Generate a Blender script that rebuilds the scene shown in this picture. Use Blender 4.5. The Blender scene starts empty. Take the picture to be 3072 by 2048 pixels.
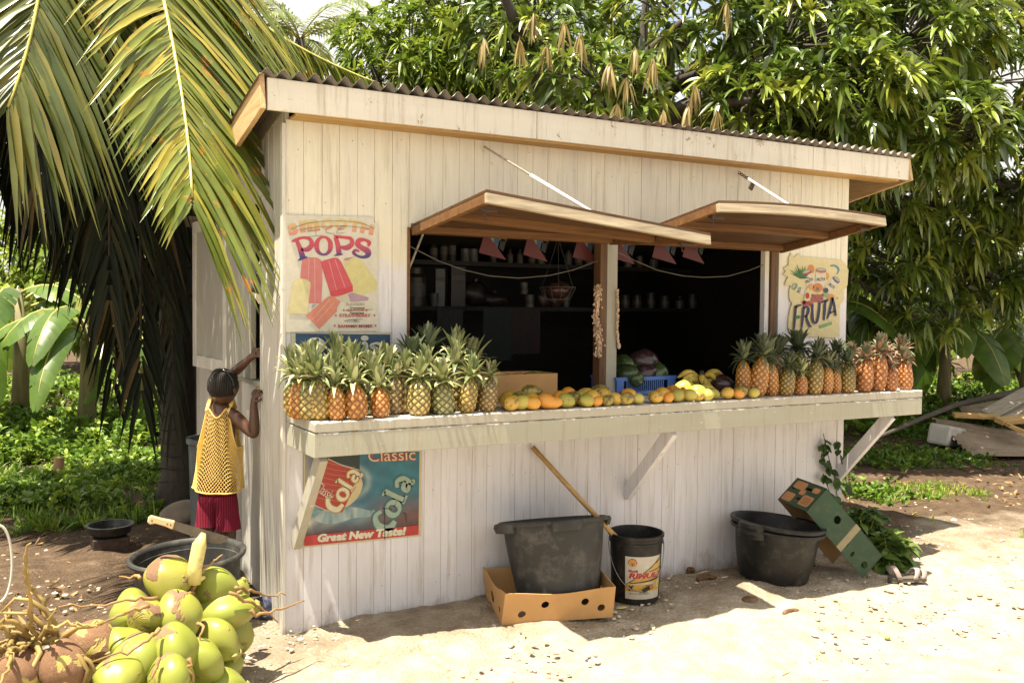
import bpy, math, random
import numpy as np
from mathutils import Vector, Matrix, Euler
rad = math.radians
S = bpy.context.scene
COL = S.collection
random.seed(7)
RNG = np.random.default_rng(7)

# ------------------------------------------------------------ camera
CC = np.array([-1.2091, -4.4428, 1.5829])
CM = np.array([[0.875350, -0.483405, 0.009010], [0.010175, 0.037049, 0.999262], [0.483382, 0.874612, -0.037349]])
FP = 2784.63
cam = bpy.data.objects.new('camera', bpy.data.cameras.new('camera'))
COL.objects.link(cam)
cam.matrix_world = Matrix(((CM[0][0], CM[1][0], -CM[2][0], CC[0]), (CM[0][1], CM[1][1], -CM[2][1], CC[1]), (CM[0][2], CM[1][2], -CM[2][2], CC[2]), (0, 0, 0, 1)))
cam.data.sensor_width = 36; cam.data.lens = FP / 3072 * 36
cam.data.clip_start = .05; cam.data.clip_end = 600
cam.data.dof.use_dof = True; cam.data.dof.focus_distance = 5.0; cam.data.dof.aperture_fstop = 9
S.camera = cam
S.render.resolution_x = 1024; S.render.resolution_y = 682

# ------------------------------------------------------------ light
SUN = Vector((-.31, -.062, 1)).normalized()
sl = bpy.data.lights.new('sun', 'SUN'); sl.energy = 5.0; sl.angle = rad(.5); sl.color = (1, .915, .74)
so = bpy.data.objects.new('sun', sl); COL.objects.link(so)
so.rotation_euler = SUN.to_track_quat('Z', 'Y').to_euler()
W = bpy.data.worlds.new('World'); S.world = W; W.use_nodes = True
wn = W.node_tree; wn.nodes.clear()
def WN(t, **k):
    n = wn.nodes.new(t)
    for a, b in k.items(): setattr(n, a, b)
    return n
sky = WN('ShaderNodeTexSky', sky_type='NISHITA', sun_disc=False)
sky.sun_elevation = math.asin(SUN.z); sky.sun_rotation = math.atan2(SUN.x, SUN.y); sky.dust_density = 3.5; sky.air_density = 1.2
bg = WN('ShaderNodeBackground'); bg.inputs[1].default_value = .08
cl = WN('ShaderNodeBackground'); cl.inputs[0].default_value = (1, .97, .90, 1); cl.inputs[1].default_value = .42
tc = WN('ShaderNodeTexCoord'); mp = WN('ShaderNodeMapping'); mp.inputs[3].default_value = (1, 1, 2.5)
nz = WN('ShaderNodeTexNoise'); nz.inputs['Scale'].default_value = 2.2; nz.inputs['Detail'].default_value = 7
cr = WN('ShaderNodeValToRGB'); cr.color_ramp.elements[0].position = .22; cr.color_ramp.elements[1].position = .44
mx = WN('ShaderNodeMixShader'); wo = WN('ShaderNodeOutputWorld')
L = wn.links.new
L(tc.outputs['Generated'], mp.inputs[0]); L(mp.outputs[0], nz.inputs[0]); L(nz.outputs[0], cr.inputs[0]); L(cr.outputs[0], mx.inputs[0])
L(sky.outputs[0], bg.inputs[0]); L(bg.outputs[0], mx.inputs[1]); L(cl.outputs[0], mx.inputs[2]); L(mx.outputs[0], wo.inputs[0])
V = S.view_settings; V.view_transform = 'Standard'; V.look = 'None'; V.exposure = 1.58; V.gamma = 1
S.render.engine = 'CYCLES'
try:
    S.cycles.max_bounces = 8; S.cycles.diffuse_bounces = 4; S.cycles.transmission_bounces = 6; S.cycles.transparent_max_bounces = 8
    S.cycles.sample_clamp_indirect = 6
except Exception: pass

# ------------------------------------------------------------ helpers
def ray(u, v): return CM[0] * (u - 1536) / FP - CM[1] * (v - 1024) / FP + CM[2]
def pl(u, v, ax, val):
    d = ray(u, v); return CC + d * (val - CC[ax]) / d[ax]
def AX(u, v, x): return Vector(pl(u, v, 0, x))
def AY(u, v, y): return Vector(pl(u, v, 1, y))
def AZ(u, v, z): return Vector(pl(u, v, 2, z))
def gz(x, y):
    x = np.asarray(x, float); y = np.asarray(y, float)
    b = -.016 * np.clip(x, 0, 4) * np.clip(1 - np.abs(y) / 6, 0, 1)
    f = -.08 * np.clip(-y - .42, 0, 1.4)
    r = .02 * np.clip(y - 5, 0, 20)
    return b + f + r
def AG(u, v, h=0.):
    z = 0.
    for _ in range(12):
        p = pl(u, v, 2, z + h); z = float(gz(p[0], p[1]))
    return Vector(p)
def ss(a, b, x):
    t = np.clip((x - a) / (b - a), 0, 1); return t * t * (3 - 2 * t)

def tag(o, label=None, cat=None, group=None, kind=None):
    if label: o['label'] = label
    if cat: o['category'] = cat
    if group: o['group'] = group
    if kind: o['kind'] = kind
    return o
def empty(name, loc, label, cat, group=None, rot=(0, 0, 0)):
    o = bpy.data.objects.new(name, None); COL.objects.link(o); o.location = loc; o.rotation_euler = rot
    o.empty_display_size = .05
    return tag(o, label, cat, group)

class MB:
    """collects shapes, builds ONE mesh object"""
    def __init__(s): s.v = []; s.f = []; s.c = []; s.m = []
    def add(s, vs, fs, col=None, mi=0):
        b = len(s.v); s.v += [tuple(p) for p in vs]
        for f in fs: s.f.append(tuple(b + i for i in f)); s.c.append(col); s.m.append(mi)
    def box(s, c, d, rot=None, mi=0, col=None):
        h = Vector(d) / 2; R = rot if rot is not None else Matrix.Identity(3)
        if isinstance(R, (tuple, list)): R = Euler(R).to_matrix()
        vs = [Vector(c) + R @ Vector((x * h.x, y * h.y, z * h.z)) for x in (-1, 1) for y in (-1, 1) for z in (-1, 1)]
        s.add(vs, [(0, 1, 3, 2), (4, 6, 7, 5), (0, 4, 5, 1), (2, 3, 7, 6), (0, 2, 6, 4), (1, 5, 7, 3)], col, mi)
    def bar(s, a, b, w, t, up=(0, 0, 1), mi=0, col=None):
        a = Vector(a); b = Vector(b); d = (b - a); l = d.length; d.normalize()
        u = Vector(up); sx = d.cross(u).normalized(); u = sx.cross(d)
        R = Matrix((d, sx, u)).transposed()
        s.box((a + b) / 2, (l, w, t), R, mi, col)
    def tube(s, pts, r, n=8, mi=0, col=None, cap=True):
        pts = [Vector(p) for p in pts]; k = len(pts)
        rs = [r(i / (k - 1)) if callable(r) else (r[i] if isinstance(r, (list, tuple)) else r) for i in range(k)]
        vs = []; ref = None
        for i, p in enumerate(pts):
            d = (pts[min(i + 1, k - 1)] - pts[max(i - 1, 0)]).normalized()
            if ref is None: ref = d.orthogonal().normalized()
            ref = (ref - d * ref.dot(d)).normalized(); q = d.cross(ref)
            vs += [p + (ref * math.cos(a) + q * math.sin(a)) * rs[i] for a in [2 * math.pi * j / n for j in range(n)]]
        fs = [(i * n + j, i * n + (j + 1) % n, (i + 1) * n + (j + 1) % n, (i + 1) * n + j) for i in range(k - 1) for j in range(n)]
        if cap: fs += [tuple(reversed(range(n))), tuple((k - 1) * n + j for j in range(n))]
        s.add(vs, fs, col, mi)
    def lathe(s, prof, n=32, c=(0, 0, 0), mi=0, col=None, sx=1, sy=1):
        vs = []; k = len(prof)
        for r, z in prof: vs += [(c[0] + r * sx * math.cos(2 * math.pi * j / n), c[1] + r * sy * math.sin(2 * math.pi * j / n), c[2] + z) for j in range(n)]
        fs = [(i * n + j, i * n + (j + 1) % n, (i + 1) * n + (j + 1) % n, (i + 1) * n + j) for i in range(k - 1) for j in range(n)]
        s.add(vs, fs, col, mi)
    def poly(s, pts, col=None, mi=0): s.add(pts, [tuple(range(len(pts)))], col, mi)
    def sphere(s, c, r, n=12, m=8, mi=0, col=None, R=None):
        r = Vector(r) if isinstance(r, (tuple, list, Vector)) else Vector((r, r, r)); vs = []
        for i in range(m + 1):
            t = math.pi * i / m
            for j in range(n):
                a = 2 * math.pi * j / n; p = Vector((r.x * math.sin(t) * math.cos(a), r.y * math.sin(t) * math.sin(a), r.z * math.cos(t)))
                if R is not None: p = R @ p
                vs.append(Vector(c) + p)
        fs = [(i * n + j, (i + 1) * n + j, (i + 1) * n + (j + 1) % n, i * n + (j + 1) % n) for i in range(m) for j in range(n)]
        s.add(vs, fs, col, mi)
    def build(s, name, mat, parent=None, smooth=False, bevel=0, loc=None):
        me = bpy.data.meshes.new(name); me.from_pydata(s.v, [], s.f)
        mats = mat if isinstance(mat, (list, tuple)) else [mat]
        for m in mats: me.materials.append(m)
        if any(s.m): me.polygons.foreach_set('material_index', s.m)
        if any(c is not None for c in s.c):
            a = me.color_attributes.new('Col', 'FLOAT_COLOR', 'CORNER'); out = []
            for p, c in zip(me.polygons, s.c):
                if c is None: c = (1, 1, 1)
                if isinstance(c, list): out += [x for q in c for x in (q[0], q[1], q[2], 1)]
                else: out += [c[0], c[1], c[2], 1] * p.loop_total
            a.data.foreach_set('color', out)
        if smooth: me.polygons.foreach_set('use_smooth', [True] * len(me.polygons))
        me.update(); me.validate()
        o = bpy.data.objects.new(name, me); COL.objects.link(o)
        if smooth is not True and smooth: 
            try: me.set_sharp_from_angle(angle=rad(smooth))
            except Exception: pass
        if bevel:
            b = o.modifiers.new('bevel', 'BEVEL'); b.width = bevel; b.segments = 2; b.limit_method = 'ANGLE'; b.angle_limit = rad(50)
        if parent is not None: o.parent = parent
        if loc is not None: o.location = loc
        return o
def np_mesh(name, Vs, Fs, mat, rnd=None, parent=None, smooth=True, col=None):
    """fast mesh: Vs (n,3), Fs (m,4); rnd per-vertex float"""
    me = bpy.data.meshes.new(name)
    Vs = np.asarray(Vs, np.float32); Fs = np.asarray(Fs, np.int32); k = Fs.shape[1]
    me.vertices.add(len(Vs)); me.vertices.foreach_set('co', Vs.ravel())
    me.loops.add(Fs.size); me.loops.foreach_set('vertex_index', Fs.ravel())
    me.polygons.add(len(Fs)); me.polygons.foreach_set('loop_start', np.arange(0, Fs.size, k, dtype=np.int32))
    me.polygons.foreach_set('loop_total', np.full(len(Fs), k, np.int32))
    me.update(calc_edges=True)
    if smooth: me.polygons.foreach_set('use_smooth', np.ones(len(Fs), bool))
    if rnd is not None:
        a = me.attributes.new('rnd', 'FLOAT', 'POINT'); a.data.foreach_set('value', np.asarray(rnd, np.float32))
    if col is not None:
        a = me.color_attributes.new('Col', 'FLOAT_COLOR', 'POINT'); c4 = np.ones((len(Vs), 4), np.float32); c4[:, :3] = col; a.data.foreach_set('color', c4.ravel())
    me.materials.append(mat)
    o = bpy.data.objects.new(name, me); COL.objects.link(o)
    if parent is not None: o.parent = parent
    return o
def copy_tree(o, parent=None):
    c = o.copy(); COL.objects.link(c)
    if parent is not None: c.parent = parent
    for ch in list(o.children): copy_tree(ch, c)
    return c

# ------------------------------------------------------------ materials
class NT:
    def __init__(s, name):
        s.m = bpy.data.materials.new(name); s.m.use_nodes = True; s.t = s.m.node_tree; s.t.nodes.clear()
        s.out = s.n('ShaderNodeOutputMaterial'); s.b = s.n('ShaderNodeBsdfPrincipled'); s.l(s.b.outputs[0], s.out.inputs[0])
    def n(s, t, **k):
        x = s.t.nodes.new(t)
        for a, b in k.items(): setattr(x, a, b)
        return x
    def l(s, a, b): s.t.links.new(a, b)
    def coord(s, scale=(1, 1, 1), kind='Object'):
        c = s.n('ShaderNodeTexCoord'); m = s.n('ShaderNodeMapping'); m.inputs[3].default_value = scale; s.l(c.outputs[kind], m.inputs[0]); return m.outputs[0]
    def noise(s, sc, vec=None, det=5, rough=.55, dist=0):
        x = s.n('ShaderNodeTexNoise'); x.inputs['Scale'].default_value = sc; x.inputs['Detail'].default_value = det; x.inputs['Roughness'].default_value = rough; x.inputs['Distortion'].default_value = dist
        if vec is not None: s.l(vec, x.inputs[0])
        return x.outputs[0]
    def voro(s, sc, vec=None, feat='F1'):
        x = s.n('ShaderNodeTexVoronoi', feature=feat); x.inputs['Scale'].default_value = sc
        if vec is not None: s.l(vec, x.inputs[0])
        return x
    def ramp(s, fac, stops):
        x = s.n('ShaderNodeValToRGB'); e = x.color_ramp.elements
        while len(e) < len(stops): e.new(.5)
        for q, (p, c) in zip(e, stops):
            q.position = p; q.color = (c, c, c, 1) if isinstance(c, (int, float)) else (*c, 1)
        s.l(fac, x.inputs[0]); return x.outputs[0]
    def mix(s, f, a, b, mode='MIX'):
        x = s.n('ShaderNodeMix', data_type='RGBA', blend_type=mode)
        for i, q in ((0, f), (6, a), (7, b)):
            if hasattr(q, 'links') or hasattr(q, 'is_output'): s.l(q, x.inputs[i])
            elif i == 0: x.inputs[0].default_value = q
            else: x.inputs[i].default_value = (*q, 1)
        return x.outputs[2]
    def math(s, op, a, b=0., c=0.):
        x = s.n('ShaderNodeMath', operation=op)
        for i, q in enumerate((a, b, c)):
            if hasattr(q, 'is_output'): s.l(q, x.inputs[i])
            else: x.inputs[i].default_value = q
        return x.outputs[0]
    def attr(s, name):
        x = s.n('ShaderNodeAttribute'); x.attribute_name = name; return x
    def sep(s, v):
        x = s.n('ShaderNodeSeparateXYZ'); s.l(v, x.inputs[0]); return x.outputs
    def bump(s, h, st=.4, d=.01):
        x = s.n('ShaderNodeBump'); x.inputs['Strength'].default_value = st; x.inputs['Distance'].default_value = d
        s.l(h, x.inputs['Height']); s.l(x.outputs[0], s.b.inputs['Normal'])
    def fin(s, col=None, rough=.6, spec=.5, metal=0., trans=0):
        if col is not None:
            if hasattr(col, 'is_output'): s.l(col, s.b.inputs['Base Color'])
            else: s.b.inputs['Base Color'].default_value = (*col, 1)
        if hasattr(rough, 'is_output'): s.l(rough, s.b.inputs['Roughness'])
        else: s.b.inputs['Roughness'].default_value = rough
        s.b.inputs['Specular IOR Level'].default_value = spec; s.b.inputs['Metallic'].default_value = metal
        if trans:
            t = s.n('ShaderNodeBsdfTranslucent'); m = s.n('ShaderNodeMixShader'); m.inputs[0].default_value = trans
            if hasattr(col, 'is_output'): s.l(col, t.inputs[0])
            else: t.inputs[0].default_value = (*col, 1)
            s.l(s.b.outputs[0], m.inputs[1]); s.l(t.outputs[0], m.inputs[2]); s.l(m.outputs[0], s.out.inputs[0])
        return s.m
MATS = {}
def simple(name, c, rough=.6, var=.25, sc=8, bump=.15, metal=0, spec=.5, dirt=None, stretch=(1, 1, 1), trans=0):
    if name in MATS: return MATS[name]
    n = NT(name); v = n.coord(stretch); f = n.noise(sc, v)
    a = tuple(x * (1 - var) for x in c); b = tuple(min(1, x * (1 + var)) for x in c)
    col = n.ramp(f, [(.3, a), (.7, b)])
    if dirt:
        g = n.ramp(n.noise(sc * 2.7, v, 8, .7), [(.5, 0), (.68, 1)]); col = n.mix(n.math('MULTIPLY', g, .7), col, dirt)
    if bump: n.bump(n.noise(sc * 5, v, 6), bump, .004)
    r = n.math('ADD', n.math('MULTIPLY', f, .2), rough - .1)
    MATS[name] = n.fin(col, r, spec, metal, trans); return MATS[name]
def paint(name, lower, upper=None, stretch=(14, 14, 1), mud=True, tz=1.75, peel=.0, rough=.55, bare=(.20, .13, .075), chip=None):
    n = NT(name); v = n.coord(stretch); o = n.coord(); xyz = n.sep(n.n('ShaderNodeTexCoord').outputs['Object'])
    st = n.noise(1.1, v, 7, .65); col = n.mix(st, tuple(x * .86 for x in lower), tuple(min(.9, x * 1.08) for x in lower))
    if upper:
        w = n.math('ADD', xyz[2], n.math('MULTIPLY', n.noise(1.6, o, 3), -.9))
        fac = n.ramp(n.math('SUBTRACT', w, tz - .95), [(.45, 0), (.56, 1)])
        up = n.mix(n.noise(3, v, 6), tuple(x * .82 for x in upper), tuple(x * 1.1 for x in upper)); col = n.mix(fac, col, up)
    bd = n.attr('rnd').outputs['Fac']; col = n.mix(n.math('MULTIPLY', bd, .22), col, n.mix(.5, lower, (.33, .29, .22)))
    streak = n.ramp(n.noise(1.0, n.coord((26, 26, 1.6)), 8, .7), [(.52, 0), (.70, 1)])
    col = n.mix(n.math('MULTIPLY', streak, .5), col, (.27, .20, .12))
    spots = n.ramp(n.noise(22, o, 4, .6), [(.68, 0), (.74, 1)]); col = n.mix(n.math('MULTIPLY', spots, .45), col, (.22, .17, .12))
    if mud:
        h = n.math('ADD', n.math('MULTIPLY', xyz[2], -1.9), n.noise(7, n.coord((1, 1, .5)), 8, .75))
        mf = n.ramp(h, [(.42, 0), (.75, 1)]); col = n.mix(n.math('MULTIPLY', mf, .85), col, (.19, .115, .06))
    if peel:
        pf = n.ramp(n.noise(9, n.coord((1, 1, 1)), 9, .75), [(.66 - peel, 0), (.68 - peel, 1)]); col = n.mix(pf, col, bare)
    gr = n.ramp(n.noise(2.2, n.coord((1, 1, .6)), 8, .75), [(.48, 0), (.75, 1)]); col = n.mix(n.math('MULTIPLY', gr, .28), col, tuple(x * .55 * w for x, w in zip(lower, (1.05, .95, .75))))
    if chip:
        cf = n.ramp(n.math('ADD', n.math('MULTIPLY', n.math('SUBTRACT', xyz[2], chip), 14.), n.noise(16, o, 8, .75)), [(.52, 0), (.56, 1)]); col = n.mix(cf, col, (.72, .70, .66))
        c2 = n.ramp(n.noise(38, n.coord((.5, 1, 1)), 7, .75), [(.66, 0), (.68, 1)]); col = n.mix(c2, col, (.66, .64, .58))
    n.bump(n.noise(3, n.coord((30, 30, 2)), 6), .35, .004)
    return n.fin(col, rough, .4)
M_wall = paint('weathered white board paint', (.68, .665, .70), (.72, .675, .53))
M_side = paint('glossy side board paint', (.60, .575, .52), stretch=(20, 20, 1), rough=.38)
M_door = paint('grey green door paint', (.33, .32, .27), stretch=(9, 9, 1), mud=False)
M_counter = paint('counter cream paint', (.38, .36, .30), stretch=(1.2, 12, 12), mud=False, chip=1.06)
M_fascia = paint('fascia pale paint', (.70, .66, .57), stretch=(1, 12, 12), mud=False, peel=.05, bare=(.36, .28, .18))
def woodm(name, a, b, stretch=(1, 14, 14), sc=2.2, rough=.6):
    n = NT(name); v = n.coord(stretch); f = n.noise(sc, v, 8, .65, .6)
    col = n.ramp(f, [(.3, a), (.7, b)]); k = n.ramp(n.noise(sc * 3, v, 5), [(.6, 0), (.72, 1)])
    col = n.mix(n.math('MULTIPLY', k, .5), col, tuple(x * .5 for x in a)); n.bump(f, .3, .004)
    return n.fin(col, rough, .35)
M_orange = woodm('orange raw timber', (.10, .045, .016), (.20, .095, .034))
M_ply = woodm('dark stained plywood', (.035, .018, .008), (.11, .052, .02), (1.5, 16, 16))
M_plyedge = woodm('weathered timber edge', (.20, .15, .095), (.46, .39, .28))
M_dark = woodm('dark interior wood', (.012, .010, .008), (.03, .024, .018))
M_brown = woodm('brown frame timber', (.07, .035, .016), (.17, .085, .035), (14, 14, 1))
M_grey = woodm('grey weathered timber', (.20, .17, .13), (.42, .37, .30))
M_soff = woodm('yellow soffit timber', (.36, .21, .065), (.48, .30, .11))
M_pole = woodm('yellow broom pole wood', (.36, .22, .08), (.52, .34, .14), (12, 12, 12))
M_black = simple('black worn plastic', (.009, .009, .009), .45, .5, 6, .2, spec=.35, dirt=(.055, .047, .036))
M_greyblk = simple('scuffed black plastic', (.034, .033, .031), .6, .35, 3.2, .4, spec=.35, dirt=(.115, .105, .09))
M_card = simple('tan cardboard', (.46, .26, .10), .8, .12, 6, .1)
M_cardin = simple('cardboard inside', (.24, .14, .06), .9, .15, 6, .1)
M_metal = simple('grey metal', (.25, .25, .24), .35, .3, 20, .1, metal=.9)
M_iron = simple('rusty iron', (.06, .04, .03), .6, .4, 30, .3, metal=.4)
def print_mat(name='printed sheet', rough=.45):
    n = NT(name); c = n.attr('Col').outputs[0]; o = n.coord()
    k = n.ramp(n.noise(30, o, 6, .7), [(.35, .88), (.65, 1.03)]); col = n.mix(1.0, c, k, 'MULTIPLY')
    s = n.ramp(n.noise(9, o, 8, .75), [(.66, 0), (.74, .35)]); col = n.mix(s, col, (.40, .33, .22))
    return n.fin(col, rough, .35)
M_print = print_mat()
def leafm(name, stops, rough=.38, trans=.3, spots=None, spec=.5):
    n = NT(name); a = n.attr('rnd').outputs['Fac']; col = n.ramp(a, stops)
    v = n.ramp(n.noise(5, n.coord(), 4), [(.3, .78), (.7, 1.2)]); col = n.mix(1.0, col, v, 'MULTIPLY')
    if spots:
        f = n.ramp(n.noise(spots[1], n.coord(), 7, .7), [(spots[2], 0), (spots[2] + .06, 1)]); col = n.mix(f, col, spots[0])
    return n.fin(col, rough, spec, 0, trans)
G = lambda *a: a
M_mango = leafm('mango leaf', [(0, (.025, .05, .006)), (.4, (.10, .16, .016)), (.8, (.28, .33, .04)), (.95, (.42, .38, .06)), (1, (.45, .28, .06))], .34, .24, spec=1.0)
M_mangofar = leafm('sunny mango leaf', [(0, (.05, .10, .014)), (.5, (.16, .23, .024)), (1, (.32, .38, .045))], .33, .38)
M_flush = leafm('young copper leaf', [(0, (.27, .19, .07)), (1, (.42, .33, .13))], .45, .45)
M_palm = leafm('palm leaflet', [(0, (.09, .125, .022)), (.6, (.17, .20, .035)), (1, (.38, .31, .05))], .30, .25, ((.44, .20, .035), 7, .60))
M_palm2 = leafm('olive palm leaflet', [(0, (.05, .07, .018)), (.6, (.10, .12, .028)), (1, (.22, .18, .04))], .32, .2, ((.30, .15, .04), 7, .66))
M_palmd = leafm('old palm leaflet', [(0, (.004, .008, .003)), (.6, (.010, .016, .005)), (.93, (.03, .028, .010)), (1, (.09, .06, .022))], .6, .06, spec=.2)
M_ban = leafm('banana leaf', [(0, (.06, .12, .02)), (.6, (.12, .20, .03)), (1, (.30, .30, .06))], .35, .4)
M_weed = leafm('weed leaf', [(0, (.06, .13, .015)), (.6, (.16, .26, .026)), (1, (.32, .40, .05))], .45, .35)
M_bark = simple('dark bark', (.05, .04, .03), .9, .4, 9, .6, stretch=(3, 3, .6))
# ------------------------------------------------------------ ground (structure)
def build_ground():
    def axis(lo, hi, a, b, st):
        xs = list(np.arange(a, b, st)); d = st; x = b
        while x < hi: xs.append(x); d *= 1.12; x += d
        xs.append(hi); d = st; x = a - st; pre = []
        while x > lo: pre.append(x); d *= 1.12; x -= d
        return np.array([lo] + pre[::-1] + xs)
    xs = axis(-40, 90, -1.8, 5.2, .03); ys = axis(-12, 120, -2.6, 1.6, .03)
    X, Y = np.meshgrid(xs, ys); Z = gz(X, Y)
    rr = np.random.default_rng(3)
    for k in range(26):
        fx, fy = rr.normal(0, 1, 2) * (1.5 + k * .9); Z = Z + np.sin(X * fx + Y * fy + rr.uniform(0, 6)) * .022 / (1.5 + k * .8)
    q = rr.normal(0, 1, X.shape); q = (q + np.roll(q, 1, 0) + np.roll(q, 1, 1) + np.roll(q, (1, 1), (0, 1))) / 2; Z = Z + q * .0022 * ((X > -1.8) & (X < 5.2) & (Y > -2.6) & (Y < 1.6)) + .006 * np.abs(np.sin(X * 7.3 + np.sin(Y * 5)) * np.sin(Y * 8.1 + np.sin(X * 4))) * (Y < -.1)
    n, m = X.shape; I = np.arange(n * m).reshape(n, m)
    F = np.stack([I[:-1, :-1], I[:-1, 1:], I[1:, 1:], I[1:, :-1]], -1).reshape(-1, 4)
    g = NT('marl and soil ground'); o = g.coord(); xyz = g.sep(g.n('ShaderNodeTexCoord').outputs['Object'])
    pale = g.ramp(g.noise(6, o, 8, .7), [(.25, (.30, .235, .165)), (.5, (.46, .385, .29)), (.75, (.60, .53, .43))])
    soil = g.ramp(g.noise(9, o, 9, .75), [(.25, (.05, .034, .022)), (.55, (.12, .08, .052)), (.8, (.25, .185, .125))])
    d = g.math('ADD', g.math('MULTIPLY', xyz[1], .55), g.math('MULTIPLY', g.noise(1.3, o, 6, .65), 1.2))
    dx = g.math('MULTIPLY', g.math('ABSOLUTE', g.math('SUBTRACT', xyz[0], 1.6)), .06)
    f = g.ramp(g.math('SUBTRACT', g.math('ADD', d, dx), .25), [(.34, 0), (.72, 1)])
    # darker brown band close to the wall
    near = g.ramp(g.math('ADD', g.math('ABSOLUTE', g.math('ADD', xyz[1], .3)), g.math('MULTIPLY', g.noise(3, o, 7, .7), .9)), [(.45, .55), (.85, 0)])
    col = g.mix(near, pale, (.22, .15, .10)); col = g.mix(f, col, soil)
    v = g.voro(60, o); st = g.ramp(v.outputs['Distance'], [(.1, 1.15), (.6, .7)])
    col = g.mix(.55, col, g.mix(1., col, st, 'MULTIPLY'))
    h = g.math('ADD', g.noise(45, o, 9, .75), g.math('MULTIPLY', v.outputs['Distance'], -.7)); g.bump(h, .8, .018)
    tag(np_mesh('ground', np.stack([X, Y, Z], -1).reshape(-1, 3), F, g.fin(col, .95, .15)), kind='structure')
build_ground()

# ------------------------------------------------------------ hut
ZC, D, WX, DEP = 1.065, .466, 3.85, 2.35
hut = empty('fruit_stand', (0, 0, 0), 'white board roadside fruit stand with corrugated roof and two propped open shutters', 'fruit stand')
def boards(name, mat, segs, axis='x', th=.018, w=.0925, off=0, parent=None, seed=1, lo=0, hi=WX):
    """vertical tongue and groove boards; segs(c) -> list of (z0,z1) for a board centre c"""
    mb = MB(); rr = random.Random(seed); rnd = []; x = lo
    while x < hi - .01:
        x1 = min(x + w * rr.uniform(.93, 1.07), hi); c = (x + x1) / 2; j = rr.uniform(0, .003)
        for z0, z1 in segs(c):
            if axis == 'x': mb.box((c, off + th / 2 + j, (z0 + z1) / 2), (x1 - x - .0014, th, z1 - z0))
            else: mb.box((off + th / 2 + j, c, (z0 + z1) / 2), (th, x1 - x - .0035, z1 - z0))
            rnd += [rr.random()] * 8
        if axis == 'x':
            for zn in (.12, .62, ZC + .35, 2.05, 2.38):
                for z0, z1 in segs(c):
                    if z0 < zn < z1 and rr.random() < .45: mb.box((c + rr.uniform(-.03, .03), off + j - .0006, zn + rr.uniform(-.05, .05)), (.0042, .002, .0042), mi=1); rnd += [.5] * 8
        x = x1
    # dark backing seen in the grooves
    o = mb.build(name, [mat, M_iron], parent, bevel=.0022)
    a = o.data.attributes.new('rnd', 'FLOAT', 'POINT'); a.data.foreach_set('value', rnd)
    return o
ZB = -.25
def fseg(c):
    if c < .63 or c > 3.2: return [(ZB, 2.47)]
    return [(ZB, ZC - .05), (1.985, 2.47)]
boards('front_wall', M_wall, fseg, parent=hut)
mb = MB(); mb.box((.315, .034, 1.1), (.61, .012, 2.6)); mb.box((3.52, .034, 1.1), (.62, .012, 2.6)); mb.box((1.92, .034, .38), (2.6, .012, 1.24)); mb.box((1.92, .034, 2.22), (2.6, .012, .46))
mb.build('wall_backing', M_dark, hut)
roofz = lambda y: 2.655 - .19 * (y + .2)
# side wall: opening for the dutch door at y .49-1.03
def sseg(c):
    zt = roofz(c) - .07
    if .49 < c < 1.03: return [(ZB, .55 + .0), (2.12, zt)] if False else [(2.12, zt)]
    return [(ZB, zt)]
boards('side_wall', M_side, sseg, 'y', w=.054, off=0.001, parent=hut, seed=4, lo=.012, hi=DEP)
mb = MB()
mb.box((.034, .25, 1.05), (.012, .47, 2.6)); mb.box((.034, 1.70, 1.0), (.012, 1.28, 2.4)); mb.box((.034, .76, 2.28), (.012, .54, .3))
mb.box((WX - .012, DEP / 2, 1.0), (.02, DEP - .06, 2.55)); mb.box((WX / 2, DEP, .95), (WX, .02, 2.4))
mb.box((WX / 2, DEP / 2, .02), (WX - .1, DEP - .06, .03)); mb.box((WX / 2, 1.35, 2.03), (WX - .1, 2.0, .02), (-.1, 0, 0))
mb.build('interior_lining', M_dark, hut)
mb = MB(); mb.box((WX + .006, DEP / 2 + .01, 1.0), (.012, DEP - .02, 2.5)); mb.build('right_wall', M_wall, hut)
# corner trims
mb = MB(); mb.box((-.011, .010, 1.1), (.018, .036, 2.7)); mb.build('corner_post', M_side, hut, bevel=.002)
# roof
def roof():
    xs = np.linspace(-.168, 4.31, 700); ys = np.linspace(-.168, DEP + .2, 10); rr = np.random.default_rng(5)
    X, Y = np.meshgrid(xs, ys); am = .0125 + .004 * np.sin(X * 1.7 + 1)
    Z = roofz(Y) - .004 + am * np.sin(X * 2 * math.pi / .074) + .006 * np.sin(X * 2.3) * (Y < 0)
    n, m = X.shape; T = np.stack([X, Y, Z], -1).reshape(-1, 3); I = np.arange(n * m).reshape(n, m)
    q = lambda a: np.stack([a[:-1, :-1], a[:-1, 1:], a[1:, 1:], a[1:, :-1]], -1).reshape(-1, 4)
    B = T - [0, 0, .0015]; F = np.concatenate([q(I), q(I + n * m)[:, ::-1], np.stack([I[0, :-1], I[0, :-1] + n * m, I[0, 1:] + n * m, I[0, 1:]], -1)])
    g = NT('rusty galvanised sheet'); o = g.coord(); c = g.ramp(g.noise(3, o, 8, .7), [(.35, (.13, .12, .105)), (.6, (.17, .145, .12)), (.72, (.20, .10, .055))])
    return np_mesh('corrugated_roof', np.concatenate([T, B]), F, g.fin(c, .5, .5, .35), parent=hut)
roof()
E_ = .1368
mb = MB()
for a, b in ((-.122, 1.31), (1.313, 2.30), (2.303, 3.36), (3.363, 4.278)): mb.box(((a + b) / 2, -E_ + .011, 2.55), (b - a, .022, .146), (0, 0, 0))
mb.build('fascia_board', M_fascia, hut, bevel=.003)
mb = MB(); mb.box((2.11, -.058, 2.472), (4.19, .112, .012)); mb.build('soffit_board', M_soff, hut)
M_barge = woodm('orange barge timber', (.42, .24, .10), (.62, .44, .26), (14, 1, 14))
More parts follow.
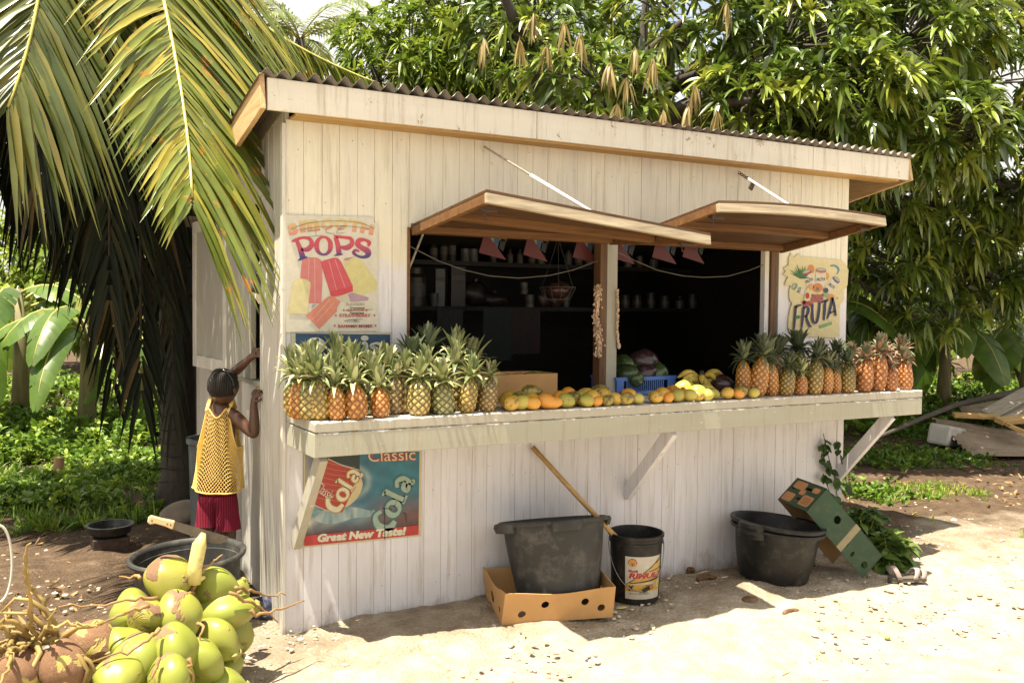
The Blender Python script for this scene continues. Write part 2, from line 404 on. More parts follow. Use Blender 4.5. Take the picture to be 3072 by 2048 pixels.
for x, yb in ((-.145, .8), (4.29, 1.6)):
    mb = MB(); mb.bar((x, -.14, roofz(-.14) - .085), (x, yb, roofz(yb) - .085), .024, .17, (0, 0, 1)); mb.build('barge_board', M_barge, hut, bevel=.003)
mb = MB()
for y in (.02, .75, 1.5, 2.2): mb.box((2.07, y, roofz(y) - .055), (4.35, .05, .07))
for x in (0.02, 1.2, 2.4, 3.8): mb.bar((x, -.1, roofz(-.1) - .05), (x, 2.3, roofz(2.3) - .05), .045, .08)
mb.build('roof_beam', M_grey, hut)
# window posts
mb = MB(); mb.box((1.905, .02, 1.52), (.072, .05, .91)); mb.build('window_post', M_door, hut, bevel=.002)
for x_, w_ in ((1.845, .044), (3.175, .05)):
    mb = MB(); mb.box((x_, .032, 1.52), (w_, .07, .91)); mb.build('shutter_jamb', M_brown, hut, bevel=.002)
mb = MB(); mb.box((3.125, .03, 1.52), (.035, .04, .91)); mb.build('window_post', M_wall, hut)
mb = MB(); mb.box((.634, .02, 1.52), (.014, .05, .93)); mb.box((1.9, .045, 1.992), (2.6, .05, .02)); mb.build('window_frame', M_orange, hut)
# counter
ct = MB(); rr = random.Random(3)
for y0, y1 in ((-D, -.30), (-.297, -.13), (-.127, .045)): ct.box((2.023, (y0 + y1) / 2, ZC - .0225), (4.046, y1 - y0 - .003, .045))
ct.box((1.92, .25, ZC - .03), (2.5, .40, .05))
counter = ct.build('counter', M_counter, hut, bevel=.004)
M_apron = paint('apron sage paint', (.35, .34, .275), stretch=(1, 10, 10), mud=False, rough=.5, chip=1.012)
mb = MB(); mb.box((2.023, -D + .016, .962), (4.044, .026, .106)); mb.box((2.02, -D + .03, 1.0175), (4.0, .03, .009)); mb.build('apron_board', M_apron, counter, bevel=.003)
for x_ in (.012, 4.03):
    mb = MB(); mb.box((x_, -.235, .96), (.024, .43, .108)); mb.build('counter_end', M_apron, counter, bevel=.003)
for x, zt in ((.05, .42), (2.03, .48), (3.80, .45)):
    mb = MB(); mb.bar((x, -D + .05, .91), (x, .0, zt), .038, .075, (0, 0, 1)); mb.build('bracket', M_counter if x < 1 else M_wall, counter, bevel=.003)
# shutters
def shutter(x0, x1, y0, zl, zr, name_label, bow=.0):
    """hinged at z 1.965, propped outward; zl/zr outer corner heights"""
    H = 1.965
    P00 = Vector((x0, -.012, H)); P10 = Vector((x1, -.012, H)); P01 = Vector((x0 + .0, y0, zl)); P11 = Vector((x1, y0, zr))
    root = MB(); up = (P10 - P00).cross(P01 - P00).normalized()
    if up.z < 0: up = -up
    def pt(s, t, h=0):
        p = (P00 * (1 - s) + P10 * s) * (1 - t) + (P01 * (1 - s) + P11 * s) * t
        return p + up * (h + bow * 4 * s * (1 - s) * t)
    n = 10; vs = []; fs = []
    for hh in (.022, .034):
        for i in range(n + 1):
            for j in range(n + 1): vs.append(pt(i / n, j / n * 1.015, hh))
    K = (n + 1) ** 2
    for i in range(n):
        for j in range(n):
            a = i * (n + 1) + j; fs.append((a, a + 1, a + n + 2, a + n + 1)); fs.append((K + a, K + a + n + 1, K + a + n + 2, K + a + 1))
    for i in range(n):
        a = i * (n + 1) + n; fs.append((a, K + a, K + a + n + 1, a + n + 1)); a = i * (n + 1); fs.append((a, a + n + 1, K + a + n + 1, K + a))
        a = i; fs.append((a, K + a, K + a + 1, a + 1)); a = n * (n + 1) + i; fs.append((a, a + 1, K + a + 1, K + a))
    root.add(vs, fs); pan = root.build('shutter', M_ply, hut); tag(pan, name_label)
    def rail(name, s0, t0, s1, t1, w, mat, th=.042, k=8):
        for i in range(k):
            pass
        m = MB(); pts = [pt(s0 + (s1 - s0) * i / k, t0 + (t1 - t0) * i / k, .0) for i in range(k + 1)]
        d = ((pts[-1] - pts[0])).normalized(); sd = d.cross(up).normalized() * w / 2; vs = []
        for p in pts: vs += [p - sd + up * .021, p + sd + up * .021, p + sd - up * (th - .021), p - sd - up * (th - .021)]
        fs = [(a + b, a + (b + 1) % 4, a + 4 + (b + 1) % 4, a + 4 + b) for a in range(0, 4 * k, 4) for b in range(4)] + [(3, 2, 1, 0), (4 * k, 4 * k + 1, 4 * k + 2, 4 * k + 3)]
        m.add(vs, fs); m.build(name, mat, pan, bevel=.002)
    rail('front_rail', 0, 1.0, 1, 1.0, .024, M_plyedge, .045); rail('front_rail', .02, .965, .98, .965, .035, M_orange, .036)
    rail('side_rail', .012, 0, .012, .985, .03, M_orange); rail('side_rail', .988, 0, .988, .985, .03, M_orange)
    rail('middle_rail', .03, .5, .97, .5, .05, M_orange, .034); rail('hinge_rail', .03, .03, .97, .03, .05, M_orange, .034)
    for s in (.045, .93):
        m = MB(); c = pt(s, .9, -.03); m.box(c, (.08, .03, .008)); m.tube([c + Vector((-.03, 0, -.004)), c + Vector((.05, 0, -.004))], .006); m.tube([c + Vector((-.02, 0, 0)), c + Vector((-.02, 0, -.035)), c + Vector((-.005, 0, -.045))], .003, 5)
        m.build('bolt', M_iron, pan)
    m = MB(); m.box(P00 + Vector((.02, -.006, .03)), (.05, .006, .02)); m.build('hinge', M_metal, pan)
    return pt
ptL = shutter(.645, 1.905, -.84, 2.055, 1.925, 'propped open left shutter')
ptR = shutter(1.99, 3.235, -.80, 2.095, 2.085, 'propped open right shutter with bowed edge', .02)
# prop rods
M_rod = simple('shiny white rod', (.75, .74, .70), .3, .05, 5, 0)
a = AY(1452, 440, -.01); b = ptL(.60, .80, .03)
mb = MB(); mb.tube([a, a.lerp(b, .42)], .006); mb.build('rope', M_grey, hut)
mb = MB(); mb.tube([a.lerp(b, .40), b], .0095); mb.build('prop_rod', M_rod, hut, smooth=True)
a = AY(2216, 518, -.01); b = ptR(.50, .9, .04)
mb = MB()
for i in range(8):
    c = a.lerp(b, .015 + i * .025); mb.tube([c + Vector((.011 * math.cos(t), (.011 if i % 2 else 0) * math.sin(t), (0 if i % 2 else .009) * math.sin(t))) for t in np.linspace(0, 2 * math.pi, 9)], .0022, 5)
mb.box(a.lerp(b, .26) + Vector((0, 0, -.03)), (.03, .012, .045), (0, .5, 0)); mb.build('chain', M_iron, hut)
mb = MB(); mb.tube([a.lerp(b, .2), b], .008); mb.build('prop_rod', M_rod, hut, smooth=True)
# dutch door (side)
mb = MB(); mb.box((.035, .755, .55), (.035, .53, 1.2)); lower = mb.build('lower_door', M_side, hut, bevel=.003)
mb = MB(); mb.box((.02, .755, 1.163), (.07, .53, .026)); mb.build('door_ledge', M_door, lower, bevel=.003)
mb = MB(); mb.box((-.012, .525, 1.10), (.008, .03, .035)); mb.tube([Vector((-.012, .525 + .012 * math.cos(t), 1.12 + .024 * math.sin(t))) for t in np.linspace(0, math.pi, 9)], .0035, 6); mb.build('padlock', simple('brass', (.55, .38, .12), .35, .1, 9, 0, metal=.9), lower)
R = Matrix.Rotation(rad(3), 3, 'Z')
mb = MB(); mb.box((-.028, .83, 1.645), (.03, .46, .93), Matrix.Rotation(rad(4), 3, 'Z')); mb.build('upper_door', M_door, hut, bevel=.003)
leaf = MB(); leaf.box((-.055, 1.47, 1.645), (.024, .80, .93), Matrix.Rotation(rad(3), 3, 'Z'))
lf = leaf.build('upper_door', M_door, hut, bevel=.003)
fr = MB()
for y, z, h, w in ((1.10, 1.645, .92, .075), (1.84, 1.645, .92, .075), (1.47, 1.215, .075, .81), (1.47, 2.075, .075, .81)):
    fr.box((-.074 + (y - 1.47) * -.052, y, z), (.016, w, h), Matrix.Rotation(rad(3), 3, 'Z'))
fr.build('door_moulding', M_side, lf, bevel=.003)
mb = MB(); mb.box((.03, .478, 1.0), (.07, .02, 2.3)); mb.box((.03, 1.045, 1.0), (.07, .03, 2.3)); mb.build('door_frame', M_side, hut)
# black and white paper pennant in the doorway
mb = MB(); P = [AX(600 + q / 3.137, 600 + w / 3.137, -.075) for q, w in ((572, 580), (484, 862), (574, 892))]
mb.poly(P, (.01, .01, .01)); P = [AX(600 + q / 3.137, 600 + w / 3.137, -.074) for q, w in ((484, 862), (574, 892), (574, 975), (550, 975))]; mb.poly(P, (.7, .6, .42))
P = [AX(600 + q / 3.137, 600 + w / 3.137, -.074) for q, w in ((572, 580), (540, 590), (533, 700))]; mb.poly(P, (.7, .6, .42))
tag(mb.build('pennant', M_print), 'torn black and cream paper hanging in the side doorway above the child', 'pennant')
# ------------------------------------------------------------ vegetation
def nrm(a): return a / (np.linalg.norm(a, axis=-1, keepdims=True) + 1e-9)
def leaves(base, dirn, length, width, droop, seg=4, fold=.25, rng=RNG, rnd=None, twist=.6, wave=0., prof=None, upv=(0, 0, 1.)):
    """many leaves at once -> (V, F, rnd): 3 vertices across, seg sections"""
    N = len(base); base = np.asarray(base, float); d = nrm(np.asarray(dirn, float))
    length = np.broadcast_to(length, (N,)); width = np.broadcast_to(width, (N,)); droop = np.broadcast_to(droop, (N,))
    up = np.array(upv) + rng.normal(0, twist, (N, 3)); sd = nrm(np.cross(d, up)); nn = nrm(np.cross(sd, d))
    ts = np.linspace(0, 1, seg + 1); Vs = []
    if prof is None: prof = lambda t: np.clip(np.sin(math.pi * np.clip(t * .96 + .04, 0, 1)) ** .7, .04, 1)
    ph = rng.uniform(0, 6, N)
    for t in ts:
        c = base + d * (length * t)[:, None]; c[:, 2] -= length * droop * t * t
        if wave: c = c + nn * (np.sin(t * 9 + ph) * wave * length)[:, None]
        w = (width * prof(t) / 2)[:, None]; Vs += [c - sd * w + nn * w * fold, c, c + sd * w + nn * w * fold]
    Vv = np.stack(Vs, 1); K = 3 * (seg + 1)
    f = []
    for i in range(seg):
        a = 3 * i; f += [(a, a + 1, a + 4, a + 3), (a + 1, a + 2, a + 5, a + 4)]
    F = (np.array(f)[None] + (np.arange(N) * K)[:, None, None]).reshape(-1, 4)
    if rnd is None: rnd = rng.random(N)
    return Vv.reshape(-1, 3), F, np.repeat(rnd, K)
def cat_parts(parts):
    V = []; F = []; R = []; o = 0
    for v, f, r in parts: V.append(v); F.append(f + o); R.append(r); o += len(v)
    return np.concatenate(V), np.concatenate(F), np.concatenate(R)
def bez(p0, p1, p2, p3, k):
    t = np.linspace(0, 1, k)[:, None]; p0, p1, p2, p3 = map(np.array, (p0, p1, p2, p3))
    return (1 - t) ** 3 * p0 + 3 * (1 - t) ** 2 * t * p1 + 3 * (1 - t) * t * t * p2 + t ** 3 * p3
def frond(name, pts4, parent, mat, ll=.85, lw=.036, n=95, spread=.75, droop=.35, seed=1, r0=.022, sidev=None, fwd=.75, seg=5, label=None, rs=1, down=.10):
    rg = np.random.default_rng(seed); P = bez(*pts4, n); T = nrm(np.gradient(P, axis=0))
    sv = nrm(np.cross(T, np.array([0, 0, 1.]) if sidev is None else np.array(sidev, float))); parts = []
    t = np.linspace(0, 1, n); L = ll * np.clip(np.sin(math.pi * (t * .75 + .19)) ** .6, .25, 1); un = np.cross(sv, T); un *= np.sign(un[:, 2:3] + un[:, 1:2] * -.6 + 1e-6)
    for s in (-1, 1):
        d = nrm(sv * s * spread * (1 - .6 * t ** 3)[:, None] + T * fwd + rg.normal(0, .05, P.shape) + np.array([0, 0, -down]))
        k = t > .06
        parts.append(leaves(P[k] + sv[k] * s * .008, d[k], L[k] * rg.uniform(.82, 1.08, k.sum()) * (rs if s > 0 else 1), lw * rg.uniform(.8, 1.15, k.sum()), droop * rg.uniform(.7, 1.4, k.sum()), seg, .35, rg, rg.random(k.sum()), .18, .006,
                            lambda q: 1.0 if .04 < q < .55 else max(.03, (1 - q) / .45 if q > .5 else .5), un[k]))
    v, f, r = cat_parts(parts)
    o = np_mesh(name, v, f, mat, r, parent, False)
    if label: o['label'] = label
    mb = MB(); mb.tube([Vector(p) for p in P[::4]], lambda q: r0 * (1 - .8 * q) + .003, 6); mb.build('rachis', M_bark if mat is M_palmd else M_rach, o, smooth=True)
    return o
M_rach = simple('palm rachis', (.36, .33, .07), .4, .2, 9, .1)
def W3(u, v, y): return tuple(AY(u, v, y))
palm = empty('coconut_palm', (-.15, 2.95, 0), 'coconut palm with big drooping yellow-green frond hanging over the left end of the hut roof', 'palm tree')
crown = np.array([-.35, 2.4, 4.75])
def P0(mb, nm, mat, **k):
    o = mb.build(nm, mat, palm, **k); o.matrix_parent_inverse = Matrix.Translation((.15, -2.95, 0)); return o
mb = MB(); rr = random.Random(2)
mb.tube([(-.02, 2.95, -.2), (-.0, 2.95, .3), (-.03, 2.9, 1.5), (-.1, 2.8, 3), (-.3, 2.5, 4.7)], [.24, .15, .135, .125, .12], 16)
for i in range(46): 
    z = .05 + i * .1; q = z / 4.7; c = Vector((-.02 - .25 * max(0, q - .4), 2.95 - .3 * q * q, z)); mb.tube([c + Vector((.142 * math.cos(t), .142 * math.sin(t), .01 * math.sin(3 * t + i))) for t in np.linspace(0, 2 * math.pi, 17)], .012, 5, cap=False)
P0(mb, 'trunk', M_bark, smooth=True)
IDT = Matrix.Translation((.15, -2.95, 0))
def pf(*a, **k):
    o = frond('frond', *a, **k); o.matrix_parent_inverse = IDT; return o
# the big lit frond hanging in front of the roof corner
pf((tuple(crown), (-.75, 1.8, 5.0), W3(572, 70, .75), W3(576, 620, -.05)), palm, M_palm, ll=1.30, lw=.033, n=200, spread=.95, fwd=.62, droop=.27, seed=5, sidev=(.35, -1, .25), r0=.02, rs=.52, label='lit yellow-green frond hanging beside the roof corner')
pf((tuple(crown), (-1.0, 1.9, 5.1), W3(230, -150, .95), W3(20, 330, .75)), palm, M_palm2, ll=1.15, lw=.034, n=170, spread=.7, fwd=.55, droop=.35, seed=6, sidev=(0, -1, .3), label='frond hanging across the upper left corner')
pf((tuple(crown), W3(470, -90, 2.2), W3(800, 130, 1.9), W3(1165, 262, 1.5)), palm, M_palm, ll=.62, lw=.045, n=120, spread=.45, fwd=.6, droop=.8, down=.65, seed=7, label='frond arching right behind the roof')
pf((tuple(crown), W3(440, -20, 2.9), W3(740, 170, 2.8), W3(1040, 262, 2.6)), palm, M_palm, ll=.62, lw=.045, n=120, spread=.45, fwd=.6, droop=1.0, down=.65, seed=8)
# old dark drooping fronds
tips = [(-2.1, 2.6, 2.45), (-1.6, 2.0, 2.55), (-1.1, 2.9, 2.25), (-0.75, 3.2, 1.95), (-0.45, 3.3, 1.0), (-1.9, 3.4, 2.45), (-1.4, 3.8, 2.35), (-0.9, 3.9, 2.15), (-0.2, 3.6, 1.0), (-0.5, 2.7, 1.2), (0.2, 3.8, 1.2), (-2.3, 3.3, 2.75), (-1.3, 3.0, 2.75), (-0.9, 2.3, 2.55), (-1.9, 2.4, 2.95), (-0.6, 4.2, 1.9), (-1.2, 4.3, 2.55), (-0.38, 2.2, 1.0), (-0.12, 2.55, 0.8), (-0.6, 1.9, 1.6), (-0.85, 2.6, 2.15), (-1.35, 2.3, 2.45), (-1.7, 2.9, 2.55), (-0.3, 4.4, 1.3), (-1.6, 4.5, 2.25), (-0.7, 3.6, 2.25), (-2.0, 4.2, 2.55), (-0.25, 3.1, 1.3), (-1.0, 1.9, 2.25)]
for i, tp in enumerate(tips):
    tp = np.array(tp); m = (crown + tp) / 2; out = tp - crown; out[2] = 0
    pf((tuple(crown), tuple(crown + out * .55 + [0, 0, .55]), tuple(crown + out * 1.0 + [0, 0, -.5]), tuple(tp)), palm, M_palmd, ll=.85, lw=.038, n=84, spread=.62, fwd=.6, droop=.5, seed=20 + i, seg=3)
# far palm behind the roof on the left
def far_palm(loc, h, label, s=1.0):
    r = empty('coconut_palm', loc, label, 'palm tree'); mb = MB(); mb.tube([(0, 0, -.3), (.1, 0, h * .5), (0, 0, h)], [.22, .17, .14], 10); mb.build('trunk', M_bark, r, smooth=True)
    for i in range(13):
        a = i * 2.4; rr_ = 1.5 + .6 * (i % 3); e = .9 - .2 * (i % 4)
        p = ((0, 0, h), (rr_ * .4 * math.cos(a) * s, rr_ * .4 * math.sin(a) * s, h + e * s), (rr_ * .9 * math.cos(a) * s, rr_ * .9 * math.sin(a) * s, h + e * .8 * s), (rr_ * 1.3 * math.cos(a) * s, rr_ * 1.3 * math.sin(a) * s, h - (.5 - e) * s))
        frond('frond', p, r, M_palmf, ll=.6 * s, lw=.05 * s, n=40, droop=.4, seed=50 + i, seg=2)
M_palmf = leafm('far palm leaflet', [(0, (.07, .11, .03)), (1, (.22, .26, .06))], .4, .3)
p = AY(900, 120, 22); far_palm((p.x, 22, 0), p.z, 'small distant coconut palm showing above the roof against the white sky', 1.2)

# mango trees -------------------------------------------------
def rosettes(cent, axis, nl, L, w, rg, droop=(.2, .75), seg=4, spread=(.55, 1.5), rlo=0, rhi=1, up=.15):
    """cent (N,3) cluster tips; nl leaves each, radiating then hanging"""
    N = len(cent); c = np.repeat(cent, nl, 0); a = np.repeat(rg.uniform(0, 6.28, N), nl) + np.tile(np.arange(nl) * 2.4, N) + rg.normal(0, .2, N * nl)
    el = rg.uniform(spread[0], spread[1], N * nl)
    ax = nrm(np.repeat(axis, nl, 0)); t1 = nrm(np.cross(ax, [.3, .2, 1.])); t2 = np.cross(ax, t1)
    d = ax * np.cos(el)[:, None] + (t1 * np.cos(a)[:, None] + t2 * np.sin(a)[:, None]) * np.sin(el)[:, None]
    d[:, 2] += up
    r = np.repeat(rg.uniform(rlo, rhi, N), nl) * .75 + rg.random(N * nl) * .25 * (rhi - rlo) + rlo * .25
    b = c - ax * rg.uniform(0, .06, (N * nl, 1))
    return leaves(b, d, L * rg.uniform(.65, 1.1, N * nl), w * rg.uniform(.8, 1.15, N * nl), rg.uniform(*droop, N * nl), seg, .3, rg, r, .35, .012)
def blob_pts(c, r, n, rg, shell=.55):
    u = nrm(rg.normal(0, 1, (n, 3))); q = rg.uniform(shell, 1, (n, 1)) ** .7
    return np.array(c) + u * q * np.array(r), u
def tree(name, loc, label, trunk, limbs, blobs, mat, nl, L, w, seed, rlo=0, rhi=.9, seg=4, trunk_r=.28, flush=None, extra=None):
    root = empty(name, loc, label, 'tree'); rg = np.random.default_rng(seed); off = Vector(loc)
    mb = MB(); mb.tube([Vector(p) - off for p in trunk], [trunk_r, trunk_r * .8, trunk_r * .6][:len(trunk)], 12)
    for l in limbs: mb.tube([Vector(p) - off for p in l], lambda q: .10 * (1 - q) + .02, 8)
    cs = []; ax = []; tw = MB()
    hub = Vector(trunk[-1])
    for (c, r, n) in blobs:
        p, u = blob_pts(c, r, n, rg); cs.append(p); ax.append(nrm(u * .8 + [0, 0, .35]))
        a = hub.lerp(Vector(c), .15)
        mb.tube([hub - off, hub.lerp(Vector(c), .5) + Vector((0, 0, .25)) - off, Vector(c) - off], [.09, .055, .03], 7)
        for k in range(0, n, 3):
            q = Vector(p[k]); s = Vector(c).lerp(q, .25); tw.tube([s - off, s.lerp(q, .6) + Vector((0, 0, .06)) - off, q - off], [.014, .009, .005], 4, cap=False)
    mb.build('trunk', M_bark, root, smooth=True); tag(tw.build('twigs', M_bark, root, smooth=True), kind='stuff')
    cs = np.concatenate(cs) - np.array(loc); ax = np.concatenate(ax)
    v, f, r = rosettes(cs, ax, nl, L, w, rg, rlo=rlo, rhi=rhi, seg=seg)
    np_mesh('crown', v, f, mat, r, root)
    if flush is not None:
        c = np.array(flush) - np.array(loc); v, f, r = rosettes(c, np.tile([[0, 0, -1.]], (len(c), 1)), 13, L * .55, w * .5, rg, droop=(.7, 1.6), spread=(.1, 1.0), up=-.05)
        np_mesh('young_leaves', v, f, M_flush, r, root)
    return root
def BL(u, v, y, r, n): return (tuple(AY(u, v, y)), r, n)
fl = [W3(u, v, y * .68) for u, v, y in ((1880, 250, 3.2), (1740, 120, 3.6), (1830, 200, 3.4), (1600, 60, 4), (2085, 270, 2.6), (1960, 190, 3.2), (1690, 80, 4), (1905, 160, 3.4), (2065, 330, 2.4), (2150, 345, 2.2), (1640, 150, 4.), (1990, 345, 2.6), (1850, 330, 3), (1560, 130, 4), (2180, 20, 3.5), (1450, 130, 4.4))]
tree('mango_tree', (5.0, 4.6, 0), 'large mango tree behind the hut with glossy drooping leaves and copper young shoots', [(5.0, 4.6, -.3), (4.8, 4.5, 1.8), (4.4, 4.3, 3.2)],
     [[(4.6, 4.4, 2.6), (5.2, 4.2, 4), (5.0, 3.8, 5.5)], [(4.6, 4.4, 2.8), (3.6, 4.0, 4.2), (2.6, 3.4, 5.4)]],
     [BL(2050, 60, 3.4, (.9, .9, .6), 75), BL(2350, 130, 2.8, (1.0, 1.1, .7), 120), BL(2700, 120, 2.4, (1.1, 1.1, .7), 170), BL(2950, 240, 2.2, (.9, .9, .8), 100),
      BL(2250, 300, 2.4, (.55, .6, .4), 50), BL(2480, 330, 2.2, (.7, .9, .45), 110), BL(2760, 400, 1.9, (.9, 1.0, .5), 170), BL(2560, 230, 1.9, (.8, .8, .35), 70), BL(1800, 250, 3.2, (.8, .7, .4), 60),
      BL(2650, 560, 3.3, (.9, .7, .7), 110), BL(2900, 640, 3.2, (1.0, .8, .7), 130), BL(2680, 780, 3.6, (.8, .7, .5), 80), BL(2980, 830, 3.3, (.9, .7, .4), 80), BL(2450, -180, 3.6, (1.5, 1.0, .5), 150), BL(2750, -150, 3.3, (1.5, 1.0, .5), 150), BL(3100, -100, 3.2, (1.5, 1.0, .5), 130),  # the blobs above the frame are unseen canopy, added to shade the lower foliage
      BL(3020, 480, 2.6, (.9, .8, .7), 100), BL(1600, 100, 4.4, (.9, .8, .6), 70), BL(2600, 250, 4.5, (1.6, 1.4, 1.2), 150), BL(2800, 700, 4.5, (1.5, 1.2, 1.1), 160), BL(2500, 0, 3.2, (1.2, 1, .5), 80), BL(3000, 40, 2.6, (1.2, 1, .6), 90), BL(3060, 700, 4, (1.2, 1.2, 1.4), 110), BL(3300, 600, 2.2, (1.0, 1.2, .8), 80), BL(2750, 950, 3.6, (.8, .8, .3), 40)],
     M_mango, 14, .25, .049, 11, 0, .95, 5, flush=fl)
tree('mango_tree', (4.6, 9.5, 0), 'smaller bright mango tree left of the big one, fruit hanging on strings', [(4.6, 9.5, -.3), (4.6, 9.5, 2), (4.5, 9.4, 3.6)], [],
     [BL(1230, 200, 9, (1.1, 1.2, .9), 190), BL(1360, 110, 9, (1.3, 1.2, 1.2), 230), BL(1470, 200, 8.5, (1.3, 1.1, 1.0), 210), BL(1085, 130, 9.5, (.4, .6, .6), 45), BL(1600, 230, 8.0, (1.3, 1.1, .8), 180), BL(1900, 250, 8, (1.6, 1.2, 1.0), 170), BL(1480, 30, 9, (1.2, 1.1, .7), 110), BL(1750, 40, 8.5, (1.4, 1.2, .9), 110)],
     M_mangofar, 12, .25, .05, 12, 0, 1, 3)
# hanging fruit
for i, (u, v, y) in enumerate(((1413, 115, 7.4), (1385, 135, 7.6), (1435, 220, 7.4), (1417, 212, 7.5), (1408, 233, 7.3), (1423, 240, 7.3), (1836, 195, 3.6), (1560, 88, 5))):
    c = AY(u, v, y); e = empty('mango', c, ['green mango hanging highest above the roof on a long string', 'pale mango hanging left of the highest one', 'green mango, right of the hanging cluster of four', 'green mango in the middle of the hanging cluster of four', 'leftmost green mango of the hanging cluster of four', 'lowest green mango of the hanging cluster of four', 'dark green mango under the big tree right of the copper shoots', 'green mango beside copper shoots at the top'][i], 'mango', 'mangoes hanging in the tree')
    mb = MB(); mb.sphere((0, 0, 0), (.05, .045, .065), 12, 8); mb.build('fruit', simple('green hanging mango', (.16, .22, .07), .4, .2, 12, 0), e, smooth=True)
    mb = MB(); mb.tube([(0, 0, .06), (.01, 0, .3), (0, 0, .62)], .004, 4); mb.build('stem', M_rach, e)
# background wall of trees
def bush(name, loc, r, n, label, mat=None, nl=9, L=.3, w=.08, seed=0, seg=2, cat='bush', trunk=True):
    e = empty(name, loc, label, cat); rg = np.random.default_rng(seed); parts = []
    k = 7; cs = []; 
    for i in range(k):
        c = np.array([rg.uniform(-.55, .55) * r[0], rg.uniform(-.55, .55) * r[1], r[2] * rg.uniform(.45, 1.25)]); p, u = blob_pts(c, np.array(r) * .55, n // k, rg, .3); cs.append((p, u))
    p = np.concatenate([a for a, b in cs]); u = np.concatenate([b for a, b in cs])
    v, f, q = rosettes(p, nrm(u + [0, 0, .4]), nl, L, w, rg, seg=seg); np_mesh('crown' if trunk else 'foliage', v, f, mat or M_mangofar, q, e)
    mb = MB(); mb.tube([(0, 0, -.2), (.1, 0, r[2] * .6), (0, .1, r[2])], [.14, .1, .05], 8); mb.build('trunk' if trunk else 'stem', M_bark, e, smooth=True)
    return e
BG = [(-3.5, 15, (2.6, 2, 1.6), 'bright leafy bush far left behind the banana plants'), (-1.0, 17, (2.4, 2, 1.9), 'bright leafy tree behind the palm fronds on the left'), (1.4, 16, (2.2, 2, 2.0), 'leafy tree far behind the hut, second from the left edge'), (-2.6, 24, (4, 2, 3), 'tall hazy green tree at the far left'),
      (6.5, 13.5, (2.6, 2, 2.6), 'tall tree far behind the roof centre'), (10, 10, (2.6, 2.4, 1.5), 'bright bush behind the right banana plants, left one'), (13.5, 9, (2.8, 2.2, 1.6), 'bright bush behind the debris pile'), (16, 6.5, (3, 2.5, 1.9), 'bright bush at the right edge behind the debris'), (12, 14, (3.4, 3, 2.3), 'tall green tree behind the big mango tree'), (17, 12, (4, 3, 3.0), 'tall green tree at far right behind everything'), (19.5, 8, (3.5, 3, 2.6), 'rightmost distant tree behind the debris pile')]
for i, (x, y, r, lb) in enumerate(BG): bush('tree', (x, y, float(gz(x, y))), r, 260, lb, seed=30 + i, L=.34, w=.11, cat='tree')
# banana plants ------------------------------------------------
def banana_leaf(P, side, width, rg, tear=.5, hang=.5):
    """P (k,3) midrib; strips hanging both sides with tears"""
    k = len(P); T = nrm(np.gradient(P, axis=0)); sv = nrm(np.cross(T, side)); V = []; F = []; R = []; base = rg.uniform(0, 1)
    for s in (-1, 1):
        i = 0
        while i < k - 1:
            ln = max(1, int(rg.integers(1, 4))); j = min(k - 1, i + ln); h = hang * rg.uniform(.4, 1.7) if rg.random() < tear else hang
            for a in range(i, j):
                q = []
                for b in (a, a + 1):
                    t = b / (k - 1); w = width * math.sin(math.pi * min(1, t * .93 + .06)) ** .55 / 2
                    for m in range(4):
                        g = m / 3; p = P[b] + sv[b] * s * w * g + T[b] * w * g * .25; p = p + np.array([0, 0, -1]) * w * g * g * h; q.append(p)
                o = len(V); V += q; R += [base * .6 + rg.random() * .15 + (.25 if m == 3 and rg.random() < .1 else 0)] * 8
                for m in range(3): F.append((o + m, o + m + 1, o + 5 + m, o + 4 + m))
            i = j
    return np.array(V), np.array(F), np.array(R)
def banana(loc, label, h=2.0, n=8, seed=0, ll=1.6, lw=.5, aim=None, el=(.2, 1.1)):
    e = empty('banana_plant', loc, label, 'banana plant'); rg = np.random.default_rng(seed)
    mb = MB(); mb.tube([(0, 0, -.1), (.03, 0, h * .5), (0, 0, h)], [.12, .09, .05], 10)
    mb.build('stem', simple('banana stem', (.20, .17, .08), .7, .4, 5, .2, stretch=(3, 3, .5)), e, smooth=True)
    for i in range(n):
        a = (rg.uniform(0, 6.28) if aim is None else rg.uniform(*aim)); q = rg.uniform(*el); L = ll * rg.uniform(.75, 1.15)
        d = np.array([math.cos(a), math.sin(a), 0]); p0 = np.array([0, 0, h * rg.uniform(.8, 1)])
        P = bez(p0, p0 + d * L * .3 + [0, 0, L * .45 * q], p0 + d * L * .7 + [0, 0, L * .3 * q], p0 + d * L * .95 + [0, 0, -L * (.75 - q * .6)], 17)
        v, f, r = banana_leaf(P[2:], np.array([0, 0, 1.]), lw * rg.uniform(.8, 1.1), rg)
        o = np_mesh('leaf', v, f, M_ban, r, e)
        mb = MB(); mb.tube([Vector(p) for p in P[::2]], lambda t: .018 * (1 - t) + .004, 6); mb.build('midrib', M_rach, o, smooth=True)
    return e
banana((-2.0, 7.6, .05), 'banana plant with broad torn leaves, farthest left', 1.55, 8, 1, 1.5, .55)
banana((-1.0, 8.6, .05), 'banana plant with torn leaves behind the left one', 1.7, 8, 2, 1.6, .5)
banana((-.35, 7.2, .05), 'banana plant with leaves hanging low, third from the left', 1.35, 8, 3, 1.3, .42)
banana((.35, 8.2, .05), 'banana plant just left of the palm trunk', 1.5, 8, 4, 1.4, .42)
banana((8.2, 4.6, .03), 'banana plant right of the hut, nearest the wall', 1.5, 9, 5, 1.6, .5)
banana((9.6, 4.8, .03), 'banana plant behind the counter end on the right', 1.4, 9, 6, 1.5, .5)
banana((11.2, 4.6, .03), 'banana plant behind the middle of the debris pile', 1.4, 9, 7, 1.6, .55)
banana((12.6, 4.2, .03), 'banana plant with wide leaves at the right edge', 1.3, 9, 8, 1.6, .6)
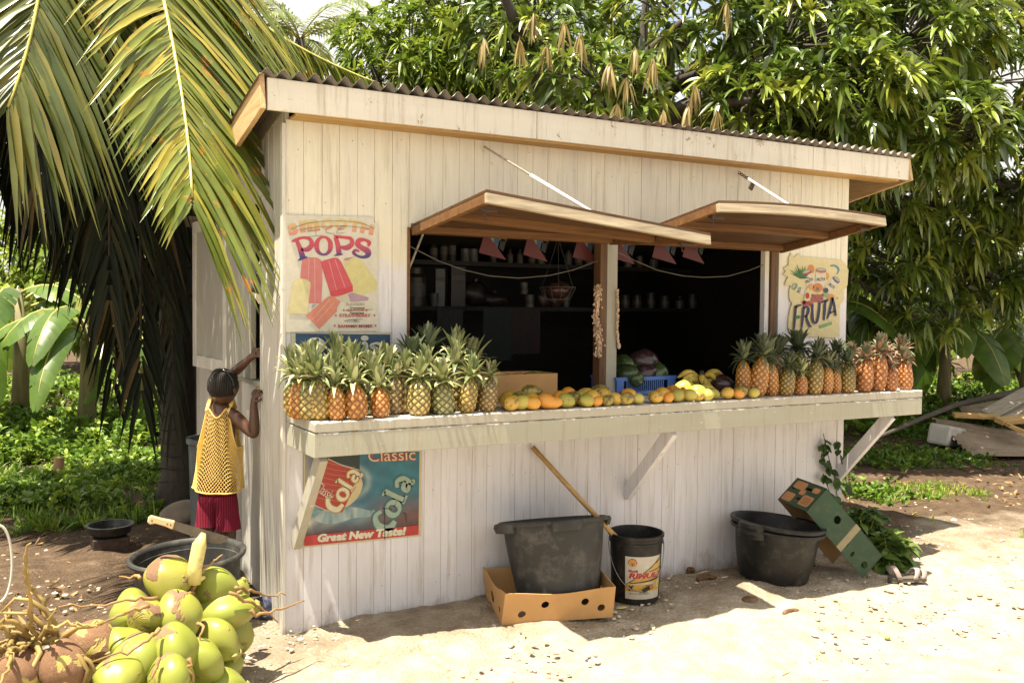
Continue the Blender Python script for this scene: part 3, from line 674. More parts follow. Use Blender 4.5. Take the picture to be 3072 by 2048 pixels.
banana((10.4, 6.4, .03), 'banana plant farther back under the mango tree', 1.9, 9, 9, 1.6, .5)
# ground cover -------------------------------------------------
def scatter(name, label, cat, n, region, mat, L, w, nl, seed, el=(.4, 1.3), droop=(.2, .7), h=(.0, .12), dens=None, seg=3, rlo=0, rhi=1, up=.5):
    rg = np.random.default_rng(seed); x = rg.uniform(region[0], region[1], n * 3); y = rg.uniform(region[2], region[3], n * 3)
    k = rg.random(n * 3) < dens(x, y) if dens else np.ones(n * 3, bool); x = x[k][:n]; y = y[k][:n]
    z = gz(x, y) + rg.uniform(h[0], h[1], len(x)); c = np.stack([x, y, z], -1); ax = nrm(rg.normal(0, .3, (len(x), 3)) + [0, 0, 1])
    v, f, r = rosettes(c, ax, nl, L, w, rg, droop=droop, seg=seg, spread=el, rlo=rlo, rhi=rhi, up=up)
    return tag(np_mesh(name, v, f, mat, r), label, cat, kind='stuff')
sn = lambda x, y, s, a=0: .5 + .5 * np.sin(x * s + a) * np.sin(y * s * 1.3 + a * 2 + x * .6)
scatter('ground_cover', 'low green weeds covering the ground left of the hut', 'weeds', 5200, (-2.2, 1.2, 2.6, 9), M_weed, .10, .036, 8, 61, dens=lambda x, y: ss(2.9, 4.0, y + .9 * sn(x, y, 2.1) - .7 * (x + .2)) * ss(.25, .8, sn(x, y, 1.9, 1)) , h=(0, .15))
scatter('ground_cover', 'taller weeds and shrubs below the left banana plants', 'weeds', 2600, (-3, 1.8, 5.5, 13), M_weed, .13, .045, 9, 62, h=(.02, .30), dens=lambda x, y: .2 + .8 * sn(x, y, 1.1, 2))
scatter('grass', 'thin grass blades among the left weeds', 'grass', 900, (-1.9, .1, 2.6, 6), M_weed, .2, .012, 9, 63, el=(.1, .8), droop=(.2, .8), dens=lambda x, y: sn(x, y, 2.5, 3) ** 2, h=(0, .02))
scatter('ground_cover', 'low weeds on the shaded soil right of the hut', 'weeds', 3200, (5.3, 13, .0, 5.5), M_weed, .09, .032, 8, 64, dens=lambda x, y: ss(.5, .9, sn(x, y, 1.35, 1.2)) * ss(.4, 1.6, y * 1.0 + (x - 5) * .12), rlo=0, rhi=.7, h=(0, .08))
scatter('ground_cover', 'green weeds behind the debris pile', 'weeds', 2600, (5.2, 15, 3.4, 8), M_weed, .14, .05, 9, 65, h=(.02, .35), rhi=.8)
scatter('grass', 'short grass patch at the right edge of the yard', 'grass', 380, (4.8, 7.0, -.7, 1.3), M_weed, .10, .007, 12, 66, el=(.1, .9), droop=(.1, .6), dens=lambda x, y: ss(.45, .9, sn(x, y, 2.3, .4)) * ss(4.9, 5.3, x - y * .1), h=(0, .01), rlo=.5)
scatter('leaf_litter', 'dry brown leaves scattered on the soil', 'leaf litter', 5200, (-2, 12, .3, 5.2), leafm('dry leaf', [(0, (.10, .05, .02)), (.6, (.30, .17, .07)), (1, (.50, .32, .13))], .7, .1), .075, .024, 1, 67, el=(1.3, 1.6), droop=(-.15, .2), h=(.005, .02), up=0, dens=lambda x, y: np.where((x > -.1) & (x < 3.95) & (y < 2.4), 0, 1.))
scatter('leaf_litter', 'bits of straw and dry leaf scattered over the pale forecourt', 'leaf litter', 260, (-1.5, 5.5, -2.2, .9), MATS.get('x') or leafm('straw bits', [(0, (.20, .11, .05)), (1, (.42, .30, .17))], .7, .05), .045, .010, 1, 68, el=(1.4, 1.57), droop=(-.1, .1), h=(.003, .01), up=0, dens=lambda x, y: np.where((x > -.1) & (x < 3.95) & (y > -.02), 0, 1.))
# pebbles
def pebbles():
    rg = np.random.default_rng(9); n = 15000; x = rg.uniform(-1.9, 6, n); y = rg.uniform(-2.5, 2.2, n)
    k = ~((x > -.03) & (x < 3.88) & (y > -.015)); dn = rg.random(n) < (.25 + .75 * sn(x, y, 3.1, .7)); k &= dn; x = x[k]; y = y[k]; n = len(x)
    oc = np.array([(1, 0, 0), (-1, 0, 0), (0, 1, 0), (0, -1, 0), (0, 0, 1), (0, 0, -1)], float); ed = []
    fs = [(0, 2, 4), (2, 1, 4), (1, 3, 4), (3, 0, 4), (2, 0, 5), (1, 2, 5), (3, 1, 5), (0, 3, 5)]
    mid = {}; vv = [tuple(p) for p in oc]; F = []
    def m(a, b):
        q = (min(a, b), max(a, b))
        if q not in mid: mid[q] = len(vv); vv.append(tuple(nrm((np.array(vv[a]) + vv[b])[None])[0]))
        return mid[q]
    for a, b, c in fs: ab, bc, ca = m(a, b), m(b, c), m(c, a); F += [(a, ab, ca), (ab, b, bc), (ca, bc, c), (ab, bc, ca)]
    B = np.array(vv); s = .003 + .006 * rg.random(n) ** 3 * 2.2; S3 = s[:, None] * rg.uniform([.7, .7, .35], [1.5, 1.3, .7], (n, 3)); a = rg.uniform(0, 6.28, n)
    Vv = B[None] * S3[:, None] * rg.uniform(.8, 1.2, (n, len(B), 1)); ca, sa = np.cos(a)[:, None], np.sin(a)[:, None]
    Vv = np.stack([Vv[..., 0] * ca - Vv[..., 1] * sa, Vv[..., 0] * sa + Vv[..., 1] * ca, Vv[..., 2]], -1) + np.stack([x, y, gz(x, y) + s * .2], -1)[:, None]
    FF = (np.array(F)[None] + (np.arange(n) * len(B))[:, None, None]).reshape(-1, 3)
    g = NT('pebble stone'); r = g.attr('rnd').outputs['Fac']; c = g.ramp(r, [(0, (.30, .23, .16)), (.5, (.44, .36, .27)), (1, (.56, .49, .39))])
    tag(np_mesh('pebbles', Vv.reshape(-1, 3), FF, g.fin(c, .9, .2), np.repeat(rg.random(n), len(B)), None, False), 'small pale stones scattered over the forecourt', 'gravel', kind='stuff')
pebbles()
# ------------------------------------------------------------ signs
def text_polys(s, size=1., bold=0., shear=0., res=3):
    cu = bpy.data.curves.new('t', 'FONT'); cu.body = s; cu.size = size; cu.offset = bold; cu.shear = shear; cu.resolution_u = res; cu.align_x = 'CENTER'; cu.align_y = 'CENTER'
    ob = bpy.data.objects.new('t', cu); COL.objects.link(ob); me = bpy.data.meshes.new_from_object(ob)
    vs = [(v.co.x, v.co.y) for v in me.vertices]; fs = [tuple(p.vertices) for p in me.polygons]
    bpy.data.objects.remove(ob); bpy.data.curves.remove(cu); bpy.data.meshes.remove(me); return vs, fs
def ribbon(pts, n=5):
    """pts (x,y,w) control points -> smooth outline strip (verts, quads)"""
    P = np.array(pts, float); k = len(P); out = []
    for i in range(k - 1):
        a, b, c, d = P[max(i - 1, 0)], P[i], P[i + 1], P[min(i + 2, k - 1)]
        for t in np.linspace(0, 1, n, endpoint=False): out.append(.5 * (2 * b + (c - a) * t + (2 * a - 5 * b + 4 * c - d) * t * t + (3 * b - a - 3 * c + d) * t ** 3))
    out.append(P[-1]); Q = np.array(out); T = np.gradient(Q[:, :2], axis=0); T /= np.linalg.norm(T, axis=1)[:, None] + 1e-9; N = np.stack([-T[:, 1], T[:, 0]], 1)
    vs = []
    for q, nn in zip(Q, N): vs += [q[:2] + nn * q[2] / 2, q[:2] - nn * q[2] / 2]
    return vs, [(2 * i, 2 * i + 1, 2 * i + 3, 2 * i + 2) for i in range(len(Q) - 1)]
def ell(cx, cy, rx, ry, rot=0, n=20, a0=0, a1=2 * math.pi):
    c, s = math.cos(rot), math.sin(rot); return [(cx + rx * math.cos(t) * c - ry * math.sin(t) * s, cy + rx * math.cos(t) * s + ry * math.sin(t) * c) for t in np.linspace(a0, a1, n, endpoint=(a1 - a0 < 6.2))]
class Flat:
    """flat printed artwork; f maps 2D crop points -> 3D at layer k"""
    def __init__(s, f): s.f = f; s.mb = MB()
    def poly(s, pts, col, k=0): s.mb.poly([s.f(x, y, k) for x, y in pts], col)
    def mesh(s, vs, fs, col, k=0):
        V = [s.f(x, y, k) for x, y in vs]
        if callable(col):
            b = len(s.mb.v); s.mb.v += [tuple(p) for p in V]
            for q in fs: s.mb.f.append(tuple(b + i for i in q)); s.mb.c.append([col(*vs[i]) for i in q]); s.mb.m.append(0)
        else: s.mb.add(V, fs, col)
    def text(s, t, x, y, w, h, col, k=1, rot=0, bold=.0, shear=0, warp=None):
        vs, fs = text_polys(t, 1, bold, shear); xs = [v[0] for v in vs]; ys = [v[1] for v in vs]
        x0, x1, y0, y1 = min(xs), max(xs), min(ys), max(ys); c, sn_ = math.cos(rot), math.sin(rot); out = []
        for a, b in vs:
            a = (a - (x0 + x1) / 2) / (x1 - x0) * w; b = -(b - (y0 + y1) / 2) / (y1 - y0) * h
            if warp: a, b = warp(a, b)
            out.append((x + a * c - b * sn_, y + a * sn_ + b * c))
        s.mesh(out, fs, col, k)
    def build(s, name, parent, mat=None): return s.mb.build(name, mat or M_print, parent)
def lin(r, g, b):
    c = [(x / 255) ** 2.2 * .62 for x in (r, g, b)]; m = sum(c) / 3; return tuple(x * .86 + (m * .14 + .012) * w for x, w in zip(c, (1.05, 1, .85)))
def lerp3(a, b, t): return tuple(x * (1 - t) + y * t for x, y in zip(a, b))
def grad(stops):
    def f(x, y):
        for (y0, c0), (y1, c1) in zip(stops, stops[1:]):
            if y <= y1: return lerp3(c0, c1, max(0, min(1, (y - y0) / (y1 - y0))))
        return stops[-1][1]
    return f
def mapper(sc, ox, oy, y0, st=.0009):
    return lambda x, y, k: AY(ox + x / sc, oy + y / sc, y0 - k * st)
def panel(name, corners, label, cat, col, th=.004, mat=None, y=-.003):
    """flat board from 3D front-face corners (in order), thickness th"""
    c = sum((Vector(p) for p in corners), Vector()) / len(corners); e = empty(name, c, label, cat); mb = MB(); n = len(corners)
    F = [Vector(p) - c for p in corners]; B = [p + Vector((0, th, 0)) for p in F]
    mb.add(F + B, [tuple(range(n)), tuple(reversed(range(n, 2 * n)))] + [(i, i + n, (i + 1) % n + n, (i + 1) % n) for i in range(n)], col)
    b = mb.build('board', mat or M_print, e); return e
def place(o, e):
    o.parent = e; o.matrix_parent_inverse = Matrix.Translation(-Vector(e.location))
# --- ice lolly sign
Fm = mapper(4.238, 840, 630, -.0075)
cr_ = [(66, 58), (1150, 88), (1195, 100), (1190, 150), (1205, 170), (1242, 178), (1247, 1535), (75, 1552)]
e = panel('ice_pops_sign', [Fm(x, y, 0) for x, y in cr_], 'faded POPS ice lolly sign nailed beside the left corner of the front wall', 'sign', lin(240, 233, 215), .004)
A = Flat(Fm)
sm = grad([(100, lin(245, 230, 140)), (200, lin(250, 200, 130)), (300, lin(245, 150, 130))])
arc = lambda a, b: (a, b + (a / 540) ** 2 * 75 + b * .1)
for ch, x, y, w, h, rt in (('S', 165, 245, 125, 150, -.25), ('m', 375, 200, 250, 150, -.10), ('O', 600, 180, 165, 150, 0), ('O', 775, 178, 165, 150, 0.02), ('T', 950, 205, 165, 150, .12), ('H', 1110, 240, 170, 135, .22)):
    A.text(ch, x, y, w, h, sm, 1, rt, .07)
pg = grad([(320, lin(235, 60, 85)), (480, lin(225, 70, 105)), (545, lin(150, 60, 130)), (610, lin(40, 70, 150))])
for pts in (((215, 395, 45), (255, 490, 62), (290, 600, 72)), ((232, 645, 10), (270, 620, 32), (345, 598, 22)), ((148, 402, 10), (190, 385, 40), (290, 352, 34), (380, 370, 44), (405, 440, 62), (350, 500, 60), (270, 500, 34)),
            ((705, 345, 50), (735, 440, 62), (752, 560, 66)), ((688, 578, 12), (740, 570, 26), (800, 562, 14)), ((682, 322, 14), (730, 338, 36), (830, 350, 38), (900, 365, 46), (915, 430, 60), (850, 480, 66), (770, 470, 34)),
            ((1120, 460, 30), (1135, 415, 50), (1080, 380, 36), (1010, 385, 62), (985, 435, 64), (1040, 480, 66), (1110, 520, 78), (1120, 570, 66), (1060, 600, 36), (980, 580, 34), (935, 540, 42), (965, 510, 34), (1010, 530, 18))):
    A.mesh(*ribbon(pts), pg, 2)
ring = [(555 + 90 * math.cos(t), 455 + 112 * math.sin(t), 46 + 16 * math.cos(2 * t)) for t in np.linspace(0, 2 * math.pi, 22)]
A.mesh(*ribbon(ring, 2), pg, 2)
place(A.build('lettering', None), e)
A = Flat(Fm)
def lolly(pts, col, k, ridge=None):
    A.poly(pts, col, k)
    if ridge:
        for r in ridge: A.mesh(*ribbon([(*r[0], 9), (*r[1], 9)]), lerp3(col, (.8, .75, .7), .25), k + .5)
lolly([(905, 600), (950, 590), (860, 640), (805, 640), (830, 610)], lin(220, 140, 160), 1)
lolly([(285, 610), (340, 600), (480, 605), (535, 650), (540, 900), (525, 1190), (360, 1185), (300, 900), (255, 870)], lin(240, 130, 130), 1, [((370, 620), (350, 1170)), ((440, 620), (445, 1180))])
lolly([(800, 660), (930, 610), (1010, 615), (1060, 660), (1235, 920), (1225, 1020), (1090, 1060), (1000, 1110), (950, 1080), (880, 880)], lin(240, 228, 150), 1)
lolly([(515, 665), (560, 640), (690, 605), (735, 610), (780, 660), (925, 960), (925, 1030), (780, 1085), (690, 1095), (645, 1080)], lin(235, 75, 95), 2, [((620, 640), (720, 1020)), ((700, 630), (830, 990))])
lolly([(645, 1040), (700, 1020), (925, 965), (928, 1032), (780, 1085), (700, 1100), (640, 1080)], lin(235, 50, 75), 3)
lolly([(735, 1100), (830, 1050), (895, 1165), (770, 1165)], lin(225, 215, 190), 2)
lolly([(860, 1070), (925, 1050), (1130, 1110), (1120, 1150), (900, 1170)], lin(200, 160, 185), 1.2)
lolly([(180, 890), (230, 868), (340, 880), (385, 920), (390, 950), (345, 1325), (90, 1310), (150, 1010)], lin(240, 228, 165), 2)
lolly([(600, 1110), (665, 1080), (770, 1165), (725, 1240), (720, 1290), (500, 1510), (330, 1340)], lin(242, 140, 115), 3, [((640, 1130), (410, 1390)), ((690, 1170), (460, 1430))])
lolly([(410, 1200), (470, 1195), (400, 1260)], lin(190, 180, 200), 1)
place(A.build('printed_lollies', None), e)
A = Flat(Fm)
for t, x, y, w, h, c in (('FLAVOURS', 958, 1197, 230, 36, lin(190, 180, 150)), ('Coconut', 985, 1242, 190, 26, lin(70, 75, 70)), ('ORANGE', 958, 1272, 220, 34, lin(235, 150, 120)), ('Tamarind', 975, 1308, 180, 28, lin(80, 80, 80)), ('STRAWBERRY', 955, 1340, 400, 42, lin(215, 80, 100)), ('BAHAMA MAMA', 958, 1475, 440, 40, lin(205, 75, 90))): A.text(t, x, y, w, h, c, 4, .0, .03)
for y in (1275, 1472): A.mesh(*ribbon([(830, y, 5), (1000, y - 6, 5), (1180, y - 12, 5)]), lin(60, 60, 60), 5)
for y, ww in ((1272, 145), (1338, 245), (1468, 260)):
    for s in (-1, 1): A.poly(ell(957 + s * ww, y, 11, 14, n=8), lin(215, 80, 100), 5)
A.mesh(*ribbon([(815, 1412, 5), (900, 1396, 7), (1055, 1388, 4)]), lin(60, 65, 50), 5); A.mesh(*ribbon([(850, 1420, 4), (1015, 1418, 4)]), lin(60, 65, 50), 5); A.text('Va.', 965, 1405, 60, 34, lin(60, 65, 50), 6)
hand = lin(95, 105, 95)
A.mesh(*ribbon([(140, 245, 5), (350, 170, 6), (650, 140, 5), (1000, 160, 5), (1200, 238, 6)]), hand, 6); A.mesh(*ribbon([(240, 255, 5), (500, 215, 5), (850, 205, 5), (1140, 240, 5)]), hand, 6)
for pts in (((350, 275, 5), (515, 248, 5)), ((455, 262, 5), (460, 325, 5)), ((358, 342, 5), (540, 322, 5)), ((660, 215, 5), (590, 240, 5), (600, 290, 6), (690, 300, 5)), ((780, 205, 5), (720, 292, 5), (820, 290, 5)), ((740, 250, 5), (810, 245, 5)), ((770, 210, 5), (850, 205, 5))): A.mesh(*ribbon(pts), hand, 6)
place(A.build('small_writing', None), e)
# --- Oasis sign
Fm = mapper(3.36, 850, 980, -.006)
e = panel('oasis_sign', [AY(887, 1000, -.006), AY(1171, 1003, -.006), AY(1171, 1085, -.006), AY(887, 1085, -.006)], 'dark blue Oasis sign half hidden behind the left pineapples', 'sign', lin(28, 80, 125))
A = Flat(Fm)
def oasis(col, g, k):
    w = lambda pts: [(x, y, z + g) for x, y, z in pts]
    R = [(325 + 66 * math.cos(t), 190 + 70 * math.sin(t), 48 + 22 * math.cos(2 * t) + g) for t in np.linspace(0, 2 * math.pi, 24)]; A.mesh(*ribbon(R, 2), col, k)
    A.mesh(*ribbon([(355, 120, 12 + g), (335, 170, 30 + g), (330, 220, 26 + g)]), col, k)
    for pts in (((470, 195, 22), (510, 165, 26), (560, 172, 40), (585, 215, 44), (585, 270, 40)), ((560, 215, 16), (490, 225, 34), (470, 260, 34)),
                ((745, 185, 14), (700, 165, 26), (650, 185, 36), (680, 215, 40), (730, 240, 40), (700, 270, 26)),
                ((790, 168, 24), (830, 175, 46), (832, 270, 48)), ((1000, 150, 10), (985, 175, 40), (930, 165, 24), (885, 190, 36), (930, 220, 44), (985, 250, 44))): A.mesh(*ribbon(w(pts)), col, k)
    A.poly(ell(820, 115, 40 + g / 2, 28 + g / 2), col, k)
oasis(lin(10, 25, 45), 14, 1); oasis(lin(225, 228, 220), 0, 2)
place(A.build('lettering', None), e)
mb = MB(); q = [AY(873, 998, -.004), AY(1174, 996, -.004), AY(1174, 1003, -.004), AY(887, 1001, -.004), AY(887, 1085, -.004), AY(879, 1085, -.004)]; mb.poly(q, lin(225, 215, 180)); o = mb.build('sign_edge', M_print); place(o, e)
# --- cola poster
F0 = mapper(2.613, 840, 1300, -.0065)
cs = [(262, 130), (1110, 120), (1104, 802), (178, 893)]
def Fc(x, y, k): return F0(x, y, k)
e = panel('cola_poster', [F0(190, 150, 0), F0(1110, 120, 0), F0(1104, 802, 0), F0(178, 893, 0)], 'blue and red Classic Cola poster reading Great New Taste on the wall under the counter', 'poster', lin(235, 215, 165), .003)
A = Flat(Fc); rg = np.random.default_rng(4)
def uv(s, t):
    a = np.array((197, 160)) * (1 - s) + np.array((1094, 140)) * s; b = np.array((190, 878)) * (1 - s) + np.array((1086, 790)) * s; return a * (1 - t) + b * t
def ncol(s, t):
    n = math.sin(s * 21 + math.sin(t * 9) * 3) * math.sin(t * 17 + s * 5)
    c = lerp3(lin(30, 95, 145), lin(15, 130, 155), max(0, min(1, s * 1.4 - t * .2)))
    c = lerp3(c, lin(215, 200, 165), max(0, .95 - s * 4.0 - abs(t - .45) * 1.2))
    r = math.hypot((s - .42) * 1.25, t - .33); w = math.exp(-((r - .17) / .035) ** 2) * .55 * (s > .3); c = lerp3(c, lin(190, 215, 205), w)
    q = math.exp(-((t - (.72 + .05 * math.sin(s * 14))) / .12) ** 2) * max(0, 1 - s * 1.15); c = lerp3(c, lin(215, 220, 205), min(1, q * (.75 + .35 * n)))
    if t > .45 and s > .5: c = lerp3(c, lin(150, 75, 55), min(.75, (t - .45) * 2.6 * min(1, (s - .5) * 5)) )
    if t > .76: c = lerp3(c, lin(95, 60, 55), min(.8, (t - .76) * 9 * (.8 + .2 * n)))
    return tuple(max(.01, x * (1 + .14 * n)) for x in c)
n1, n2 = 64, 52; vs = []; cc = []
for j in range(n2 + 1):
    for i in range(n1 + 1): vs.append(tuple(uv(i / n1, j / n2))); cc.append(ncol(i / n1, j / n2))
look = {v: c for v, c in zip(vs, cc)}
A.mesh(vs, [(j * (n1 + 1) + i, j * (n1 + 1) + i + 1, (j + 1) * (n1 + 1) + i + 1, (j + 1) * (n1 + 1) + i) for j in range(n2) for i in range(n1)], lambda x, y: look[(x, y)], 1)
A.poly([(385, 150), (625, 150), (625, 285), (385, 200)], lin(40, 60, 65), 2)
A.poly([(375, 195), (500, 250), (620, 283), (560, 470), (490, 615), (440, 618), (330, 590), (245, 545)], lin(205, 45, 30), 3)
for q in range(8): y = 225 + q * 38; A.mesh(*ribbon([(372 - q * 17, y, 3), (450 - q * 14, y + 22, 3), (min(600, 590 - q * 16), y + 40, 3)]), lin(235, 150, 120), 4)
A.mesh(*ribbon([(375, 197, 6), (500, 252, 6), (620, 285, 6)]), lin(245, 235, 200), 5); A.mesh(*ribbon([(245, 545, 5), (340, 592, 5), (440, 620, 5)]), lin(240, 235, 220), 5)
A.mesh(*ribbon([(610, 335, 40), (618, 400, 60), (580, 480, 70), (530, 540, 50), (505, 570, 20)]), lin(232, 215, 160), 2.5)
A.mesh(*ribbon([(250, 555, 30), (300, 640, 90), (420, 650, 110), (560, 620, 90), (700, 625, 50), (740, 600, 14)]), lambda x, y: lin(*(lambda h: (150 + h, 185 + h * .6, 190 + h * .4))(60 * math.sin(x * .13) * math.sin(y * .21))), 2.6)
def cola(col, g, k, ox=0, oy=0, sc=1, rot=-1.02):
    c, s = math.cos(rot), math.sin(rot)
    def T(pts): return [(ox + (x * c - y * s) * sc, oy + (x * s + y * c) * sc, (w + g) * sc) for x, y, w in pts]
    for pts in (((-70, -62, 20), (-115, -82, 24), (-160, -40, 40), (-150, 25, 40), (-90, 42, 22)), [(-25 + 40 * math.cos(t), 0 + 40 * math.sin(t), 24 + 8 * math.cos(2 * t)) for t in np.linspace(0, 6.2832, 18)], ((55, -95, 26), (52, 0, 26), (55, 42, 28)), ((22, -95, 8), (55, -92, 12)), ((28, 44, 10), (85, 44, 10)),
                ((108, -30, 20), (140, -48, 18), (172, -20, 30), (170, 40, 28), (195, 40, 14)), ((165, -5, 12), (120, 5, 26), (118, 35, 22), (165, 30, 14))): A.mesh(*ribbon(T(pts)), col, k)
cola(lin(215, 150, 40), 16, 6, 505, 455); cola(lin(248, 238, 205), 0, 7, 505, 455)
A.text('Classic', 355, 450, 150, 80, lin(245, 235, 215), 7, .62, .0)
cola(lin(60, 120, 130), 24, 4, 900, 560, 1.25, -1.15); cola(lin(165, 195, 175), 4, 5, 900, 560, 1.25, -1.15)
A.text('Classic', 880, 172, 370, 92, lin(200, 50, 35), 4, -.04, .05); A.text('Classic', 876, 168, 370, 92, lin(240, 225, 190), 5, -.04, .0)
A.poly([(188, 800), (1088, 718), (1086, 792), (190, 880)], lin(214, 30, 40), 5)
A.text('Great New Taste!', 643, 790, 700, 66, lin(245, 240, 215), 6, -.085, .06, .25)
A.mesh(*ribbon([(822, 590, 5), (822, 830, 5)]), lin(25, 20, 20), 8); A.mesh(*ribbon([(805, 585, 6), (880, 590, 5)]), lin(25, 20, 20), 8); A.mesh(*ribbon([(990, 630, 5), (990, 700, 3)]), lin(25, 20, 20), 8); A.mesh(*ribbon([(965, 622, 7), (990, 630, 4)]), lin(25, 20, 20), 8)
place(A.build('printed_picture', None), e)
# --- juice sign (shaped board)
F0 = mapper(5.408, 2330, 740, -.009)
out = [(200, 180), (240, 100), (285, 175), (305, 160), (360, 110), (385, 160), (440, 158), (1000, 215), (1075, 235), (1125, 290), (1165, 380), (1150, 620), (1130, 660), (1085, 715), (1095, 800), (1090, 870), (1025, 940), (1022, 1380), (1005, 1440), (950, 1478), (290, 1448), (215, 1400), (188, 1300), (195, 1150), (215, 1040), (252, 915), (215, 850), (203, 760), (210, 690), (235, 630), (130, 620), (150, 560), (190, 490), (108, 448), (150, 400), (115, 350), (195, 295)]
e = panel('juice_sign', [F0(x, y, 0) for x, y in out], 'cream die-cut FRUTA juice sign near the right corner of the front wall', 'sign', lin(246, 228, 165), .006)
A = Flat(F0)
for i in range(13):
    a = -2.9 + i * .26; L_ = 150 + 30 * math.sin(i * 2.1); x, y = 380 + L_ * math.cos(a) * 1.1, 470 + L_ * math.sin(a) * 1.1
    A.mesh(*ribbon([(385, 500, 40), ((385 + x) / 2 + 8, (500 + y) / 2, 26), (x, y, 3)]), lin(45 + 8 * (i % 3), 105 + 14 * (i % 4), 55), 1 + .1 * i)
for (x, y, rx, ry, c) in ((555, 365, 60, 75, (235, 140, 60)), (450, 400, 60, 55, (245, 175, 75)), (810, 480, 40, 60, (240, 165, 60)), (870, 810, 70, 45, (240, 150, 90))): A.poly(ell(x, y, rx, ry), lin(*c), 1)
A.mesh(*ribbon([(870, 310, 26), (950, 310, 32), (1005, 370, 34), (975, 450, 14)]), lin(95, 150, 195), 1)
def can(cx, cy, w, h, rot, band, k):
    c, s = math.cos(rot), math.sin(rot); T = lambda pts: [(cx + x * c - y * s, cy + x * s + y * c) for x, y in pts]
    A.poly(T([(-w / 2, -h / 2), (w / 2, -h / 2), (w / 2, h / 2), (0, h / 2 + 14), (-w / 2, h / 2)]), lin(240, 228, 200), k)
    A.poly(T([(-w / 2, -h / 2), (0, -h / 2 + 16), (w / 2, -h / 2), (w / 2, -h / 2 + 42), (0, -h / 2 + 58), (-w / 2, -h / 2 + 42)]), lin(*band), k + .4)
    A.poly(T(ell(0, -h / 2, w / 2, 26)), lin(150, 155, 145), k + .6); A.poly(T(ell(0, -h / 2, w / 2 - 14, 16)), lin(195, 200, 185), k + .7)
    A.text('FRUTA', cx + 5 * s, cy + 20 * c, w * .86, 52, lin(70, 60, 70), k + .9, rot - .15, .03, .2)
can(530, 530, 150, 270, -.32, (200, 50, 50), 2); can(715, 510, 165, 280, .06, (220, 105, 70), 3); can(890, 620, 130, 260, .75, (110, 90, 140), 3); can(370, 690, 110, 210, -1.05, (120, 170, 90), 2)
for x, y, r, c in ((670, 665, 78, (238, 140, 50)), (560, 650, 50, (240, 165, 100)), (800, 705, 42, (80, 60, 110)), (800, 775, 44, (150, 190, 120)), (490, 930, 66, (190, 40, 45)), (440, 900, 30, (190, 40, 45))): A.poly(ell(x, y, r, r * .95), lin(*c), 5)
A.poly(ell(665, 685, 28, 30), lin(140, 120, 110), 6)
for i in range(16): A.poly(ell(590 + 38 * (i % 5) - 6 * (i // 5), 790 + 42 * (i // 5) + 8 * (i % 2), 24, 24, n=10), lin(180 + 10 * (i % 3), 70 + 10 * (i % 4), 85), 5 + .05 * i)
A.poly([(470, 700), (510, 660), (550, 720), (560, 800), (530, 870), (490, 885), (440, 860)], lin(242, 225, 160), 6); A.poly(ell(500, 795, 34, 50), lin(200, 45, 40), 7)
A.poly(ell(985, 835, 16, 16, n=10), lin(190, 180, 130), 2)
A.poly([(685, 1275), (893, 1215), (898, 1262), (690, 1330)], lin(120, 185, 110), 2); A.text('100% VITAMIN C', 790, 1270, 180, 22, lin(215, 225, 170), 3, -.28)
place(A.build('printed_fruit', None), e)
A = Flat(F0); nv = lin(28, 40, 88)
def fr(col, g, k, dx=0, dy=0):
    for pts in (((310, 965, 38), (300, 1120, 40), (288, 1260, 36), (280, 1362, 22)), ((300, 975, 34), (350, 955, 34), (408, 945, 22)),
                ((440, 985, 38), (425, 1150, 40), (408, 1315, 28)), ((430, 985, 30), (495, 975, 40), (520, 1030, 42), (490, 1110, 36), (445, 1130, 24)), ((470, 1110, 30), (510, 1220, 42), (540, 1285, 38), (575, 1290, 14)),
                ((582, 930, 38), (580, 1080, 42), (590, 1200, 46), (630, 1235, 40), (665, 1180, 42), (690, 1040, 40), (702, 900, 32)),
                ((720, 905, 30), (780, 880, 34), (845, 862, 28)), ((790, 880, 40), (782, 1030, 42), (768, 1190, 30)),
                ((905, 825, 30), (880, 970, 40), (845, 1100, 38), (815, 1170, 22)), ((905, 825, 34), (935, 960, 44), (960, 1120, 32)), ((865, 1070, 26), (950, 1050, 26))): A.mesh(*ribbon([(x + dx, y + dy, w + g) for x, y, w in pts]), col, k)
fr(lin(245, 222, 175), 16, 7, 6, 4); fr(nv, 0, 8)
A.poly(ell(342, 1142, 44, 28, -.25), lin(45, 135, 70), 9)
place(A.build('lettering', None), e)
# ------------------------------------------------------------ fruit
ORD = ['first', 'second', 'third', 'fourth', 'fifth', 'sixth', 'seventh', 'eighth', 'ninth', 'tenth', 'eleventh', 'twelfth', 'thirteenth', 'fourteenth', 'fifteenth', 'sixteenth', 'seventeenth', 'eighteenth', 'nineteenth', 'twentieth']
def pine_mat():
    n = NT('pineapple skin'); c = n.attr('Col').outputs[0]; k = n.ramp(n.noise(40, n.coord(), 5), [(.3, .8), (.7, 1.15)])
    n.bump(n.noise(90, n.coord(), 4), .25, .002); return n.fin(n.mix(1., c, k, 'MULTIPLY'), .34, .55)
M_pine = pine_mat()
M_crown = leafm('pineapple crown leaf', [(0, (.09, .13, .05)), (.45, (.24, .265, .10)), (.8, (.42, .42, .22)), (1, (.42, .29, .24))], .42, .12)
M_crown2 = leafm('dull pineapple crown leaf', [(0, (.04, .06, .03)), (.5, (.09, .12, .06)), (.85, (.17, .18, .10)), (1, (.28, .16, .10))], .5, .1)
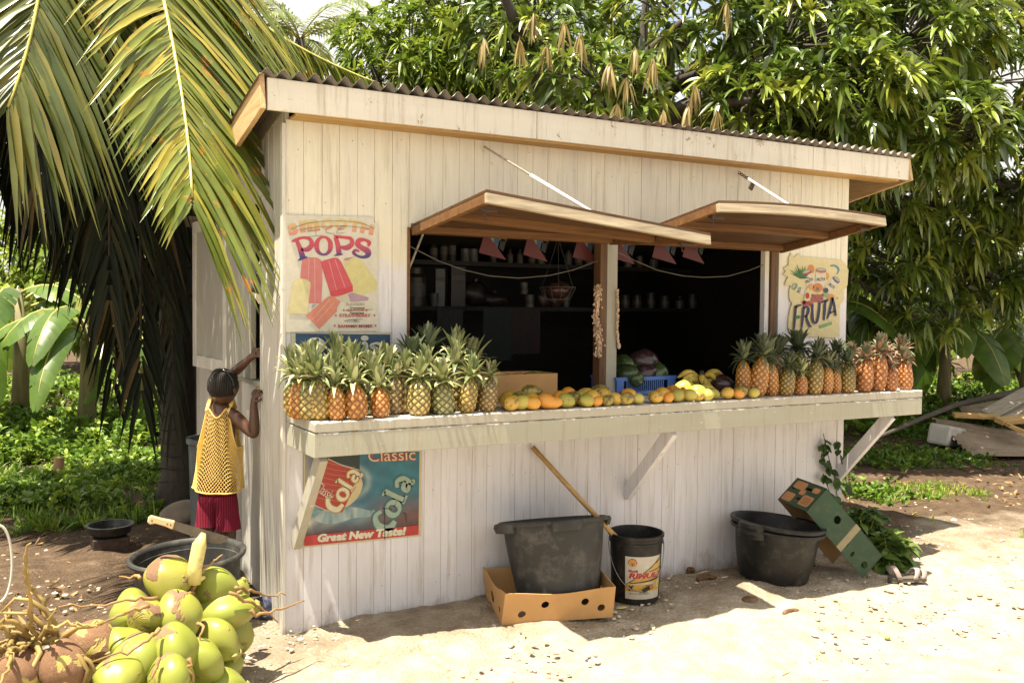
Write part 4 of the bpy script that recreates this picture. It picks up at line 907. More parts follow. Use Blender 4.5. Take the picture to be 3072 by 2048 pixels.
def pineapple(h, r, top, bot, grn, seed, crown=.13, nl=36, mat=M_crown, dry=0):
    """base at origin; colours: orange bot -> top with green grooves grn"""
    h *= 1.13; crown *= .93; rg = np.random.default_rng(seed); e = empty('pineapple', (0, 0, 0), 'pineapple', 'pineapple')
    nt, nz_ = 96, 56; th = np.linspace(0, 2 * math.pi, nt, endpoint=False); t = np.linspace(0, 1, nz_)
    TH, T = np.meshgrid(th, t); pr = np.clip(1 - np.abs(T * 2 - .92) ** 3.4 * .62, 0, 1) * (1 - .16 * T); pr[0] *= .55; pr[-1] *= .5
    K = 8; q = T * h / (2 * math.pi * r / K) * 1.12
    a = (TH / (2 * math.pi) * K + q) % 1; b = (-TH / (2 * math.pi) * K + q) % 1
    m = np.minimum(np.minimum(a, 1 - a), np.minimum(b, 1 - b)) * 2; bump = ss(0, .55, m); eye = ss(.55, .95, m)
    R = r * pr * (1 + .085 * bump + .035 * eye * rg.uniform(.6, 1.2))
    Vv = np.stack([R * np.cos(TH), R * np.sin(TH), T * h], -1).reshape(-1, 3)
    base = np.array(bot)[None, None] * (1 - T[..., None]) + np.array(top)[None, None] * T[..., None]
    ci = np.floor(TH / (2 * math.pi) * K + q) * 13.7 + np.floor(-TH / (2 * math.pi) * K + q) * 7.3; jit = .85 + .3 * (np.sin(ci * 12.9) * .5 + .5)
    c = base * jit[..., None]; c = c * bump[..., None] + np.array(grn)[None, None] * (1 - bump[..., None]); c = c * (1 - .5 * eye[..., None]) + np.array((.50, .40, .24)) * .5 * eye[..., None]
    I = np.arange(nt * nz_).reshape(nz_, nt); J = np.roll(I, -1, 1); F = np.stack([I[:-1], J[:-1], J[1:], I[1:]], -1).reshape(-1, 4)
    np_mesh('fruit', Vv, F, M_pine, None, e, True, c.reshape(-1, 3))
    i = np.arange(nl); u = i / nl; an = i * 2.39996; el = 1.52 - 1.5 * (1 - u) ** 2.2
    d = np.stack([np.cos(an) * np.cos(el), np.sin(an) * np.cos(el), np.sin(el)], -1); bz = h * .955 + .05 * u
    bs = np.stack([np.cos(an) * .014, np.sin(an) * .014, bz], -1); ln = crown * (.42 + .5 * np.sin(u * 2.6 + .35)) * rg.uniform(.85, 1.15, nl)
    v, f, q = leaves(bs, d, ln, .031 * rg.uniform(.8, 1.15, nl), (.55 * (1 - u) + .1) * rg.uniform(.3, 1.5, nl), 5, .6, rg, np.clip(rg.random(nl) * .9 + dry * rg.random(nl), 0, 1), .05, 0, lambda t: max(.03, (1 - t) ** .62 * (.8 + .5 * t)))
    np_mesh('crown', v, f, mat, q, e)
    return e
OR = (.46, .19, .035); YO = (.54, .29, .06); GR = (.25, .22, .06); TN = (.34, .23, .09); GG = (.045, .06, .018); OG = (.17, .055, .012)
kinds = {
    'o': ('squat orange ripe', pineapple(.125, .048, OR, OR, OG, 1, .12)), 'O': ('orange ripe', pineapple(.145, .046, YO, OR, OG, 2, .12)),
    'g': ('tall green-skinned', pineapple(.175, .053, (.27, .24, .08), (.50, .31, .09), GG, 3, .135)), 'G': ('plump green-skinned', pineapple(.145, .052, GR, (.30, .28, .12), GG, 4, .14)),
    'y': ('yellow and green', pineapple(.15, .045, GR, (.50, .29, .06), (.10, .08, .02), 5, .14)), 't': ('tan brown', pineapple(.175, .048, (.16, .14, .05), (.40, .23, .08), (.07, .055, .02), 6, .11, 26)),
    'r': ('ripe orange with dull crown', pineapple(.165, .044, YO, OR, OG, 7, .13, 40, M_crown2)), 'R': ('red-orange with dry crown', pineapple(.17, .05, (.40, .15, .04), (.42, .16, .04), OG, 8, .11, 44, M_crown2, .9)),
    'k': ('green-topped with dull crown', pineapple(.17, .048, (.24, .20, .05), (.44, .23, .05), (.06, .06, .015), 9, .13, 42, M_crown2))}
used = set()
def put(proto, loc, rot, sc, label, group, cat=None):
    if id(proto) in used: o = copy_tree(proto)
    else: o = proto; used.add(id(proto))
    o.location = loc; o.rotation_euler = rot; o.scale = (sc,) * 3 if not isinstance(sc, tuple) else sc
    o['label'] = label; o['group'] = group
    if cat: o['category'] = cat
    return o
rr = random.Random(12)
def row(items, fx, sc, ox, yv, grp, where, base=ZC):
    for i, (px, y, k, s) in enumerate(items):
        p = AY(ox + px / sc, 1240, y); nm, pr = kinds[k]
        put(pr, (p.x, y, base), (rr.uniform(-.13, .13), rr.uniform(-.13, .13), rr.uniform(0, 6)), (s, s, s * rr.uniform(.88, 1.12)), '%s pineapple, %s from left in the %s' % (nm, ORD[i], where), grp)
row([(265, -.34, 'g', 1.02), (385, -.37, 'y', 1.05), (545, -.41, 'O', .92), (745, -.425, 'o', 1.05), (975, -.41, 'o', .95), (1365, -.40, 'g', 1.03), (1615, -.395, 'G', 1.08), (1830, -.395, 'y', 1.05), (2045, -.385, 't', .98)], 0, 3.36, 850, 0, 'pineapples at the left end of the counter', 'front row, left counter end')
row([(165, -.30, 'O', 1.05), (480, -.27, 'y', 1.1), (660, -.28, 'g', 1.05), (860, -.29, 'G', 1.15), (1110, -.31, 't', 1.0), (1210, -.29, 'g', 1.0), (1500, -.28, 'g', 1.08), (1740, -.28, 'g', 1.08), (1930, -.27, 'y', 1.05)], 0, 3.36, 850, 0, 'pineapples at the left end of the counter', 'middle row, left counter end')
row([(120, -.20, 'y', 1.1), (330, -.12, 'G', 1.35), (620, -.13, 'g', 1.15), (800, -.12, 'y', 1.3), (960, -.14, 'G', 1.3), (1240, -.11, 'k', 1.45), (1430, -.12, 'k', 1.3), (1690, -.14, 'g', 1.25), (1850, -.15, 'G', 1.3)], 0, 3.36, 850, 0, 'pineapples at the left end of the counter', 'back row, left counter end')
row([(190, -.33, 'r', 1.05), (335, -.37, 'r', 1.2), (505, -.35, 'r', 1.05), (665, -.385, 'k', .98), (830, -.40, 'o', .85), (985, -.40, 'k', 1.02), (1130, -.41, 'r', .85), (1240, -.40, 'r', .78), (1370, -.41, 'k', .97), (1550, -.41, 'R', 1.05), (1690, -.38, 'R', 1.2), (1865, -.42, 'R', .92), (2030, -.41, 'R', .95)], 0, 3.794, 2180, 0, 'pineapples at the right end of the counter', 'front row, right counter end')
row([(380, -.24, 'k', 1.25), (530, -.22, 'r', 1.3), (820, -.2, 'k', 1.5), (1010, -.24, 'R', 1.15), (1200, -.24, 'k', 1.15), (1400, -.26, 'R', 1.15), (1590, -.25, 'R', 1.15), (1760, -.26, 'R', 1.2), (1990, -.28, 'R', 1.2)], 0, 3.794, 2180, 0, 'pineapples at the right end of the counter', 'back row, right counter end')
M_grey2 = simple('dull cord', (.12, .11, .09), .8, .2, 9, 0)
# mangoes
def mango_proto(col, spot, seed, blush=None):
    n = NT('mango skin %d' % seed); o = n.coord(); a = n.noise(7, o, 4); c = n.mix(n.ramp(a, [(.35, 0), (.65, 1)]), col, blush or tuple(x * 1.15 for x in col))
    s = n.ramp(n.noise(26, o, 8, .75), [(spot, 0), (spot + .05, 1)]); c = n.mix(n.math('MULTIPLY', s, .8), c, (.06, .045, .02))
    m = n.fin(c, .33, .5); mb = MB(); mb.sphere((0, 0, 0), (.052, .04, .038), 20, 14)
    mb.v = [(x + .012 * (y / .04) ** 2 * (1 if y > 0 else .3), y, z * (1 + .14 * x / .05)) for x, y, z in mb.v]
    e = empty('mango', (0, 0, 0), 'mango', 'mango'); mb.build('fruit', m, e, smooth=True)
    k = MB(); k.tube([(-.05, 0, 0), (-.055, 0, .001)], [.005, .004], 7); k.build('stem', M_bark, e); return e
mk = {'y': ('yellow', mango_proto((.50, .27, .035), .62, 1, (.46, .34, .05))), 'o': ('orange', mango_proto((.58, .24, .035), .68, 2, (.56, .30, .04))), 'g': ('green', mango_proto((.27, .27, .05), .60, 3, (.38, .31, .05))),
      'd': ('dark spotted', mango_proto((.26, .22, .05), .50, 4, (.40, .29, .05))), 'p': ('pale yellow', mango_proto((.46, .38, .07), .70, 5, (.42, .36, .09))), 's': ('yellow black-streaked', mango_proto((.48, .30, .05), .55, 6))}
def mangoes(items, where, grp, sc=2.94, ox=1480, oy=1080):
    items = sorted(items, key=lambda t: t[0]); cnt = {}
    for u, v, k, y, s in items:
        p = AY(ox + u / sc, oy + v / sc, y); z = max(p.z, ZC + .038 * s); nm, pr = mk[k]; lv = 'bottom' if v > 385 else ('middle' if v > 325 else 'top')
        n = cnt[(lv, nm)] = cnt.get((lv, nm), -1) + 1
        put(pr, (p.x, y, z), (rr.uniform(-.5, .5), rr.uniform(-.4, .4), rr.uniform(-.7, .7) + rr.choice((0, 3.1))), s * .92, '%s mango, %s such from left, %s layer of the %s' % (nm, ORD[n], lv, where), grp)
mangoes([(135, 340, 'y', -.30, 1.15), (230, 340, 'd', -.35, 1.1), (335, 285, 'd', -.33, 1.15), (135, 410, 's', -.37, 1.05), (165, 445, 's', -.42, 1.1), (255, 410, 'p', -.41, 1.05), (350, 405, 'y', -.38, 1.1), (410, 370, 's', -.33, 1.0), (340, 450, 'o', -.43, .95), (470, 435, 'o', -.42, 1.1),
          (585, 370, 'o', -.38, 1.2), (540, 450, 'o', -.43, .9), (640, 430, 'g', -.42, 1.05), (670, 305, 'o', -.31, 1.1), (700, 385, 'd', -.36, 1.1), (765, 365, 'p', -.33, 1.0), (820, 305, 's', -.29, 1.1), (790, 410, 'o', -.39, .8), (820, 425, 'g', -.43, .95), (863, 365, 's', -.40, 1.15),
          (935, 275, 'd', -.31, 1.05), (925, 400, 'y', -.41, .85), (980, 350, 's', -.37, 1.2), (1010, 415, 'd', -.43, .85), (1070, 392, 's', -.40, .95), (915, 430, 'o', -.43, .8), (1190, 350, 'o', -.39, 1.2), (1170, 400, 'd', -.43, .95), (1270, 395, 'p', -.42, .85)], 'long left mango heap', 'mangoes heaped on the counter')
mangoes([(1415, 380, 's', -.40, .95), (1440, 392, 's', -.43, .95), (1497, 345, 'y', -.39, 1.15), (1570, 280, 'o', -.27, 1.05), (1605, 310, 'o', -.32, 1.05), (1580, 350, 'o', -.36, .8), (1650, 355, 'o', -.39, .9), (1545, 390, 'o', -.43, .85), (1625, 380, 'g', -.42, 1.05), (1720, 315, 'o', -.34, 1.15), (1680, 245, 'p', -.25, 1.3),
          (1740, 362, 'p', -.42, .95), (1815, 305, 'p', -.38, 1.2), (1880, 300, 'p', -.34, 1.15), (1810, 372, 's', -.43, .9), (1895, 375, 'p', -.43, .95), (1940, 360, 'g', -.39, .9), (2060, 345, 's', -.41, .95), (2125, 335, 'y', -.38, .7), (2180, 325, 'd', -.40, 1.0), (2165, 357, 'o', -.43, .8), (2300, 350, 'p', -.43, .85)], 'right mango heap', 'mangoes heaped on the counter')
# cardboard box with mangoes, inside the left window
p0 = AY(1480 + 20 / 2.94, 1080 + 350 / 2.94, -.10); p1 = AY(1480 + 545 / 2.94, 1080 + 350 / 2.94, -.06)
bx = empty('cardboard_box', ((p0.x + p1.x) / 2 - .05, .02, ZC + .003), 'brown cardboard box of mangoes standing just inside the left window opening', 'box'); hw = (p1.x - p0.x) / 2 + .05
for nm, c, d in (('front_panel', (0, -.1, .075), (2 * hw, .005, .15)), ('back_panel', (0, .13, .075), (2 * hw, .005, .15)), ('side_panel', (-hw, .015, .075), (.005, .225, .15)), ('side_panel', (hw, .015, .075), (.005, .225, .15)), ('bottom_panel', (0, .015, .004), (2 * hw - .01, .22, .006))):
    mb = MB(); mb.box(c, d); mb.build(nm, M_card, bx)
for i, (u, v, k, y) in enumerate(((225, 185, 'o', -.0), (320, 170, 'd', .03), (360, 160, 'd', .05), (430, 178, 'g', .02), (495, 180, 'g', .0), (120, 190, 'g', .03))):
    p = AY(1480 + u / 2.94, 1080 + v / 2.94, y); put(mk[k][1], (p.x, y, max(p.z, ZC + .10)), (.2 * i, .3, i), 1.15, '%s mango in the cardboard box, %s from the left' % (mk[k][0], ORD[[1, 2, 3, 4, 5, 0][i]]), 'mangoes in the cardboard box')
# blue crate
M_blue = simple('blue crate plastic', (.06, .14, .42), .4, .1, 9, .05)
q0 = AY(1480 + 1090 / 2.94, 1080 + 300 / 2.94, -.02); q1 = AY(1480 + 1600 / 2.94, 1080 + 300 / 2.94, -.02); cw = q1.x - q0.x
ce = empty('blue_crate', ((q0.x + q1.x) / 2, .11, ZC + .004), 'blue plastic crate of dark round fruit beside the middle window post', 'crate')
mb = MB(); hh = .105
for y in (-.13, .13):
    mb.box((0, y, hh - .008), (cw, .012, .022)); mb.box((0, y, .012), (cw - .03, .01, .024))
    mb.box((-cw / 2 + .02, y, hh / 2), (.05, .01, hh - .03)); mb.box((cw / 2 - .03, y, hh / 2), (.05, .01, hh - .03))
    for i in range(19): mb.box((-cw / 2 + .07 + i * (cw - .16) / 18, y, hh / 2), (.005, .006, hh - .035))
for x in (-cw / 2, cw / 2): mb.box((x, 0, hh / 2), (.01, .26, hh)); mb.box((x, 0, hh - .006), (.022, .27, .018))
mb.build('basket', M_blue, ce); mb = MB(); mb.box((0, 0, .004), (cw - .02, .25, .006)); mb.build('bottom', M_blue, ce)
M_avo = simple('dark green fruit skin', (.03, .055, .015), .25, .4, 14, .05, spec=.6); M_purp = simple('dark purple fruit skin', (.035, .016, .02), .25, .4, 14, .05, spec=.6)
avp = {}
for nm, m in (('dark green', M_avo), ('dark purple', M_purp)):
    a = empty('avocado', (0, 0, 0), 'x', 'avocado'); mb = MB(); mb.sphere((0, 0, 0), (.062, .062, .078), 20, 14); mb.v = [(x * (1 - .25 * max(0, z / .078)), y * (1 - .25 * max(0, z / .078)), z) for x, y, z in mb.v]; mb.build('fruit', m, a, smooth=True); avp[nm] = a
for i, (u, v, c, y, s, lb) in enumerate(((1175, 140, 'dark green', .04, 1.25, 'large dark green avocado at left in the blue crate'), (1335, 125, 'dark purple', .05, 1.05, 'dark purple avocado in the middle of the blue crate'), (1455, 115, 'dark green', .05, 1.05, 'dark green avocado at the right side of the blue crate'), (1135, 40, 'dark green', .14, 1.1, 'dark green avocado at back left, on top in the blue crate'),
        (1320, 10, 'dark purple', .13, 1.25, 'dark purple avocado topmost in the blue crate'), (1255, 165, 'dark green', -.02, .8, 'small green avocado at the front of the blue crate'), (1240, 80, 'dark green', .13, 1.0, 'green avocado behind the large left one in the blue crate'), (1400, 60, 'dark purple', .15, 1.0, 'purple avocado at back right in the blue crate'))):
    p = AY(1480 + u / 2.94, 1080 + v / 2.94, y); put(avp[c], p, (1.2, .3 * i, i), s, lb, 'avocados in the blue crate')
p = AY(1480 + 2022 / 2.94, 1080 + 258 / 2.94, -.18); o = copy_tree(avp['dark purple']); o.location = (p.x, -.18, ZC + .062); o.rotation_euler = (1.57, .2, .3); o['label'] = 'single black avocado on the counter right of the bananas'; o['group'] = 'loose fruit'; o.scale = (1, 1, 1)
# bananas
bn = empty('banana_bunch', (AY(1480 + 1830 / 2.94, 1200, -.12).x, -.12, ZC), 'bunch of small yellow bananas with dark crown in the right window', 'bananas')
M_bana = simple('banana skin', (.52, .38, .06), .45, .15, 9, .02, dirt=(.12, .08, .03))
mb = MB(); mb.tube([(0, .0, .06), (0, 0, .1), (.005, 0, .145)], [.035, .022, .012], 10); mb.build('bunch_stem', M_bark, bn, smooth=True)
for i in range(15):
    a = [3.2, 2.9, 3.5, 3.35, 3.05, -.1, .15, -.3, .3, -.05, -1.2, -1.5, -1.8, -2.1, -.8][i]; lv = (i % 5) * .018; L_ = .15 if i < 10 else .075
    P = [Vector((math.cos(a) * (.02 + L_ * t), math.sin(a) * (.02 + L_ * t * .7), .035 + lv + (.028 * math.sin(t * 3.1)) - (.0 if i < 10 else .02 * t))) for t in np.linspace(0, 1, 8)]
    mb = MB(); mb.tube(P, [.008, .014, .0185, .0195, .0195, .018, .012, .004], 8); mb.build('banana', M_bana, bn, smooth=True)
# counter bits inside: shells and pennants, strings, shelves
M_shell = simple('shell', (.50, .36, .24), .4, .5, 60, .1)
def shells(name, pts, label, n, r):
    e = empty(name, pts[0], label, 'shell necklace'); o0 = Vector(pts[0]); mb = MB(); rg = random.Random(5); P = [Vector(p) - o0 for p in pts]
    mb.tube(P, .0015, 4); mb.build('string', M_grey, e); mb = MB()
    for i in range(n):
        t = i / n * (len(P) - 1); k = int(t); c = P[k].lerp(P[k + 1], t - k) + Vector((rg.gauss(0, r), rg.gauss(0, r), 0)); mb.sphere(c, (.006, .005, .011), 6, 4, R=Euler((rg.uniform(-1, 1), rg.uniform(-1, 1), 0)).to_matrix())
    o = mb.build('shells', M_shell, e, smooth=True); tag(o, kind='stuff'); return e
q = lambda u, v, y=-.02: AY(1200 + u / 3.36, 680 + v / 3.36, y)
shells('shell_necklace', [q(1995, 590), q(1990, 700), q(1985, 860), q(1980, 985)], 'thick bunch of shell necklaces hanging highest on the brown post', 150, .009)
shells('shell_necklace', [q(1995, 990), q(1990, 1100), q(2010, 1200), q(2005, 1310)], 'lower bunch of shell necklaces hanging on the brown post', 130, .010)
shells('shell_necklace', [q(2193, 640), q(2195, 850), q(2190, 1050), q(2207, 1210)], 'thin single shell necklace hanging right of the pale window post', 60, .002)
mb = MB(); mb.sphere(q(2207, 1200), (.012, .008, .02), 8, 6); tag(mb.build('shell_pendant', M_shell, smooth=True), 'cone shell pendant at the end of the thin necklace', 'shell')
for lb, P in (('drooping cord strung across the left window opening', ((95, 195), (180, 240), (400, 350), (640, 435), (900, 495), (1200, 518), (1500, 492), (1750, 435), (2020, 332))), ('drooping cord strung across the right window opening', ((2205, 262), (2352, 335), (2600, 440), (2850, 495), (3050, 510), (3300, 500), (3520, 440), (3720, 360)))):
    mb = MB(); mb.tube([q(u, v, .03) for u, v in P], .0026, 5); tag(mb.build('cord', M_grey2), lb, 'cord')
mb = MB(); mb.tube([q(230, 75, .05), q(88, 430, .05)], .006, 6); tag(mb.build('rope', M_grey), 'slanting rope at the left edge of the left window opening', 'rope')
flags = [(0, 0, 1., 'leftmost'), (440, 20, .9, 'second from the left'), (945, 45, 1.0, 'third from the left'), (1310, 45, .95, 'fourth from left'), (1740, 45, .9, 'fifth from the left'), (2040, 40, .8, 'rightmost')]
for dx, dy, s, lb in flags:
    f = lambda pts: [q(860 + dx + (u - 860) * s, dy + v, .10) for u, v in pts]; e = empty('pennant', f([(900, 100)])[0], '%s red white blue sun pennant hanging in the window' % lb, 'pennant', 'pennants strung in the window'); mb = MB()
    mb.poly(f([(850, 70), (905, 105), (985, 215), (1070, 335), (795, 262), (830, 140)]), lin(105, 30, 38)); mb.poly(f([(890, 70), (950, 70), (945, 165), (905, 105)]), lin(150, 143, 125)); mb.poly(f([(950, 70), (1015, 70), (985, 215), (945, 165)]), lin(42, 85, 120))
    c = (1040, 100); pts = [(c[0] + (58 if i % 2 else 36) * math.cos(i * math.pi / 12), c[1] + (58 if i % 2 else 36) * math.sin(i * math.pi / 12)) for i in range(24)]; mb.poly(f(pts), lin(160, 120, 35)); mb.poly(f([(1000, 215), (1015, 120), (1075, 130), (1040, 250)]), lin(25, 25, 30))
    o = mb.build('cloth', M_print); place(o, e)
# shelves (parts of the hut) and goods on them
sh = 1.45
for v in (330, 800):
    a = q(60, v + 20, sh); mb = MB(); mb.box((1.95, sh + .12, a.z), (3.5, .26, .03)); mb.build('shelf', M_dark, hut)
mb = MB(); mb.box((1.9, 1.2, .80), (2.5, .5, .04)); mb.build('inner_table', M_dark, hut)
zA = q(60, 350, sh).z + .015; zB = q(60, 820, sh).z + .015
def goods(kind, u, w, h, z, col, label, y=sh + .03, cat='tin', band=None):
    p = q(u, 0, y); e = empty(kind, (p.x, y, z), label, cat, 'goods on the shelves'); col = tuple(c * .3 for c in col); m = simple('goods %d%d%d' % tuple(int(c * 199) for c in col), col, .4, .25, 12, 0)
    mb = MB()
    if kind in ('tin_can', 'glass_jar', 'bottle', 'cup'):
        pr = {'tin_can': [(0, 0), (w, 0), (w, .004), (w * .96, .008), (w * .96, h - .008), (w, h - .004), (w, h), (0, h)], 'glass_jar': [(0, 0), (w, 0), (w, h * .75), (w * .7, h * .85), (w * .75, h), (0, h)], 'bottle': [(0, 0), (w, 0), (w, h * .6), (w * .4, h * .78), (w * .35, h), (0, h)], 'cup': [(0, 0), (w * .8, 0), (w, h), (w * .9, h), (w * .7, .01)]}[kind]
        mb.lathe(pr, 18); mb.build('body', m, e, smooth=40); mb = MB(); mb.lathe([(w * 1.01, h * .25), (w * 1.01, h * .6)], 18); mb.build('wrapper', simple('pale wrapper', (.09, .08, .065), .5, .4, 20, 0), e, smooth=True)
    elif kind == 'carton': mb.box((0, 0, h / 2), (w, w * .5, h)); mb.build('body', m, e); mb = MB(); mb.box((0, -w * .25 - .001, h * .72), (w * .9, .002, h * .12)); mb.build('front_print', simple('pale wrapper', (.09, .08, .065)), e)
    else:
        rg = np.random.default_rng(int(u)); mb.sphere((0, 0, h / 2), (w / 2, w / 4, h / 2), 16, 10); mb.v = [(x + .06 * w * math.sin(z * 60 + y * 50), y, z + .05 * h * math.sin(x * 70)) for x, y, z in mb.v]; mb.build('body', m, e, smooth=True)
        mb = MB(); mb.tube([(0, 0, h * .93), (.01, 0, h * 1.08)], [.012, .02], 6); mb.build('knot', m, e)
    return e
A1 = [('tin_can', 655, .035, .09, (.30, .30, .28), 'pale small tin, left of a pair on the upper shelf'), ('tin_can', 740, .035, .09, (.32, .32, .30), 'pale small tin, right of a pair on the upper shelf'), ('bottle', 340, .03, .14, (.12, .10, .08), 'dark bottle at the left of the upper shelf'), ('bottle', 440, .03, .16, (.10, .12, .08), 'greenish bottle, second on the upper shelf'), ('bottle', 525, .03, .18, (.06, .08, .06), 'tall dark bottle on the upper shelf'), ('bottle', 940, .025, .10, (.20, .17, .10), 'small bottle behind the first pennant'), ('bottle', 1110, .025, .10, (.25, .2, .15), 'small bottle right of the first pennant'), ('bottle', 1210, .025, .10, (.3, .22, .15), 'small pale bottle left of the second pennant')]
B1 = [('glass_jar', 150, .08, .26, (.12, .09, .05), 'big glass jar at the far left of the lower shelf'), ('carton', 400, .07, .26, (.36, .40, .36), 'pale green packet on the lower shelf'), ('carton', 575, .11, .28, (.10, .06, .04), 'dark brown drink carton with pale print on the lower shelf'), ('bag', 760, .2, .18, (.07, .05, .04), 'dark bag right of the brown carton'), ('bag', 950, .22, .10, (.12, .07, .05), 'reddish stacked packets on the lower shelf'), ('tin_can', 1310, .035, .09, (.45, .42, .30), 'shiny gold tin on the lower shelf'), ('bag', 1460, .12, .12, (.16, .09, .06), 'brown packet right of the gold tin'), ('bag', 1580, .12, .12, (.20, .10, .06), 'reddish packet right of the brown packet'), ('tin_can', 1680, .03, .11, (.2, .2, .2), 'grey bottle-like tin near the middle post'), ('cup', 345, .035, .09, (.28, .24, .18), 'pale cup in front of the green packet'), ('tin_can', 2280, .035, .10, (.13, .13, .11), 'dull tin right of the middle post'), ('tin_can', 2400, .035, .10, (.12, .12, .10), 'dull tin, second right of the middle post'), ('tin_can', 2540, .035, .12, (.10, .11, .10), 'dull tin, third right of the middle post'), ('tin_can', 2680, .035, .10, (.13, .12, .1), 'dull tin, fourth right of the middle post')]
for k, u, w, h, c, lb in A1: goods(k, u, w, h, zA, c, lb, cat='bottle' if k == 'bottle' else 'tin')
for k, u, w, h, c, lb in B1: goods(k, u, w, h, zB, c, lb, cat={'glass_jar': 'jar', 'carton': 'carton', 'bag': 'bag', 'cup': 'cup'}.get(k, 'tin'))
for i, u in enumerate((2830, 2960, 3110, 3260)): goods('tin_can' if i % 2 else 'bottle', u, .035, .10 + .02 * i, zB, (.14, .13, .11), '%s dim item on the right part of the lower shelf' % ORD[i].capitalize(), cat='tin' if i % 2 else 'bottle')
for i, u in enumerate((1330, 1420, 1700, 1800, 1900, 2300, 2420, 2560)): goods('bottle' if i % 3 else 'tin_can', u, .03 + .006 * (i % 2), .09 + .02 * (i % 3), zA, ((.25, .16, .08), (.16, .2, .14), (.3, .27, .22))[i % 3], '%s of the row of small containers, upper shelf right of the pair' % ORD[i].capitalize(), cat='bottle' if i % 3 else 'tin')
for i, (u, v, w_, h_) in enumerate(((1120, 1150, .34, .10), (1350, 1200, .30, .14), (1650, 1190, .36, .10), (700, 1200, .3, .12))): goods('bag', u, w_, h_, .82, ((.2, .2, .2), (.12, .13, .12), (.3, .28, .24), (.1, .08, .06))[i], '%s crumpled bag on the inner table behind the left window' % ('second', 'third', 'fourth', 'first')[i].capitalize(), y=1.15, cat='bag')
goods('tin_can', 1255, .03, .085, zB + .095, (.45, .42, .30), 'smaller shiny tin stacked above the gold tin')
def hang(u, v, w, h, col, label, y=.9):
    p = q(u, v, y); n = 8; mb = MB(); vs = []
    for j in range(n + 1):
        for i in range(n + 1): vs.append(p + Vector(((i / n - .5) * w * (1 - .02 * math.sin(j)), .004 * math.sin(i * 2.1 + j * .3), -j / n * h)))
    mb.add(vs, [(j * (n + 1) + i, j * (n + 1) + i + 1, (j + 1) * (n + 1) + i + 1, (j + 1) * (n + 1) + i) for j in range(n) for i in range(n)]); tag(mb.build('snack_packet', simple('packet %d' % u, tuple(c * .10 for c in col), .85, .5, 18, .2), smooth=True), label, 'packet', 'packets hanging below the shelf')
hang(505, 830, .18, .38, (.10, .11, .11), 'grey clear packet hanging left below the shelf'); hang(985, 825, .21, .34, (.06, .11, .10), 'teal snack packet hanging below the shelf'); hang(1270, 825, .22, .30, (.12, .05, .05), 'red and teal snack packet hanging below the shelf')
p = q(1590, 640, .8); bk = empty('hanging_basket', p, 'wire basket with clear bag hanging behind the third pennant', 'basket'); mb = MB()
for i in range(10):
    a = i * .628; mb.tube([(.12 * math.cos(a), .12 * math.sin(a), .02), (.08 * math.cos(a), .08 * math.sin(a), -.06), (0, 0, -.07)], .002, 4)
for r, z in ((.12, .02), (.08, -.06)): mb.tube([(r * math.cos(t), r * math.sin(t), z) for t in np.linspace(0, 6.2832, 17)], .003, 5)
for a in (0, 2.1, 4.2): mb.tube([(.12 * math.cos(a), .12 * math.sin(a), .02), (0, 0, .34)], .0015, 4)
mb.build('wire_frame', M_grey2, bk); mb = MB(); mb.sphere((0, 0, .0), (.085, .07, .055), 14, 9); mb.v = [(x + .01 * math.sin(z * 90), y + .01 * math.sin(x * 80), z + .012 * math.sin(x * 60 + y * 50)) for x, y, z in mb.v]
tag(mb.build('plastic_bag', simple('clear bag with red fruit', (.09, .04, .03), .2, .6, 16, .3), smooth=True), 'crumpled clear bag with red things lying in the wire basket', 'bag').location = p
# ------------------------------------------------------------ things on the ground
def G3(u, v): return AG(u, v)
def tub(loc, rt, rb, h, label, mat, rot=(0, 0, 0), handles=(0, math.pi), rim=.03, sy=1., ribs=0, group=None):
    e = empty('plastic_tub', loc, label, 'tub', group, rot); mb = MB()
    pr = [(0, 0), (rb * .9, 0), (rb, .012), (rb + (rt - rb) * .5, h * .5), (rt - .012, h - .03), (rt - .010, h - .02), (rt + rim * .3, h - .018), (rt + rim, h - .02), (rt + rim + .004, h - .008), (rt + rim, h), (rt + .004, h + .003), (rt - .006, h - .004)]
    for i in range(ribs): pr += [(rt - .010 - .002 * (i % 2), h - .012 - .012 * i)]
    pr += [(rt - .018, h - .05), (rb + (rt - rb) * .5 - .008, h * .5), (rb - .012, .016), (0, .014)]
    mb.lathe(pr, 64, sy=sy); mb.v = [(x * (1 + .008 * math.sin(3 * math.atan2(y, x))), y, z) for x, y, z in mb.v]; mb.build('body', mat, e, smooth=35)
    for a in handles:
        mb = MB(); n = 14; vs = []
        for i in range(n + 1):
            q = a - .30 + .60 * i / n; o = .045 * math.sin(math.pi * i / n) ** .4
            for r, z in ((rt + rim * .7, h), (rt + rim * .7 + o, h - .004), (rt + rim * .7 + o + .006, h - .022), (rt + rim * .5 + o * .9, h - .05), (rt + rim * .4 + o * .6, h - .048), (rt + rim * .6, h - .01)): vs.append((r * math.cos(q), r * math.sin(q) * sy, z))
        mb.add(vs, [(i * 6 + j, i * 6 + (j + 1) % 6, i * 6 + 6 + (j + 1) % 6, i * 6 + 6 + j) for i in range(n) for j in range(6)]); mb.build('handle', mat, e, smooth=40)
    return e
